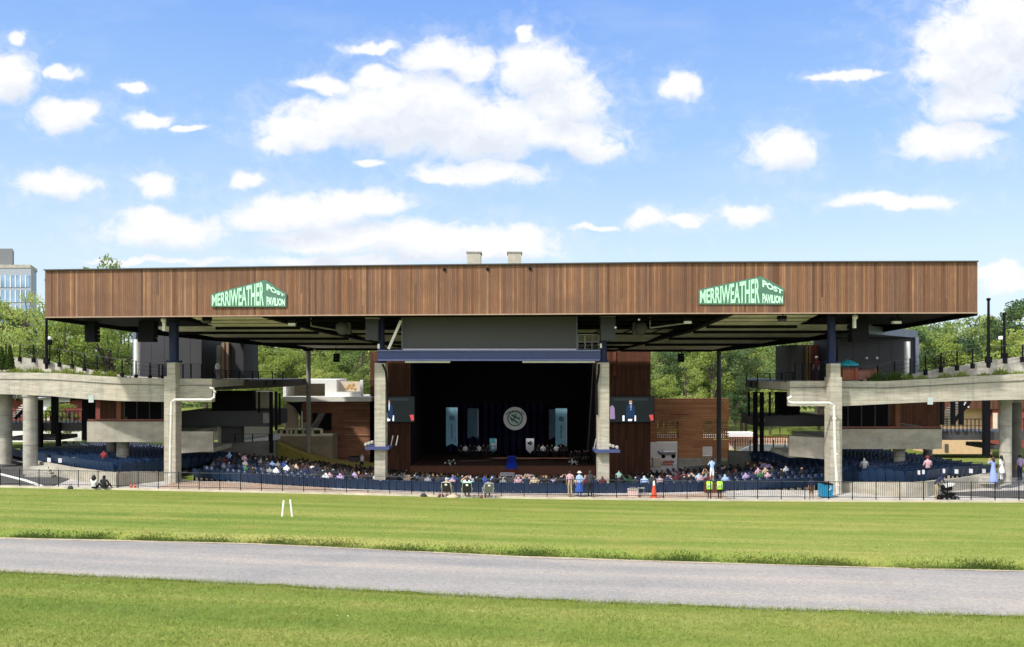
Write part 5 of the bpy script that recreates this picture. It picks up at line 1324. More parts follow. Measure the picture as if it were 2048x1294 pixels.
for px, py, lab in ((672, 714, 'small black speaker hanging below the rear roof edge, left of the stage'), (1363, 714, 'small black speaker hanging below the rear roof edge, right of the stage')):
    Y = 74.0; r = thing('small_speaker', lab, 'loudspeaker', tuple(at(px, py + 10, Y)), 'small speakers at the rear roof edge')
    MB().pbox(px - 5.5, px + 5.5, py - 7, py + 10, Y, .5).build('cabinet', M_BLACK, r)
    MB().bar(at(px, py - 7, Y + .2), at(px, 690, Y + .2), .08).build('hanger', M_BLACK, r)
    MB().pbox(px - 4, px + 4, py - 3, py - 1.5, Y - .02, .02).pbox(px - 4, px + 4, py + 3, py + 4.5, Y - .02, .02).build('grille_gap', M_DARKM, r)
M_REFL = plain('dull_grey_fabric', (0.10, 0.10, 0.10), .8)
for px, lab, s in ((685, 'dull grey round follow spot hanging under the roof at left', -1), (1281, 'dull grey round follow spot hanging under the roof at right', 1)):
    Y = 53.5; c = at(px, 656, Y); r = thing('hanging_spot', lab, 'lamp', tuple(c), 'round lamps under the roof')
    MB().ball((c.x, c.y, c.z), .46, 12).build('drum', M_REFL, r, smooth=True)
    MB().pbox(px - 15 if s > 0 else px + 4, px - 6 if s > 0 else px + 15, 645, 668, Y - .1, .5).build('bracket', M_REFL, r)
    MB().bar((c.x, c.y, c.z + .4), (c.x, c.y, c.z + 1.2), .06).build('stem', M_BLACK, r)
for px, py, w, mt, lab in ((412, 640, 8, 'd', 'black box lamp under the fascia left of the left sign'), (583, 645, 8, 'w', 'pale box lamp under the fascia right of the left sign'),
                           (1376, 641, 8, 'w', 'pale box lamp under the fascia left of the right sign'), (1566, 637, 8, 'd', 'black box lamp under the fascia below the right sign'), (1795, 641, 9, 'w', 'pale box lamp under the fascia near its right end')):
    Y = fas_y(wx(px, 48.5)) + 1.2; r = thing('box_lamp', lab, 'lamp', tuple(at(px, py + 5, Y)), 'box lamps under the fascia')
    MB().pbox(px - w, px + w, py - 6, py + 1, Y, .4).build('housing', M_BLACK, r)
    MB().pbox(px - w + 1, px + w - 1, py + 1, py + 6, Y + .05, .3).build('lens', M_STONE if mt == 'w' else M_DARKM, r)
    MB().bar(at(px, py - 6, Y + .2), at(px, py - 24, Y + .2), .06).build('stem', M_BLACK, r)
for px, py, lab in ((327, 640, 'white bracket lamp left of the left outer column top'), (1710, 634, 'white bracket lamp right of the right outer column top'), (396, 634, 'tiny white lamp under the fascia right of the left column'), (1599, 631, 'tiny white lamp under the fascia left of the right column'), (1278, 639, 'tiny white lamp above the right round spot'), (1231, 655, 'tiny white lamp on the right inner speaker stack')):
    Y = fas_y(wx(px, 48.5)) + 1.0
    big = px in (327, 1710)
    m_ = MB().ball(at(px, py, Y), .17 if big else .07, 6)
    if big: m_.pbox(px - 2.5, px + 2.5, py + 3, py + 22, Y + .1, .2)
    one('small_lamp', m_, M_STONE, lab, 'lamp', 'small white lamps under the roof')
for pts, lab in (([(622, 652, 55), (680, 662, 56)], 'thin grey strut under the roof left of the round spot'), ([(1300, 656, 52), (1384, 645, 52)], 'thin grey strut under the roof right of the round spot')):
    one('roof_strut', MB().bar(at(*pts[0]), at(*pts[1]), .09).bar(at(pts[0][0], 620, pts[0][2]), at(*pts[0]), .06), M_TREAD, lab, 'strut', 'struts under the roof')

# ------------------------------------------------------------------ seats
def seat_mesh():
    mb = MB()
    mb.hexa([(-.255, .0, .24), (.255, .0, .24), (.255, .05, .24), (-.255, .05, .24), (-.25, -.12, .84), (.25, -.12, .84), (.25, -.08, .84), (-.25, -.08, .84)])
    mb.hexa([(-.20, -.13, .83), (.20, -.13, .83), (.20, -.09, .83), (-.20, -.09, .83), (-.15, -.135, .885), (.15, -.135, .885), (.15, -.10, .885), (-.15, -.10, .885)])
    mb.hexa([(-.22, .05, .38), (.22, .05, .38), (.22, .12, .40), (-.22, .12, .40), (-.21, .03, .74), (.21, .03, .74), (.21, .08, .76), (-.21, .08, .76)])
    mb.box(-.25, -.225, -.03, .25, .42, .62).box(.225, .25, -.03, .25, .42, .62)
    leg = MB().box(-.245, -.215, -.02, .10, 0, .45).box(.215, .245, -.02, .10, 0, .45)
    return mb, leg
smb, sleg = seat_mesh()
p0 = MB(); p0.v = smb.v + sleg.v; k0 = len(smb.v); p0.f = smb.f + [[i + k0 for i in f] for f in sleg.f]; p0.m = [0] * len(smb.f) + [1] * len(sleg.f)
seat0 = p0.build('stadium_seat', [M_SEAT, M_BLACK]); seat0.location = (0, 0, 0)
SEATME = seat0.data; _v = np.array([v.co[:] for v in SEATME.vertices]); off_ = Vector((0, 0, 0))
for v in SEATME.vertices: v.co.x += ORG[seat0].x; v.co.y += ORG[seat0].y; v.co.z += ORG[seat0].z
seat_used = [False]; N_SEAT = [0]
def put_seat(x, y, z, rz, lab, group):
    if not seat_used[0]: o = seat0; seat_used[0] = True
    else: o = seat0.copy(); COL.objects.link(o)
    o.location = (x, y, z); o.rotation_euler = (0, 0, rz); tag(o, lab, 'seat', group); N_SEAT[0] += 1
stuff_seats = []
rs = random.Random(11)
A0, A1 = math.atan2(55.4 - CY, -23.3 - CX), math.atan2(53.4 - CY, 21.2 - CX)
def arc_pt(rr, a): return CX + rr * math.cos(a), CY + rr * math.sin(a)
# last row of the bowl (seen from behind, mostly empty)
L0 = RB * (A1 - A0); n = int(L0 / .53)
for i in range(n):
    a = A0 + (A1 - A0) * (i + .5) / n; x, y = arc_pt(RB - .15, a)
    zone = 'left of the left inner column' if x < -9 else ('between the two inner columns' if x < 5.4 else 'right of the right inner column')
    put_seat(x, y, pit(x, y), a + math.pi / 2, 'empty blue seat in the last row, ' + zone, 'seats of the last row')
for rr in range(1, 30):
    R_ = RB - .15 - .92 * rr; n = int(R_ * (A1 - A0) / .53)
    for i in range(n):
        a = A0 + (A1 - A0) * (i + .5) / n; x, y = arc_pt(R_, a)
        if not (-24.3 + (y - 55) * .45 < x < 22.9 - (y - 55) * .45) or y > 76.5: continue
        if rr <= 5: stuff_seats.append((x, y, pit(x, y), a + math.pi / 2))
# side sections: rows of empty blue seats on shallow terraces behind the curved walls
def side_rows(pts, nrow, step, shift, dz, lab, n_ind):
    for k in range(nrow):
        P = [at(*p_) + Vector((shift * k, step * k, dz * k)) for p_ in pts]
        d = [0]
        for a, b_ in zip(P[:-1], P[1:]): d.append(d[-1] + (b_ - a).length)
        n_ = int(d[-1] / .53)
        for i in range(n_):
            s_ = (i + .5) * .53; j = max(q_ for q_ in range(len(P) - 1) if d[q_] <= s_); u = (s_ - d[j]) / (d[j + 1] - d[j]); c = P[j].lerp(P[j + 1], u); tg = P[j + 1] - P[j]
            if i % 17 == 16: continue
            rz = math.atan2(tg.y, tg.x)
            if k < n_ind: put_seat(c.x, c.y, c.z, rz, 'empty blue seat in the %s, %s row from the wall' % (lab, ['first', 'second', 'third', 'fourth', 'fifth', 'sixth', 'seventh', 'eighth'][k]), 'seats of the ' + lab)
            else: stuff_seats.append((c.x, c.y, c.z, rz))
LROW = [(24, 917, 65), (60, 926, 62), (105, 931, 59), (142, 938, 57.0), (184, 945, 55.6), (235, 951.5, 54.0), (300, 949, 55.6), (352, 947, 57.0)]
RROW = [(1674, 972, 52.0), (1725, 970, 50.9), (1765, 970, 49.8), (1812, 971, 49.0), (1856, 968, 49.6), (1905, 960, 51.4), (1955, 958, 53.0), (1990, 955, 54.5)]
side_rows(LROW, 14, .95, .18, -.035, 'left side section', 5)
side_rows(RROW, 14, .95, -.18, -.0, 'right side section', 4)
for pts, nm in ((LROW, 'left'), (RROW, 'right')):
    V = []; Fc = []
    sh = .18 if nm == 'left' else -.18; dz = -.035 if nm == 'left' else 0
    for k in (-0.5, 0, 4, 9, 15):
        for p_ in pts: c = at(*p_); V.append((c.x + sh * k, c.y + .95 * k, c.z + dz * k - .01))
    np_ = len(pts)
    for j in range(4):
        for i in range(np_ - 1): Fc.append((j * np_ + i, j * np_ + i + 1, (j + 1) * np_ + i + 1, (j + 1) * np_ + i))
    o = bpy.data.objects.new('seating_floor', fast_mesh('seating_floor', V, Fc, [M_CONC_D])); COL.objects.link(o); tag(o, kind='structure')
bv = np.array([v.co[:] for v in SEATME.vertices]); bf = [list(p_.vertices) for p_ in SEATME.polygons]; bmi = [p_.material_index for p_ in SEATME.polygons]
V = []; Fc = []; Mi = []
for x, y, z, rz in stuff_seats:
    k = len(V) * len(bv); c_, s_ = math.cos(rz), math.sin(rz)
    V.append(np.stack([x + bv[:, 0] * c_ - bv[:, 1] * s_, y + bv[:, 0] * s_ + bv[:, 1] * c_, z + bv[:, 2]], 1)); Fc += [[i + k for i in f] for f in bf]; Mi += bmi
o = bpy.data.objects.new('far_seats', fast_mesh('far_seats', np.concatenate(V), Fc, [M_SEATB, M_BLACK], Mi)); COL.objects.link(o); ORG[o] = Vector()
tag(o, 'rows of dark blue seats further down the bowl and the side sections', 'seats', kind='stuff')
M_CARD = plain('white_card', (0.66, 0.66, 0.70), .8, .05)
for px, py, Y, lab in ((98, 920, 58.9, 'white sheet on a blue seat back, leftmost at left'), (120, 921, 58.0, 'white sheet on a blue seat back, second at left'), (147, 919, 58.6, 'small pale sheet on a left seat back, third at left'), (168, 921, 58.2, 'small pale sheet on a left seat back, fourth at left'), (193, 922, 57.8, 'small pale sheet on a left seat back, nearest the round column'),
                       (1913, 943, 51.0, 'white sheet on a blue seat back, first of three at right'), (1942, 942, 52.2, 'white sheet on a blue seat back, middle of three at right'), (1968, 942, 53.2, 'white sheet on a blue seat back, last of three at right'), (1888, 942, 50.4, 'flat pale sheet on the right seats left of the three white ones'), (1838, 945, 48.9, 'small white paper left of the pink shirt at right'), (1847, 944, 49.0, 'second small white paper left of the pink shirt at right')):
    w = 3.6 if 'white sheet' in lab else 2.4
    one('paper_sheet', MB().plate([at(px - w, py + 4, Y - .2), at(px + w, py + 4.5, Y - .2), at(px + w, py - 4, Y - .24), at(px - w, py - 4.5, Y - .24)], .012), M_CARD, lab, 'paper', 'sheets on the seats')

# ------------------------------------------------------------------ people
SKINS = [plain('light_skin', (0.52, 0.30, 0.21), .6, .05), plain('tan_skin', (0.34, 0.18, 0.11), .6, .05), plain('dark_skin', (0.12, 0.058, 0.036), .6, .05)]
HAIRS = [plain('black_hair', (0.012, 0.010, 0.010), .6), plain('brown_hair', (0.055, 0.028, 0.015), .6), plain('fair_hair', (0.30, 0.19, 0.09), .6), plain('grey_hair', (0.38, 0.37, 0.36), .7)]
CL = {k: plain(k.replace(' ', '_') + '_cloth', c, .85, .10, 6) for k, c in {
    'white': (0.72, 0.72, 0.74), 'black': (0.014, 0.014, 0.017), 'navy': (0.016, 0.022, 0.055), 'pink': (0.50, 0.31, 0.34), 'red': (0.22, 0.03, 0.03), 'light blue': (0.30, 0.43, 0.66), 'teal': (0.06, 0.20, 0.21), 'green': (0.035, 0.12, 0.05),
    'grey': (0.22, 0.22, 0.23), 'beige': (0.46, 0.36, 0.24), 'blue': (0.03, 0.08, 0.32), 'maroon': (0.09, 0.015, 0.022), 'lilac': (0.40, 0.30, 0.50), 'yellow': (0.55, 0.85, 0.04), 'charcoal': (0.035, 0.035, 0.038), 'khaki': (0.40, 0.32, 0.20), 'mint': (0.35, 0.60, 0.52), 'brown': (0.10, 0.05, 0.03), 'periwinkle': (0.26, 0.33, 0.68), 'silver': (0.62, 0.62, 0.60)}.items()}
M_SHOE = plain('dark_shoe', (0.02, 0.018, 0.016), .6)


def body_mesh(name, J, sub=1, long_sleeve=False, shorts=False, dress=False):
    """J: joint -> (x, y, z, r). One continuous skinned body; face materials by the limb they belong to."""
    B = [('pelvis', 'spine', 1), ('spine', 'chest', 1), ('chest', 'neck', 1), ('neck', 'head', 0), ('head', 'crown', 0), ('head', 'nose', 0)]
    for s in 'LR':
        B += [('chest', 'sho' + s, 1), ('sho' + s, 'elb' + s, 1), ('elb' + s, 'wri' + s, 1 if long_sleeve else 0), ('wri' + s, 'han' + s, 0), ('han' + s, 'fin' + s, 0), ('wri' + s, 'thu' + s, 0), ('pelvis', 'hip' + s, 2), ('hip' + s, 'kne' + s, 2), ('kne' + s, 'ank' + s, 0 if shorts else 2), ('ank' + s, 'toe' + s, 3)]
    J = dict(J)
    h = Vector(J['head'][:3]); cr = Vector(J['crown'][:3]); fwd = Vector(J.get('face', (0, 1, 0)))
    J.setdefault('nose', (*(h + fwd * .095 + Vector((0, 0, -.0))), .022))
    for s in 'LR':
        e, w = Vector(J['elb' + s][:3]), Vector(J['wri' + s][:3]); d = (w - e).normalized()
        J.setdefault('han' + s, (*(w + d * .08), .036)); J.setdefault('fin' + s, (*(w + d * .165), .020))
        side = Vector((1 if s == 'L' else -1, .4, 0)).normalized(); J.setdefault('thu' + s, (*(w + d * .06 + side * .05), .014))
    names = [k for k in J if k != 'face']; ix = {k: i for i, k in enumerate(names)}
    me = bpy.data.meshes.new('tmp'); me.from_pydata([J[k][:3] for k in names], [(ix[a], ix[b_]) for a, b_, _ in B], [])
    o = bpy.data.objects.new('tmp', me); COL.objects.link(o)
    md = o.modifiers.new('skin', 'SKIN'); md.use_smooth_shade = True; md.branch_smoothing = .4
    sv = me.skin_vertices[0].data
    for k, i in ix.items():
        r = J[k][3]; sv[i].radius = (r, r) if len(J[k]) < 5 else (r, J[k][4]); sv[i].use_root = (k == 'pelvis')
    if sub: o.modifiers.new('sub', 'SUBSURF').levels = sub
    bpy.context.view_layer.update()
    out = bpy.data.meshes.new_from_object(o.evaluated_get(bpy.context.evaluated_depsgraph_get())); out.name = name
    bpy.data.objects.remove(o); bpy.data.meshes.remove(me)
    out.materials.clear()
    for mt in (SKINS[0], CL['white'], CL['navy'], M_SHOE, HAIRS[0]): out.materials.append(mt)
    segs = [(Vector(J[a][:3]), Vector(J[b_][:3]), m_, J[a][3] if a != 'pelvis' else .1) for a, b_, m_ in B]
    for p_ in out.polygons:
        c = p_.center; best = None
        for a, b_, m_, r in segs:
            ab = b_ - a; t_ = max(0, min(1, (c - a).dot(ab) / max(ab.length_squared, 1e-9))); d = (c - a - ab * t_).length - .3 * r
            if best is None or d < best[0]: best = (d, m_, a, b_)
        m_ = best[1]
        if m_ == 0 and (c - h).length < .2:
            rel = c - h
            if rel.dot(fwd) < .028 or c.z > h.z + .062: m_ = 4
            if c.z < h.z - .07: m_ = 0
        p_.material_index = m_; p_.use_smooth = True
    return out


def stand(arm='down', lean=0.0, step=.0, feet=.0, twist=0):
    J = dict(pelvis=(0, 0, .95, .135, .11), spine=(0, .02 * lean, 1.14, .125, .10), chest=(0, .30 * lean, 1.35 - .05 * lean, .15, .11), neck=(0, .38 * lean, 1.50 - .09 * lean, .055), head=(0, .02 + .43 * lean, 1.60 - .12 * lean, .088), crown=(0, .01 + .46 * lean, 1.685 - .15 * lean, .07),
             hipL=(-.085, 0, .90, .095), kneL=(-.095, .02 + step, .50, .062), ankL=(-.095, -.02 + step * .9, .09, .043), toeL=(-.11, .14 + step * .9, .035, .036),
             hipR=(.085, 0, .90, .095), kneR=(.095, .02 - step * .5, .50, .062), ankR=(.095, -.02 - step, .09, .043), toeR=(.11, .13 - step, .035, .036))
    cy, cz = .30 * lean, -.05 * lean
    for s, q_ in (('L', -1), ('R', 1)):
        J['sho' + s] = (q_ * .175, cy, 1.42 + cz, .062)
        if arm == 'down': J['elb' + s] = (q_ * .225, cy - .03, 1.14 + cz, .046); J['wri' + s] = (q_ * .235, cy + .05, .90 + cz, .034)
        elif arm == 'face': J['elb' + s] = (q_ * .26, cy + .14, 1.22 + cz, .046); J['wri' + s] = (q_ * .10, cy + .24, 1.46 + cz, .034)
        elif arm == 'push': J['elb' + s] = (q_ * .20, cy + .12, 1.14 + cz, .046); J['wri' + s] = (q_ * .17, cy + .36, 1.02 + cz, .034)
        elif arm == 'fold': J['elb' + s] = (q_ * .25, cy + .04, 1.14 + cz, .046); J['wri' + s] = (q_ * .06, cy + .18, 1.16 + cz, .034)
    return J


def sit(seat=.46, arm='lap', recline=0.0, ground=False):
    J = dict(pelvis=(0, 0, seat + .10, .145, .12), spine=(0, -.02 - .05 * recline, seat + .28, .13, .10), chest=(0, -.03 - .15 * recline, seat + .50, .155, .115), neck=(0, -.01 - .18 * recline, seat + .645, .055), head=(0, .02 - .18 * recline, seat + .745, .09), crown=(0, .01 - .19 * recline, seat + .83, .072))
    for s, q_ in (('L', -1), ('R', 1)):
        J['hip' + s] = (q_ * .095, .03, seat + .07, .095)
        if ground: J['kne' + s] = (q_ * .15, .42, seat + .28, .062); J['ank' + s] = (q_ * .13, .66, .07, .043); J['toe' + s] = (q_ * .13, .82, .04, .036)
        else: J['kne' + s] = (q_ * .11, .45, seat + .06, .065); J['ank' + s] = (q_ * .11, .48, .09, .043); J['toe' + s] = (q_ * .12, .62, .035, .036)
        cy, cz = J['chest'][1], J['chest'][2]
        J['sho' + s] = (q_ * .185, cy, cz + .07, .064)
        if arm == 'lap': J['elb' + s] = (q_ * .25, cy + .05, cz - .20, .047); J['wri' + s] = (q_ * .16, cy + .27, cz - .28, .034)
        elif arm == 'rest': J['elb' + s] = (q_ * .30, cy + .02, cz - .18, .047); J['wri' + s] = (q_ * .31, cy + .26, cz - .22, .034)
        elif arm == 'up': J['elb' + s] = (q_ * .27, cy + .16, cz + .02, .047); J['wri' + s] = (q_ * .13, cy + .22, cz + .26, .034)
        elif arm == 'head': J['elb' + s] = (q_ * .36, cy - .02, cz + .20, .047); J['wri' + s] = (q_ * .14, cy - .04, cz + .38, .034)
        elif arm == 'knees': J['elb' + s] = (q_ * .24, cy + .16, cz - .16, .047); J['wri' + s] = (q_ * .10, cy + .40, cz - .20, .034)
    return J


def set_mats(o, mats):
    for i, mt in enumerate(mats):
        if mt is None: continue
        o.material_slots[i].link = 'OBJECT'; o.material_slots[i].material = mt


def person(lab, me, loc, rz, shirt, legs, skin=0, hair=0, shoe=None, group=None, extra=(), scale=1.0):
    """extra: list of (part name, mesh builder in body coordinates, material)"""
    o = bpy.data.objects.new('person', me); COL.objects.link(o); o.location = loc; o.rotation_euler = (0, 0, rz); o.scale = (scale,) * 3
    set_mats(o, [SKINS[skin], CL[shirt], CL[legs] if isinstance(legs, str) else legs, shoe or M_SHOE, HAIRS[hair]])
    tag(o, lab, 'person', group); ORG[o] = Vector()
    for nm, mb, mt in extra: mb.build(nm, mt, o, smooth=True)
    return o


def hair_long(h, w=.10, ln=.28):
    return MB().lathe((h[0], h[1] - .03, h[2]), [(w * .95, -ln), (w * 1.08, -ln * .5), (w * 1.0, 0), (w * .85, .07), (w * .4, .115), (.01, .125)], 12, sy=.85)
def hair_short(h, w=.098): return MB().lathe((h[0], h[1] - .018, h[2]), [(w * .9, -.05), (w * 1.02, .01), (w * .9, .07), (w * .45, .11), (.01, .118)], 12)
def hat(h, r=.19): return MB().lathe((h[0], h[1], h[2] + .05), [(r, 0), (r, .012), (.10, .03), (.095, .10), (.03, .12)], 14)
def cap(h): return MB().lathe((h[0], h[1] - .01, h[2] + .03), [(.10, 0), (.098, .06), (.05, .10), (.01, .105)], 12).box(h[0] - .07, h[0] + .07, h[1] + .06, h[1] + .18, h[2] + .03, h[2] + .045)
def skirt(z0, z1, r0, r1, y=0): return MB().lathe((0, y, 0), [(r0, z0), (r0 * .93 + .02, z0 + (z1 - z0) * .3), ((r0 + r1) / 2, z0 + (z1 - z0) * .6), (r1, z1)], 16, sy=.8)
def vest(z0, z1): return MB().lathe((0, 0, 0), [(.225, z0), (.235, z0 + .12), (.245, z0 + .3), (.24, z1 - .1), (.15, z1)], 18, sy=.72)

B_SIT = body_mesh('seated_body', sit()); B_SIT2 = body_mesh('seated_body_arms_up', sit(arm='up')); B_SIT3 = body_mesh('seated_body_long_sleeves', sit(), long_sleeve=True)
B_LOW = body_mesh('seated_body_plain', sit(), sub=0, long_sleeve=True)

# the last rows of the audience: every one of them a person of its own
rp = random.Random(21)
POP = [('white', 7), ('black', 55), ('navy', 18), ('pink', 4), ('red', 2), ('light blue', 6), ('teal', 1), ('green', 3), ('grey', 9), ('beige', 5), ('blue', 2), ('maroon', 5), ('lilac', 3), ('charcoal', 18)]
POPL = [k for k, w in POP for _ in range(w)]
def zone_of(x): return 'left of the inner columns' if x < -9 else ('between the inner columns' if x < 5.4 else 'right of the inner columns')
NIND = 0
ROWN = {1: 'second', 2: 'third', 3: 'fourth', 4: 'fifth'}
HN = ['black', 'brown', 'fair', 'grey']
crowd_pts = []
for rr in range(0, 31):
    R_ = RB - .15 - .92 * rr; n = int(R_ * (A1 - A0) / .53)
    for i in range(n):
        a = A0 + (A1 - A0) * (i + .5) / n; x, y = arc_pt(R_ - .12, a)
        if not (-24.3 + (y - 55) * .45 < x < 22.9 - (y - 55) * .45) or y > 76.3: continue
        pr = {0: .10, 1: .62, 2: .82}.get(rr, .93)
        if x > 14: pr *= .55 if rr < 14 else .8
        if x > 19: pr *= .5
        if rp.random() > pr: continue
        if abs(x + .6) < 1.3 and 6 <= rr <= 9: continue
        z = pit(x, y)
        if rr <= 3 and NIND < 255:
            sh = rp.choice(['white', 'white', 'white', 'pink', 'light blue', 'beige', 'grey', 'lilac', 'navy', 'navy', 'black', 'black', 'black', 'black', 'charcoal', 'charcoal', 'charcoal', 'maroon', 'grey', 'green'] if rr < 2 else POPL)
            hr = rp.choice([0, 0, 1, 1, 2, 3]); me = rp.choice([B_SIT, B_SIT, B_SIT3, B_SIT2 if rp.random() < .2 else B_SIT3])
            row = 'the last row' if rr == 0 else '%s row from back' % ROWN[rr]
            person('spectator, %s top, %s hair, %s, %s' % (sh, HN[hr], row, zone_of(x)), me, (x, y, z - .02), a + math.pi / 2 + math.pi * 0 + rp.uniform(-.25, .25) + 0, sh, rp.choice(['navy', 'black', 'beige', 'charcoal']), rp.choice([0, 0, 1, 2]), hr, group='seated spectators', scale=rp.uniform(.94, 1.06)); NIND += 1
        else: crowd_pts.append((x, y, z, a + math.pi / 2 + rp.uniform(-.25, .25), rr))
# the many beyond them as one mass
lv = np.array([v.co[:] for v in B_LOW.vertices]); 
lf4 = [list(p_.vertices) for p_ in B_LOW.polygons if len(p_.vertices) == 4]; lm4 = [p_.material_index for p_ in B_LOW.polygons if len(p_.vertices) == 4]
lf3 = [list(p_.vertices) + [p_.vertices[2]] for p_ in B_LOW.polygons if len(p_.vertices) == 3]
CM = [SKINS[0], SKINS[1], SKINS[2], HAIRS[0], HAIRS[1], HAIRS[2]] + [CL[k] for k in ('black', 'navy', 'charcoal', 'maroon', 'green', 'white', 'grey', 'beige', 'light blue', 'red', 'pink', 'lilac')]
V = []; FF = []; MM = []; nv = len(lv); lf = np.array(lf4); lm = np.array(lm4)
for idx, (x, y, z, rz, rr) in enumerate(crowd_pts):
    c_, s_ = math.cos(rz), math.sin(rz); sc_ = rp.uniform(.92, 1.08)
    V.append(np.stack([x + (lv[:, 0] * c_ - lv[:, 1] * s_) * sc_, y + (lv[:, 0] * s_ + lv[:, 1] * c_) * sc_, z - .02 + lv[:, 2] * sc_], 1)); FF.append(lf + idx * nv)
    sk, hr = rp.choice([0, 1, 1, 2]), 3 + rp.choice([0, 0, 0, 1, 1, 2]); sh = 6 + rp.choice([0, 0, 0, 0, 0, 0, 0, 0, 1, 1, 1, 1, 2, 2, 2, 2, 3, 4, 5, 6, 7, 8, 11]); 
    lut = np.array([sk, sh, 6 + rp.choice([0, 1, 2]), 6, hr]); MM.append(lut[lm])
o = bpy.data.objects.new('seated_crowd', fast_mesh('seated_crowd', np.concatenate(V), np.concatenate(FF), CM, np.concatenate(MM), smooth=True)); COL.objects.link(o); ORG[o] = Vector()
tag(o, 'dense seated audience in mostly dark clothes filling the bowl before the stage', 'crowd', kind='stuff')

# musicians and guests on the stage
for i, (px, py, Y) in enumerate([(px, 921, 83.2) for px in range(922, 986, 9)] + [(px, 921, 83.2) for px in range(1068, 1136, 9)]):
    zst = wz(932, YS); side = 'left' if px < 1020 else 'right'
    person('seated stage guest in a %s top on the %s riser' % ('white' if i % 3 == 1 else 'black', side), B_SIT3 if i % 3 else B_SIT, (wx(px, Y), Y, zst + .30), math.pi + rp.uniform(-.3, .3), 'white' if i % 3 == 1 else 'black', 'black', rp.choice([0, 0, 1]), rp.choice([0, 1, 3]), group='guests on the stage')
for px in (1142, 1150, 1159, 1168, 1177, 1184, 1154, 1172):
    Y = 79.6 + rp.uniform(0, 1.5); person('seated musician in black at the right end of the stage', B_SIT3, (wx(px, Y), Y, wz(932, YS)), math.pi + .3, 'black', 'black', 0, rp.choice([0, 1, 2]), group='musicians on the stage')
for px, lab, w in ((903, 'white flower arrangement at the left front of the stage', 5), (1147, 'small white flower arrangement at the right front of the stage', 4)):
    r = thing('flower_arrangement', lab, 'flowers', tuple(at(px, 932, 78.8)), 'flowers on the stage'); c = at(px, 927, 78.8)
    f = MB()
    for k in range(14): f.ball((c.x + rp.gauss(0, .22), c.y + rp.gauss(0, .12), c.z + rp.gauss(.1, .16)), .09, 5)
    f.build('blooms', M_CARD, r)
    g = MB()
    for k in range(16): a = rp.uniform(0, 6.28); g.bar((c.x, c.y, c.z - .15), (c.x + .45 * math.cos(a), c.y + .2 * math.sin(a), c.z + rp.uniform(0, .4)), .03, .05)
    g.build('leaves', M_BLADE_D, r); MB().lathe((c.x, c.y, wz(932, YS)), [(.16, 0), (.20, .25)], 10).build('pot', M_BLACK, r)

# featured people
STD = body_mesh('standing_body', stand()); STD_S = body_mesh('standing_body_shorts', stand(step=.06), shorts=True); STD_F = body_mesh('standing_body_arms_raised', stand('face'), shorts=True)
STD_W = body_mesh('walking_body', stand(step=.18)); STD_FO = body_mesh('standing_body_arms_folded', stand('fold'), long_sleeve=True); BEND = body_mesh('bending_body', stand('push', 1.0, .05))
GND = body_mesh('ground_sitting_body', sit(.04, 'knees', ground=True)); GND_L = body_mesh('ground_sitting_body_long_sleeves', sit(.04, 'knees', ground=True), long_sleeve=True)
CAMP = body_mesh('camp_sitting_body', sit(.34, 'rest', .6)); CAMP_H = body_mesh('camp_sitting_body_hands_on_head', sit(.34, 'head', .6)); CAMP_L = body_mesh('camp_sitting_body_legs', sit(.34, 'rest', .8), shorts=True)
HS = (0, .02, 1.60); HG = (0, .02, .785); HC = (0, -.09, 1.085)
def gz(x, y): return lawn_z(x, y) if y < fence_y(x) else 0.02
def place(px, py, Y): c = at(px, py, Y); return c
def on_lawn(px, back): x = wx(px, fence_y(wx(px, 48)) - back); y = fence_y(x) - back; x = wx(px, y); return (x, y, lawn_z(x, y) + .01)
def on_conc(px, back): x = wx(px, fence_y(wx(px, 48)) + back); y = fence_y(x) + back; x = wx(px, y); return (x, y, .01)
M_LIME = plain('lime_vest', (0.42, 0.85, 0.06), .6, .05); M_REFLT = plain('silver_tape', (0.65, 0.68, 0.60), .4, .04)
g = on_lawn(188, .35); person('woman with bushy dark hair in a pale grey top sitting on the grass at left', GND, g, 0, 'silver', 'navy', 1, 0, extra=[('hair', hair_long((0, 0, .80), .125, .20), HAIRS[0])])
g = on_lawn(208, .35); person('man in a black jacket sitting on the grass at left, right of the woman', GND_L, g, 0, 'black', 'charcoal', 0, 0, extra=[('hair', hair_short(HG), HAIRS[0])], scale=1.02)
g = on_conc(1140, .9); person('standing man in a pink shirt and khaki trousers behind the fence', STD, g, .05, 'pink', 'khaki', 1, 0, extra=[('hair', hair_short(HS), HAIRS[0])], scale=.92)
g = on_conc(1159, .9); person('woman in a pale hat with a blue skirt and blue bag behind the fence', STD, g, 0, 'light blue', 'blue', 0, 1, extra=[('hat', hat(HS, .17), M_STONE), ('skirt', skirt(.35, .98, .30, .15), CL['blue'])], scale=.88)
g = on_conc(1180, .8); person('standing man in a dark suit behind the fence beside the column', STD_FO, g, 0, 'charcoal', 'black', 0, 0, extra=[('hair', hair_short(HS), HAIRS[1])], scale=.93)
for px, lab, hr in ((1419, 'steward in a lime vest and brown trousers by the fence, left of two', 3), (1439.5, 'steward in a lime vest and black trousers by the fence, right of two', 0)):
    g = on_conc(px, .35)
    tape = MB()
    for z in (1.02, 1.20): tape.lathe((0, 0, 0), [(.252, z), (.252, z + .055)], 18, sy=.735)
    person(lab, STD, (g[0], g[1], g[2] - .02), 0, 'charcoal', 'brown' if hr == 3 else 'black', 1, hr, extra=[('vest', vest(.86, 1.50), M_LIME), ('reflective_tape', tape, M_REFLT), ('cap', cap(HS), CL['charcoal'])], scale=.76)
g = on_conc(1424, 3.4); g = (g[0], g[1], .62)
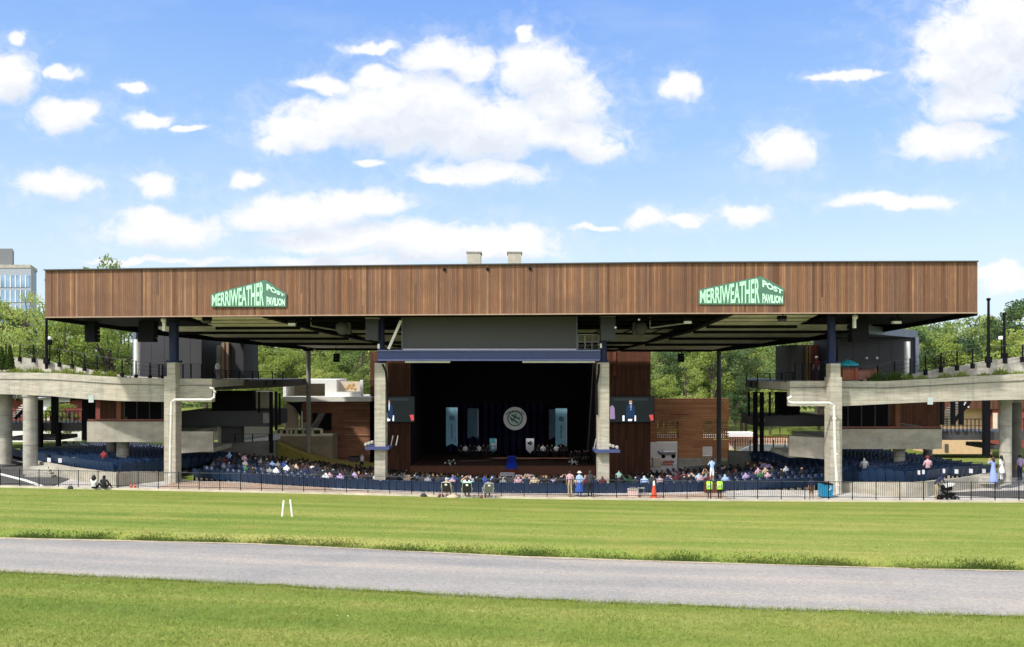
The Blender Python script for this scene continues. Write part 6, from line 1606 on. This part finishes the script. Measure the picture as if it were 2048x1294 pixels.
person('man in a light blue shirt and white shorts standing above the crowd with headphones', STD_F, g, .1, 'light blue', 'white', 1, 0, extra=[('headphones', MB().tube([(-.11, 0, 1.60), (-.08, 0, 1.72), (0, 0, 1.76), (.08, 0, 1.72), (.11, 0, 1.60)], .03, 8), M_BLACK)], scale=.86)
one('wooden_box', MB().box(g[0] - .5, g[0] + .5, g[1] - .4, g[1] + .5, -.1, .62), M_WOOD_D, 'dark box platform the man in light blue stands on', 'platform')
g = on_conc(1623, .5); person('child in a dark top and shorts walking behind the fence left of the turquoise bin', STD_S, g, .3, 'navy', 'brown', 1, 0, extra=[('hair', hair_short(HS), HAIRS[0])], scale=.80)
g = on_conc(1872, .55); MAN = person('man in a navy top and khaki trousers bending over a pushchair', BEND, g, -math.pi / 2 + .15, 'navy', 'khaki', 0, 1, extra=[('cap', cap((0, .45, 1.48)), CL['navy'])], scale=.97)
g0 = at(1986.5, 966, 51.0); person('woman in a long periwinkle dress by the right round column', STD_F, tuple(g0), .2, 'periwinkle', 'periwinkle', 0, 1, extra=[('hair', hair_long(HS, .11, .22), HAIRS[1]), ('skirt', skirt(.03, 1.02, .27, .14), CL['periwinkle'])], scale=.98)
g0 = at(2002.5, 961, 51.6); person('woman in a white dress by the right round column, facing the other', STD, tuple(g0), .6, 'white', 'white', 1, 0, extra=[('hair', hair_long(HS, .11, .25), HAIRS[0]), ('skirt', skirt(.52, 1.02, .25, .14), CL['white'])], scale=.95)
g0 = at(2040, 962, 55); person('person in a lilac shirt and dark trousers at the right frame edge', STD, tuple(g0), .2, 'lilac', 'navy', 1, 0, extra=[('hair', hair_short(HS), HAIRS[0])], scale=1.05)
g0 = at(1862, 958, 50.2); person('seated person in a pink shirt among the empty blue seats at right', B_SIT, (g0.x, g0.y + .4, g0.z + .05), 0, 'pink', 'navy', 1, 1, extra=[('hat', hat((0, .02, 1.205), .15), CL['red'])])
g0 = at(1737, 955, 51); person('seated person in a grey top among the blue seats right of the column', B_SIT, (g0.x, g0.y + .6, g0.z - .1), 0, 'grey', 'black', 0, 3)
g0 = at(204, 935, 57.6); person('seated person in a red top among the empty blue seats at left', B_SIT, (g0.x, g0.y + .3, g0.z - .05), 0, 'red', 'black', 1, 0)
g0 = at(1216, 962, 55); person('person in mint green standing just right of the right inner column', STD, (g0.x + .75, g0.y, pit(g0.x + .75, g0.y)), 0, 'mint', 'navy', 0, 2, extra=[('shawl', MB().lathe((0, 0, 0), [(.24, .9), (.22, 1.2), (.19, 1.42), (.10, 1.52)], 14, sy=.8), CL['mint'])], scale=1.0)
g0 = at(724, 944, 74); person('tiny person in a white top walking below the brown building', STD_W, tuple(g0), 1.2, 'white', 'black', 1, 0)
g0 = at(435, 757, 64); person('tiny person in a pale top on the left upper terrace', STD, (g0.x, g0.y, 6.76), 1.0, 'white', 'grey', 0, 1, scale=.9)
g0 = at(1633, 762, 53.4); person('person in a dark top and pale hat on the right terrace beside the column', STD, (g0.x, g0.y, 6.95), 2.2, 'maroon', 'navy', 1, 0, extra=[('hat', hat(HS, .16), M_STONE)], scale=.92)
# camp chairs and the three people lounging at the fence
M_CHF = plain('pale_chair_frame', (0.50, 0.50, 0.44), .45)
def camp_chair(lab, px, back, me, plab, shirt, legs, skin, hr, cloth, tilt=0, hx=None):
    x, y, z = on_lawn(px, back)
    r = thing('folding_chair', lab, 'chair', (x, y, z), 'folding chairs at the fence', tilt)
    f = MB()
    for q_ in (-1, 1):
        f.tube([(q_ * .30, -.30, 0), (q_ * .29, .10, .34), (q_ * .30, .34, .36)], .016, 6).tube([(q_ * .29, .32, 0), (q_ * .29, -.05, .34), (q_ * .25, -.34, .93)], .017, 6).tube([(q_ * .31, -.22, .60), (q_ * .34, .24, .60), (q_ * .30, .28, .36)], .018, 6)
    f.tube([(-.25, -.34, .93), (0, -.37, .955), (.25, -.34, .93)], .017, 6).tube([(-.3, -.3, .05), (.3, -.3, .05)], .012, 6)
    o = f.build('frame', M_CHF, None, smooth=True); o.location = (0, 0, 0); o.parent = r
    def loc(mb, nm, mt, sm_=True):
        o = mb.build(nm, mt, None, smooth=sm_); o.location = ORG[o]; o.parent = r
    k = bpy.data.objects[o.name]; k.location = ORG[k]
    loc(MB().hexa([(-.24, -.34, .92), (.24, -.34, .92), (.24, -.32, .92), (-.24, -.32, .92), (-.25, -.08, .38), (.25, -.08, .38), (.25, -.06, .38), (-.25, -.06, .38)]), 'backrest', cloth, False)
    loc(MB().hexa([(-.27, -.08, .33), (.27, -.08, .33), (.27, .30, .34), (-.27, .30, .34), (-.27, -.08, .35), (.27, -.08, .35), (.27, .30, .36), (-.27, .30, .36)]), 'seat', cloth, False)
    loc(MB().box(-.07, .07, -.345, -.335, .76, .86), 'mesh_patch', M_STONE, False)
    for q_ in (-1, 1): loc(MB().box(q_ * .33 - .03, q_ * .33 + .03, -.2, .24, .605, .625), 'arm_rest', cloth, False)
    person(plab, me, (x, y, z + .0), tilt, shirt, legs, skin, hr, extra=[('hair', hair_short(HC) if hx is None else hx, HAIRS[hr])], group=None)
camp_chair('folding chair with dark cloth and a pale frame at the fence, leftmost of three', 894, .45, CAMP_L, 'person with grey hair lounging in the leftmost folding chair', 'beige', 'grey', 0, 3, CL['charcoal'], -.12)
camp_chair('folding chair with dark cloth and a pale frame at the fence, middle of three', 934, .45, CAMP_H, 'person with arms behind the head in the middle folding chair', 'mint', 'charcoal', 0, 1, CL['charcoal'], .05)
camp_chair('folding chair draped with a grey jacket at the fence, rightmost of three', 977, .40, CAMP, 'person with black hair in the rightmost folding chair', 'grey', 'charcoal', 1, 0, CL['grey'], .15)
for px, back, col, lab in ((882, .5, 'maroon', 'reddish bag on the grass left of the folding chairs'), (905, .75, 'beige', 'pale crumpled blanket on the grass under the leftmost folding chair'), (847, .25, 'charcoal', 'small dark bundle by the fence left of the folding chairs'), (141, .15, 'charcoal', 'dark bag by the fence left of the seated pair'), (966, .4, 'brown', 'brown bag beside the rightmost folding chair')):
    x, y, z = on_lawn(px, back); w = .20 if col != 'beige' else .36
    m_ = MB().lathe((x, y, z - .02), [(w * .8, 0), (w, .06), (w * .85, .14), (w * .4, .21), (.02, .23)], 12, sy=.6)
    if col != 'beige': m_.tube([(x - .1, y, z + .17), (x - .05, y, z + .30), (x + .05, y, z + .30), (x + .1, y, z + .17)], .015, 6)
    one('soft_bag', m_, CL[col], lab, 'bag', smooth=True)
# pushchair
x, y, z = on_conc(1894, .55); z = .0
r = thing('pushchair', 'black pushchair with a pale blanket in front of the bending man', 'pushchair', (x, y, z))
fr = MB()
for dy in (-.22, .22):
    fr.tube([(x - .62, y + dy, .98), (x - .30, y + dy, .80), (x + .10, y + dy, .52), (x + .45, y + dy, .14)], .018, 6).tube([(x - .30, y + dy, .12), (x - .05, y + dy, .62)], .018, 6)
fr.tube([(x - .62, y - .22, .98), (x - .64, y, 1.0), (x - .62, y + .22, .98)], .02, 6).build('frame', M_BLACK, r, smooth=True)
MB().plate([(x - .28, y - .2, .62), (x + .05, y - .2, .42), (x + .42, y - .2, .46), (x + .40, y - .2, .38), (x + .02, y - .2, .30), (x - .34, y - .2, .58)][::-1], .4).build('seat', M_SPK, r)
MB().lathe((x - .02, y, .68), [(.30, -.05), (.33, .08), (.25, .24), (.08, .32), (.01, .33)], 12, sy=.8).build('hood', M_BLACK, r, smooth=True)
MB().hexa([(x - .20, y - .26, .80), (x + .26, y - .26, .92), (x + .26, y + .2, .92), (x - .2, y + .2, .84), (x - .22, y - .27, 1.0), (x + .34, y - .27, 1.06), (x + .34, y + .2, 1.02), (x - .22, y + .2, .98)]).build('blanket', CL['white'], r)
MB().box(x - .25, x + .2, y - .2, y + .2, .18, .32).build('basket', M_SPK, r)
for wx_, dy in ((-.30, -.27), (-.30, .27), (.47, -.20), (.47, .20)):
    w = MB().lathe((x + wx_, y + dy, .15), [(.15, -.02), (.15, .03)], 16, axis='y').build('wheel', M_BLACK, r); ww = MB().lathe((x + wx_, y + dy - .025, .15), [(.07, 0), (.07, .01)], 12, axis='y').build('hub', M_TREAD, w)
# bins, cones, stakes
x, y, z = on_conc(1651, 1.6)
r = thing('turquoise_bin', 'turquoise wheeled bin with a dark lid standing beside the right outer column', 'bin', (x, y, 0))
MB().hexa([(x - .30, y - .3, .06), (x + .30, y - .3, .06), (x + .30, y + .3, .06), (x - .30, y + .3, .06), (x - .36, y - .34, .80), (x + .32, y - .34, .80), (x + .32, y + .34, .80), (x - .36, y + .34, .80)]).build('body', plain('turquoise_plastic', (0.01, 0.20, 0.36), .4, .1), r)
MB().hexa([(x - .2, y - .36, .80), (x + .36, y - .36, .80), (x + .36, y + .36, .80), (x - .2, y + .36, .80), (x - .1, y - .3, .92), (x + .33, y - .3, .86), (x + .33, y + .3, .86), (x - .1, y + .3, .92)]).build('lid', M_SPK, r)
MB().plate([(x + .13, y - .36, .72), (x + .20, y - .36, .76), (x + .22, y - .36, .55), (x + .10, y - .36, .46), (x + .04, y - .36, .50), (x + .15, y - .36, .58)][::-1], .02).build('recycling_arrow', plain('pale_blue_mark', (0.35, 0.55, 0.68), .5), r)
for q_ in (-.22, .22): MB().lathe((x + q_, y + .30, .09), [(.09, -.03), (.09, .03)], 12, axis='y').build('wheel', M_BLACK, r)
x, y, z = on_conc(1308, .8)
r = thing('safety_cone', 'tall orange safety cone with a white top collar behind the fence', 'cone', (x, y, 0))
M_OR = plain('orange_cone_plastic', (0.62, 0.085, 0.035), .5, .08)
MB().box(x - .24, x + .24, y - .24, y + .24, 0, .05).build('base', M_OR, r); MB().lathe((x, y, .05), [(.19, 0), (.13, .40), (.085, .72)], 14).build('body', M_OR, r, smooth=True)
MB().lathe((x, y, .77), [(.085, 0), (.06, .22), (.05, .26)], 14).build('white_collar', M_WHITE, r, smooth=True)
for px, lab in ((262, 'low orange cone behind the fence at left, left of two'), (270, 'low orange cone behind the fence at left, right of two')):
    x, y, z = on_conc(px, .6); r = thing('safety_cone', lab, 'cone', (x, y, 0), 'low orange cones at left'); MB().box(x - .15, x + .15, y - .15, y + .15, 0, .03).build('base', M_OR, r); MB().lathe((x, y, .03), [(.11, 0), (.06, .24), (.03, .36)], 12).build('body', M_OR, r, smooth=True)
    MB().lathe((x, y, .18), [(.085, 0), (.07, .06)], 12).build('band', M_WHITE, r)
x, y, z = on_conc(1266, 1.3); r = thing('handled_case', 'pale pink cooler box with a grey lid on the paving', 'box', (x, y, 0))
MB().box(x - .30, x + .26, y - .2, y + .2, .02, .40).build('body', plain('pale_pink_plastic', (0.62, 0.46, 0.42), .6), r); MB().box(x - .32, x + .28, y - .22, y + .22, .40, .47).build('lid', M_CONC2, r); MB().tube([(x - .2, y, .47), (x - .18, y, .56), (x + .14, y, .56), (x + .16, y, .47)], .015, 6).build('handle', M_TREAD, r)
one('small_bench', MB().box(wx(1276, 49), wx(1290, 49), 49, 49.3, .38, .42).box(wx(1277, 49), wx(1278, 49), 49.1, 49.2, 0, .38).box(wx(1288, 49), wx(1289, 49), 49.1, 49.2, 0, .38), M_TREAD, 'small low bench right of the pink cooler box', 'bench')
for px, pt, dx, lab in ((567, 1001, -2.0, 'white plastic stake in the lawn, left of a pair'), (582, 999, 3.5, 'white plastic stake in the lawn, right of a pair, leaning right')):
    base = None
    X = 0
    for _ in range(10):
        Y = (HCAM - SLOPE * fence_y(X)) / ((1033 - HYP) / FPX - SLOPE); X = wx(px, Y)
    b_ = at(px, 1034, Y); t_ = at(px - dx if px < 575 else px - 1.5, pt, Y)
    if px < 575: b_ = at(px - 3, 1034, Y); t_ = at(px + .5, pt, Y)
    else: b_ = at(px + 3, 1033, Y); t_ = at(px - 1.5, pt, Y)
    one('lawn_stake', MB().tube([b_ - Vector((0, 0, .1)), t_], [.044, .04], 10), M_WHITE, lab, 'stake', 'white stakes in the lawn', smooth=True)
# sound desk in the middle of the audience
x, y = wx(1019, 56), 56.0; zf_ = pit(x, y)
r = thing('mixing_desk', 'sound desk of grey racks and a framed screen in the middle of the audience', 'sound desk', (x, y, zf_))
z1 = wz(946, 56)
MB().box(wx(1001, 56), wx(1037, 56), y, y + .8, wz(966, 56), wz(954, 56)).build('console', M_SPKG, r)
fr = MB()
for py in (946, 950, 954): fr.bar(at(1001, py, 56), at(1029, py, 56), .06, .08)
fr.bar(at(1001, 946, 56), at(998, 965, 56), .06).bar(at(1026, 946, 56), at(1028, 965, 56), .06).build('rack_frame', plain('silver_rail', (0.42, 0.40, 0.42), .4), r)
MB().pbox(1006, 1022, 956, 963, 55.9, .1).build('monitor', M_BLACK, r)
wr = MB()
for q_ in (1033, 1039, 1056, 1062): wr.ball(at(q_, 951 + (q_ % 3), 56.3), .16, 6, sz=.6)
wr.build('white_cover', M_CARD, r)
MB().pbox(1048, 1068, 950, 962, 56.6, .4).build('rack_case', M_TREAD, r)

# ------------------------------------------------------------------ trees
def leaf_mat(name, a, b_, c_):
    m, t, b = pbr(name, .65, 0, .25)
    g_ = nd(t, 'ShaderNodeNewGeometry'); n1 = noise(t, g_.outputs['Position'], .55, 3, .6); n2 = noise(t, g_.outputs['Position'], 5.0, 2, .6)
    oi = nd(t, 'ShaderNodeObjectInfo')
    f = mth(t, 'ADD', mth(t, 'ADD', mth(t, 'MULTIPLY', n1, .5), mth(t, 'MULTIPLY', n2, .35)), mth(t, 'MULTIPLY', oi.outputs['Random'], .22))
    cc = ramp(t, f, [(.36, a), (.54, b_), (.72, c_)])
    t.links.new(cc, b.inputs['Base Color'])
    tr = nd(t, 'ShaderNodeBsdfTranslucent'); t.links.new(cc, tr.inputs['Color']); mx = nd(t, 'ShaderNodeMixShader'); mx.inputs[0].default_value = .46
    t.links.new(b.outputs[0], mx.inputs[1]); t.links.new(tr.outputs[0], mx.inputs[2]); t.links.new(mx.outputs[0], t.nodes['Material Output'].inputs['Surface'])
    return m
M_LEAF = leaf_mat('leaf_green', (0.095, 0.155, 0.045), (0.195, 0.275, 0.078), (0.34, 0.41, 0.13))
M_LEAFY = leaf_mat('leaf_yellow_green', (0.175, 0.240, 0.050), (0.31, 0.385, 0.085), (0.47, 0.50, 0.15))
M_LEAFD = leaf_mat('leaf_dark', (0.036, 0.072, 0.032), (0.080, 0.135, 0.050), (0.17, 0.235, 0.085))
M_BARK = plain('grey_brown_bark', (0.085, 0.065, 0.050), .9, .3, 3)
def tree_proto(seed, H_, Rw, mat, n_clump=60, per=70, leaf=.20, bare=.28, thin=1.0):
    r_ = np.random.default_rng(seed); root = thing('broadleaf_tree', 'tree', 'tree', (0, 0, 0))
    tr = MB(); P = [Vector((0, 0, -.5))]
    for k in range(1, 6): P.append(Vector((r_.normal(0, .12) * k * .5, r_.normal(0, .12) * k * .5, H_ * .16 * k)))
    tr.tube(P, [H_ * .020 * (1 - .15 * i) for i in range(6)], 9)
    cl = []
    for k in range(n_clump):
        for _ in range(30):
            d = r_.normal(0, 1, 3); d /= np.linalg.norm(d); rad = r_.uniform(.35, 1.0) ** .5
            c = np.array([d[0] * Rw * rad, d[1] * Rw * rad, H_ * (.5 + bare / 2) + d[2] * H_ * (.5 - bare / 2) * rad])
            w = 1 - .35 * max(0, (c[2] / H_ - .55) / .45)
            if math.hypot(c[0], c[1]) < Rw * w * (0.55 + .45 * abs(math.sin(seed + 3 * math.atan2(c[1], c[0])))): break
        cl.append((c, r_.uniform(.13, .26) * Rw))
    for c, rr_ in cl[:16]:
        b0 = P[2].lerp(P[4], r_.uniform(0, 1)); mid = b0.lerp(Vector(c), .55) + Vector((0, 0, H_ * .04)); tr.tube([b0, mid, Vector(c)], [H_ * .008, H_ * .005, H_ * .002], 6)
    tr.build('trunk', M_BARK, root, smooth=True)
    Cs = []; Ns = []
    for c, rr_ in cl:
        n = int(per * 1.35 * (rr_ / (.19 * Rw)) ** 1.6 * thin); d = r_.normal(0, 1, (n, 3)); d /= np.linalg.norm(d, axis=1)[:, None]; q_ = c + d * rr_ * (r_.uniform(.25, 1.0, (n, 1)) ** .6) * np.array([1.15, 1.15, .75]); Cs.append(q_); Ns.append(d)
    C = np.concatenate(Cs); D = np.concatenate(Ns); n = len(C)
    a = np.cross(D + r_.normal(0, .7, (n, 3)), r_.normal(0, 1, (n, 3))); a /= np.linalg.norm(a, axis=1)[:, None]; b_ = np.cross(a, D + r_.normal(0, .8, (n, 3))); b_ /= np.linalg.norm(b_, axis=1)[:, None] + 1e-9
    s_ = leaf * .88 * r_.uniform(.55, 1.3, (n, 1)); V_ = np.stack([C - a * s_, C + b_ * s_ * .55, C + a * s_, C - b_ * s_ * .55], 1).reshape(-1, 3)
    o = bpy.data.objects.new('crown', fast_mesh('crown', V_, np.arange(4 * n).reshape(-1, 4), [mat])); COL.objects.link(o); o.parent = root
    return root
PR = [tree_proto(1, 15, 5.2, M_LEAF, 70, 75), tree_proto(2, 14, 4.8, M_LEAFY, 66, 70), tree_proto(3, 16, 5.0, M_LEAFD, 74, 75), tree_proto(4, 13, 4.4, M_LEAF, 56, 75), tree_proto(5, 15, 5.6, M_LEAFY, 70, 75), tree_proto(6, 12, 4.6, M_LEAFD, 60, 70), tree_proto(7, 14, 4.0, M_LEAFY, 44, 48, .17, .30, .8)]
PH = [15, 14, 16, 13, 15, 12, 14]; PW = ['mid green', 'bright yellow green', 'dark green', 'mid green', 'bright yellow green', 'dark green', 'light airy yellow green']
used_p = [False] * len(PR)
def put_tree(k, x, y, top, lab, group, base=None, ws=1.0):
    b_ = base if base is not None else 0.02 * max(0, y - 90) + .2
    s_ = (top - b_) / PH[k]; rz = rt.uniform(0, 6.28)
    if not used_p[k]:
        o = PR[k]; used_p[k] = True; o.location = (x, y, b_); o.rotation_euler = (0, 0, rz); o.scale = (s_ * ws, s_ * ws, s_); tag(o, lab, 'tree', group)
    else: copy_tree(PR[k], (x, y, b_), rz, lab, group, (s_ * ws, s_ * ws, s_))
rt = random.Random(5)
# left flank, in front of the office block
for px, Y, py, k, lab in ((18, 92, 612, 2, 'dark green tree at the left frame edge below the office block'), (50, 88, 585, 6, 'light airy tree in front of the office block'), (92, 84, 600, 6, 'airy tree directly behind the tall left pole'), (70, 80, 650, 4, 'bright yellow green tree above the left walkway railing'), (130, 82, 622, 1, 'bright yellow green tree between the left pole and the curved speaker'), (175, 86, 612, 4, 'bright yellow green tree behind the curved left speaker stack'), (222, 84, 620, 1, 'bright tree between the left speakers and the dark terrace building'), (206, 96, 524, 0, 'tall tree whose tip shows above the left end of the roof'), (255, 92, 628, 0, 'mid green tree left of the dark terrace building'), (-15, 90, 600, 0, 'mid green tree cut by the left frame edge')):
    put_tree(k, wx(px, Y), Y, wz(py, Y), lab, 'trees behind the left walkway', .3, .92 if px != 206 else .6)
# right flank, rising to the frame edge
for px, Y, py, k, lab in ((1822, 92, 640, 0, 'mid green tree just right of the canopy roof'), (1862, 96, 632, 3, 'mid green tree right of the dark right terrace building'), (1905, 94, 640, 0, 'mid green tree below the right end of the roof'), (1945, 98, 634, 3, 'mid green tree left of the tall right pole'), (1985, 96, 640, 0, 'mid green tree behind the tall right pole'), (2022, 94, 612, 4, 'yellow green tree right of the shorter pole'), (2056, 90, 588, 2, 'tall dark tree rising at the right frame edge'), (1880, 88, 668, 1, 'low bright tree behind the right walkway railing, left one'), (1960, 88, 672, 5, 'low dark tree behind the right walkway railing, middle one'), (2030, 86, 660, 1, 'low bright tree behind the right walkway railing, at the frame edge'), (1800, 90, 655, 5, 'dark tree close behind the canopy roof')):
    put_tree(k, wx(px, Y), Y, wz(py, Y), lab, 'trees behind the right walkway', .3)
# the wood behind the stage: three staggered ranks, seen left and right of the stage house
for rank, (Y, n_, top) in enumerate(((98, 17, 11.0), (108, 18, 14.5), (120, 19, 17.0))):
    for i in range(n_):
        px = 385 + (1680 - 385) * (i + rt.uniform(.2, .8)) / n_
        if 775 < px < 1290 and not (px > 1270 or px < 790): continue
        k = rt.choice([0, 1, 3, 4, 4, 1] if px < 800 else [0, 0, 3, 1, 2, 5, 4]); x = wx(px, Y + rt.uniform(-3, 3))
        side = 'left' if px < 1000 else 'right'; d = ['front', 'middle', 'rear'][rank]
        put_tree(k, x, Y + rt.uniform(-3, 3), top * rt.uniform(.88, 1.12), '%s tree in the %s rank of the wood %s of the stage' % (PW[k], d, side), 'trees of the wood behind the stage')
for px, py, Y, lab in ((1372, 745, 90, 'young slender tree in front of the wood right of the stage'), (1330, 770, 92, 'low bright tree just above the orange timber wall')):
    put_tree(6 if px == 1372 else 1, wx(px, Y), Y, wz(py - 20, Y), lab, 'trees of the wood behind the stage')
for px, py, Y, k, lab in ((1470, 800, 92, 5, 'dark bushy tree just right of the orange timber wall'), (1560, 830, 90, 1, 'low bright bush behind the white terrace at right'), (1492, 760, 94, 2, 'tall dark tree right of the slim dark post'), (700, 755, 92, 4, 'bright low tree behind the white topped building'), (640, 752, 93, 1, 'bright low tree behind the left part of the white building'), (520, 750, 92, 4, 'bright low tree behind the left upper deck'), (1540, 775, 92, 4, 'bright tree between the right steel posts')):
    put_tree(k, wx(px, Y), Y, wz(py - 12, Y), lab, 'trees of the wood behind the stage', 0.3, 1.25)
for i, (px, Y) in enumerate(((120, 74), (147, 78), (1445, 88), (1585, 84))):
    put_tree((1, 4, 3, 1)[i], wx(px, Y), Y, wz((803, 812, 838, 850)[i], Y), ('small yellow green tree under the left walkway beside the red wall', 'small bright tree seen through the left steel walkway', 'low bush behind the slim dark post', 'low bright bush left of the right balcony')[i], 'small trees under the walkways', .3, 1.3)
# a closing band of far woodland so that no bare horizon shows between the trunks
r_ = np.random.default_rng(9); n = 52000; X = r_.uniform(-170, 170, n); Yv = 134 + r_.uniform(0, 8, n); top = 13 + 2.5 * np.sin(X * .21) + 2.0 * np.sin(X * .07 + 1); Z = r_.uniform(0, 1, n) ** .8 * top
C = np.stack([X, Yv, Z + .5], 1); a = r_.normal(0, 1, (n, 3)); a /= np.linalg.norm(a, axis=1)[:, None]; b_ = np.cross(a, r_.normal(0, 1, (n, 3))); b_ /= np.linalg.norm(b_, axis=1)[:, None]; s_ = r_.uniform(.25, .6, (n, 1))
o = bpy.data.objects.new('far_woodland', fast_mesh('far_woodland', np.stack([C - a * s_, C + b_ * s_ * .6, C + a * s_, C - b_ * s_ * .6], 1).reshape(-1, 3), np.arange(4 * n).reshape(-1, 4), [M_LEAF])); COL.objects.link(o); ORG[o] = Vector()
tag(o, 'distant green woodland closing the view behind the trees', 'woodland', kind='stuff')
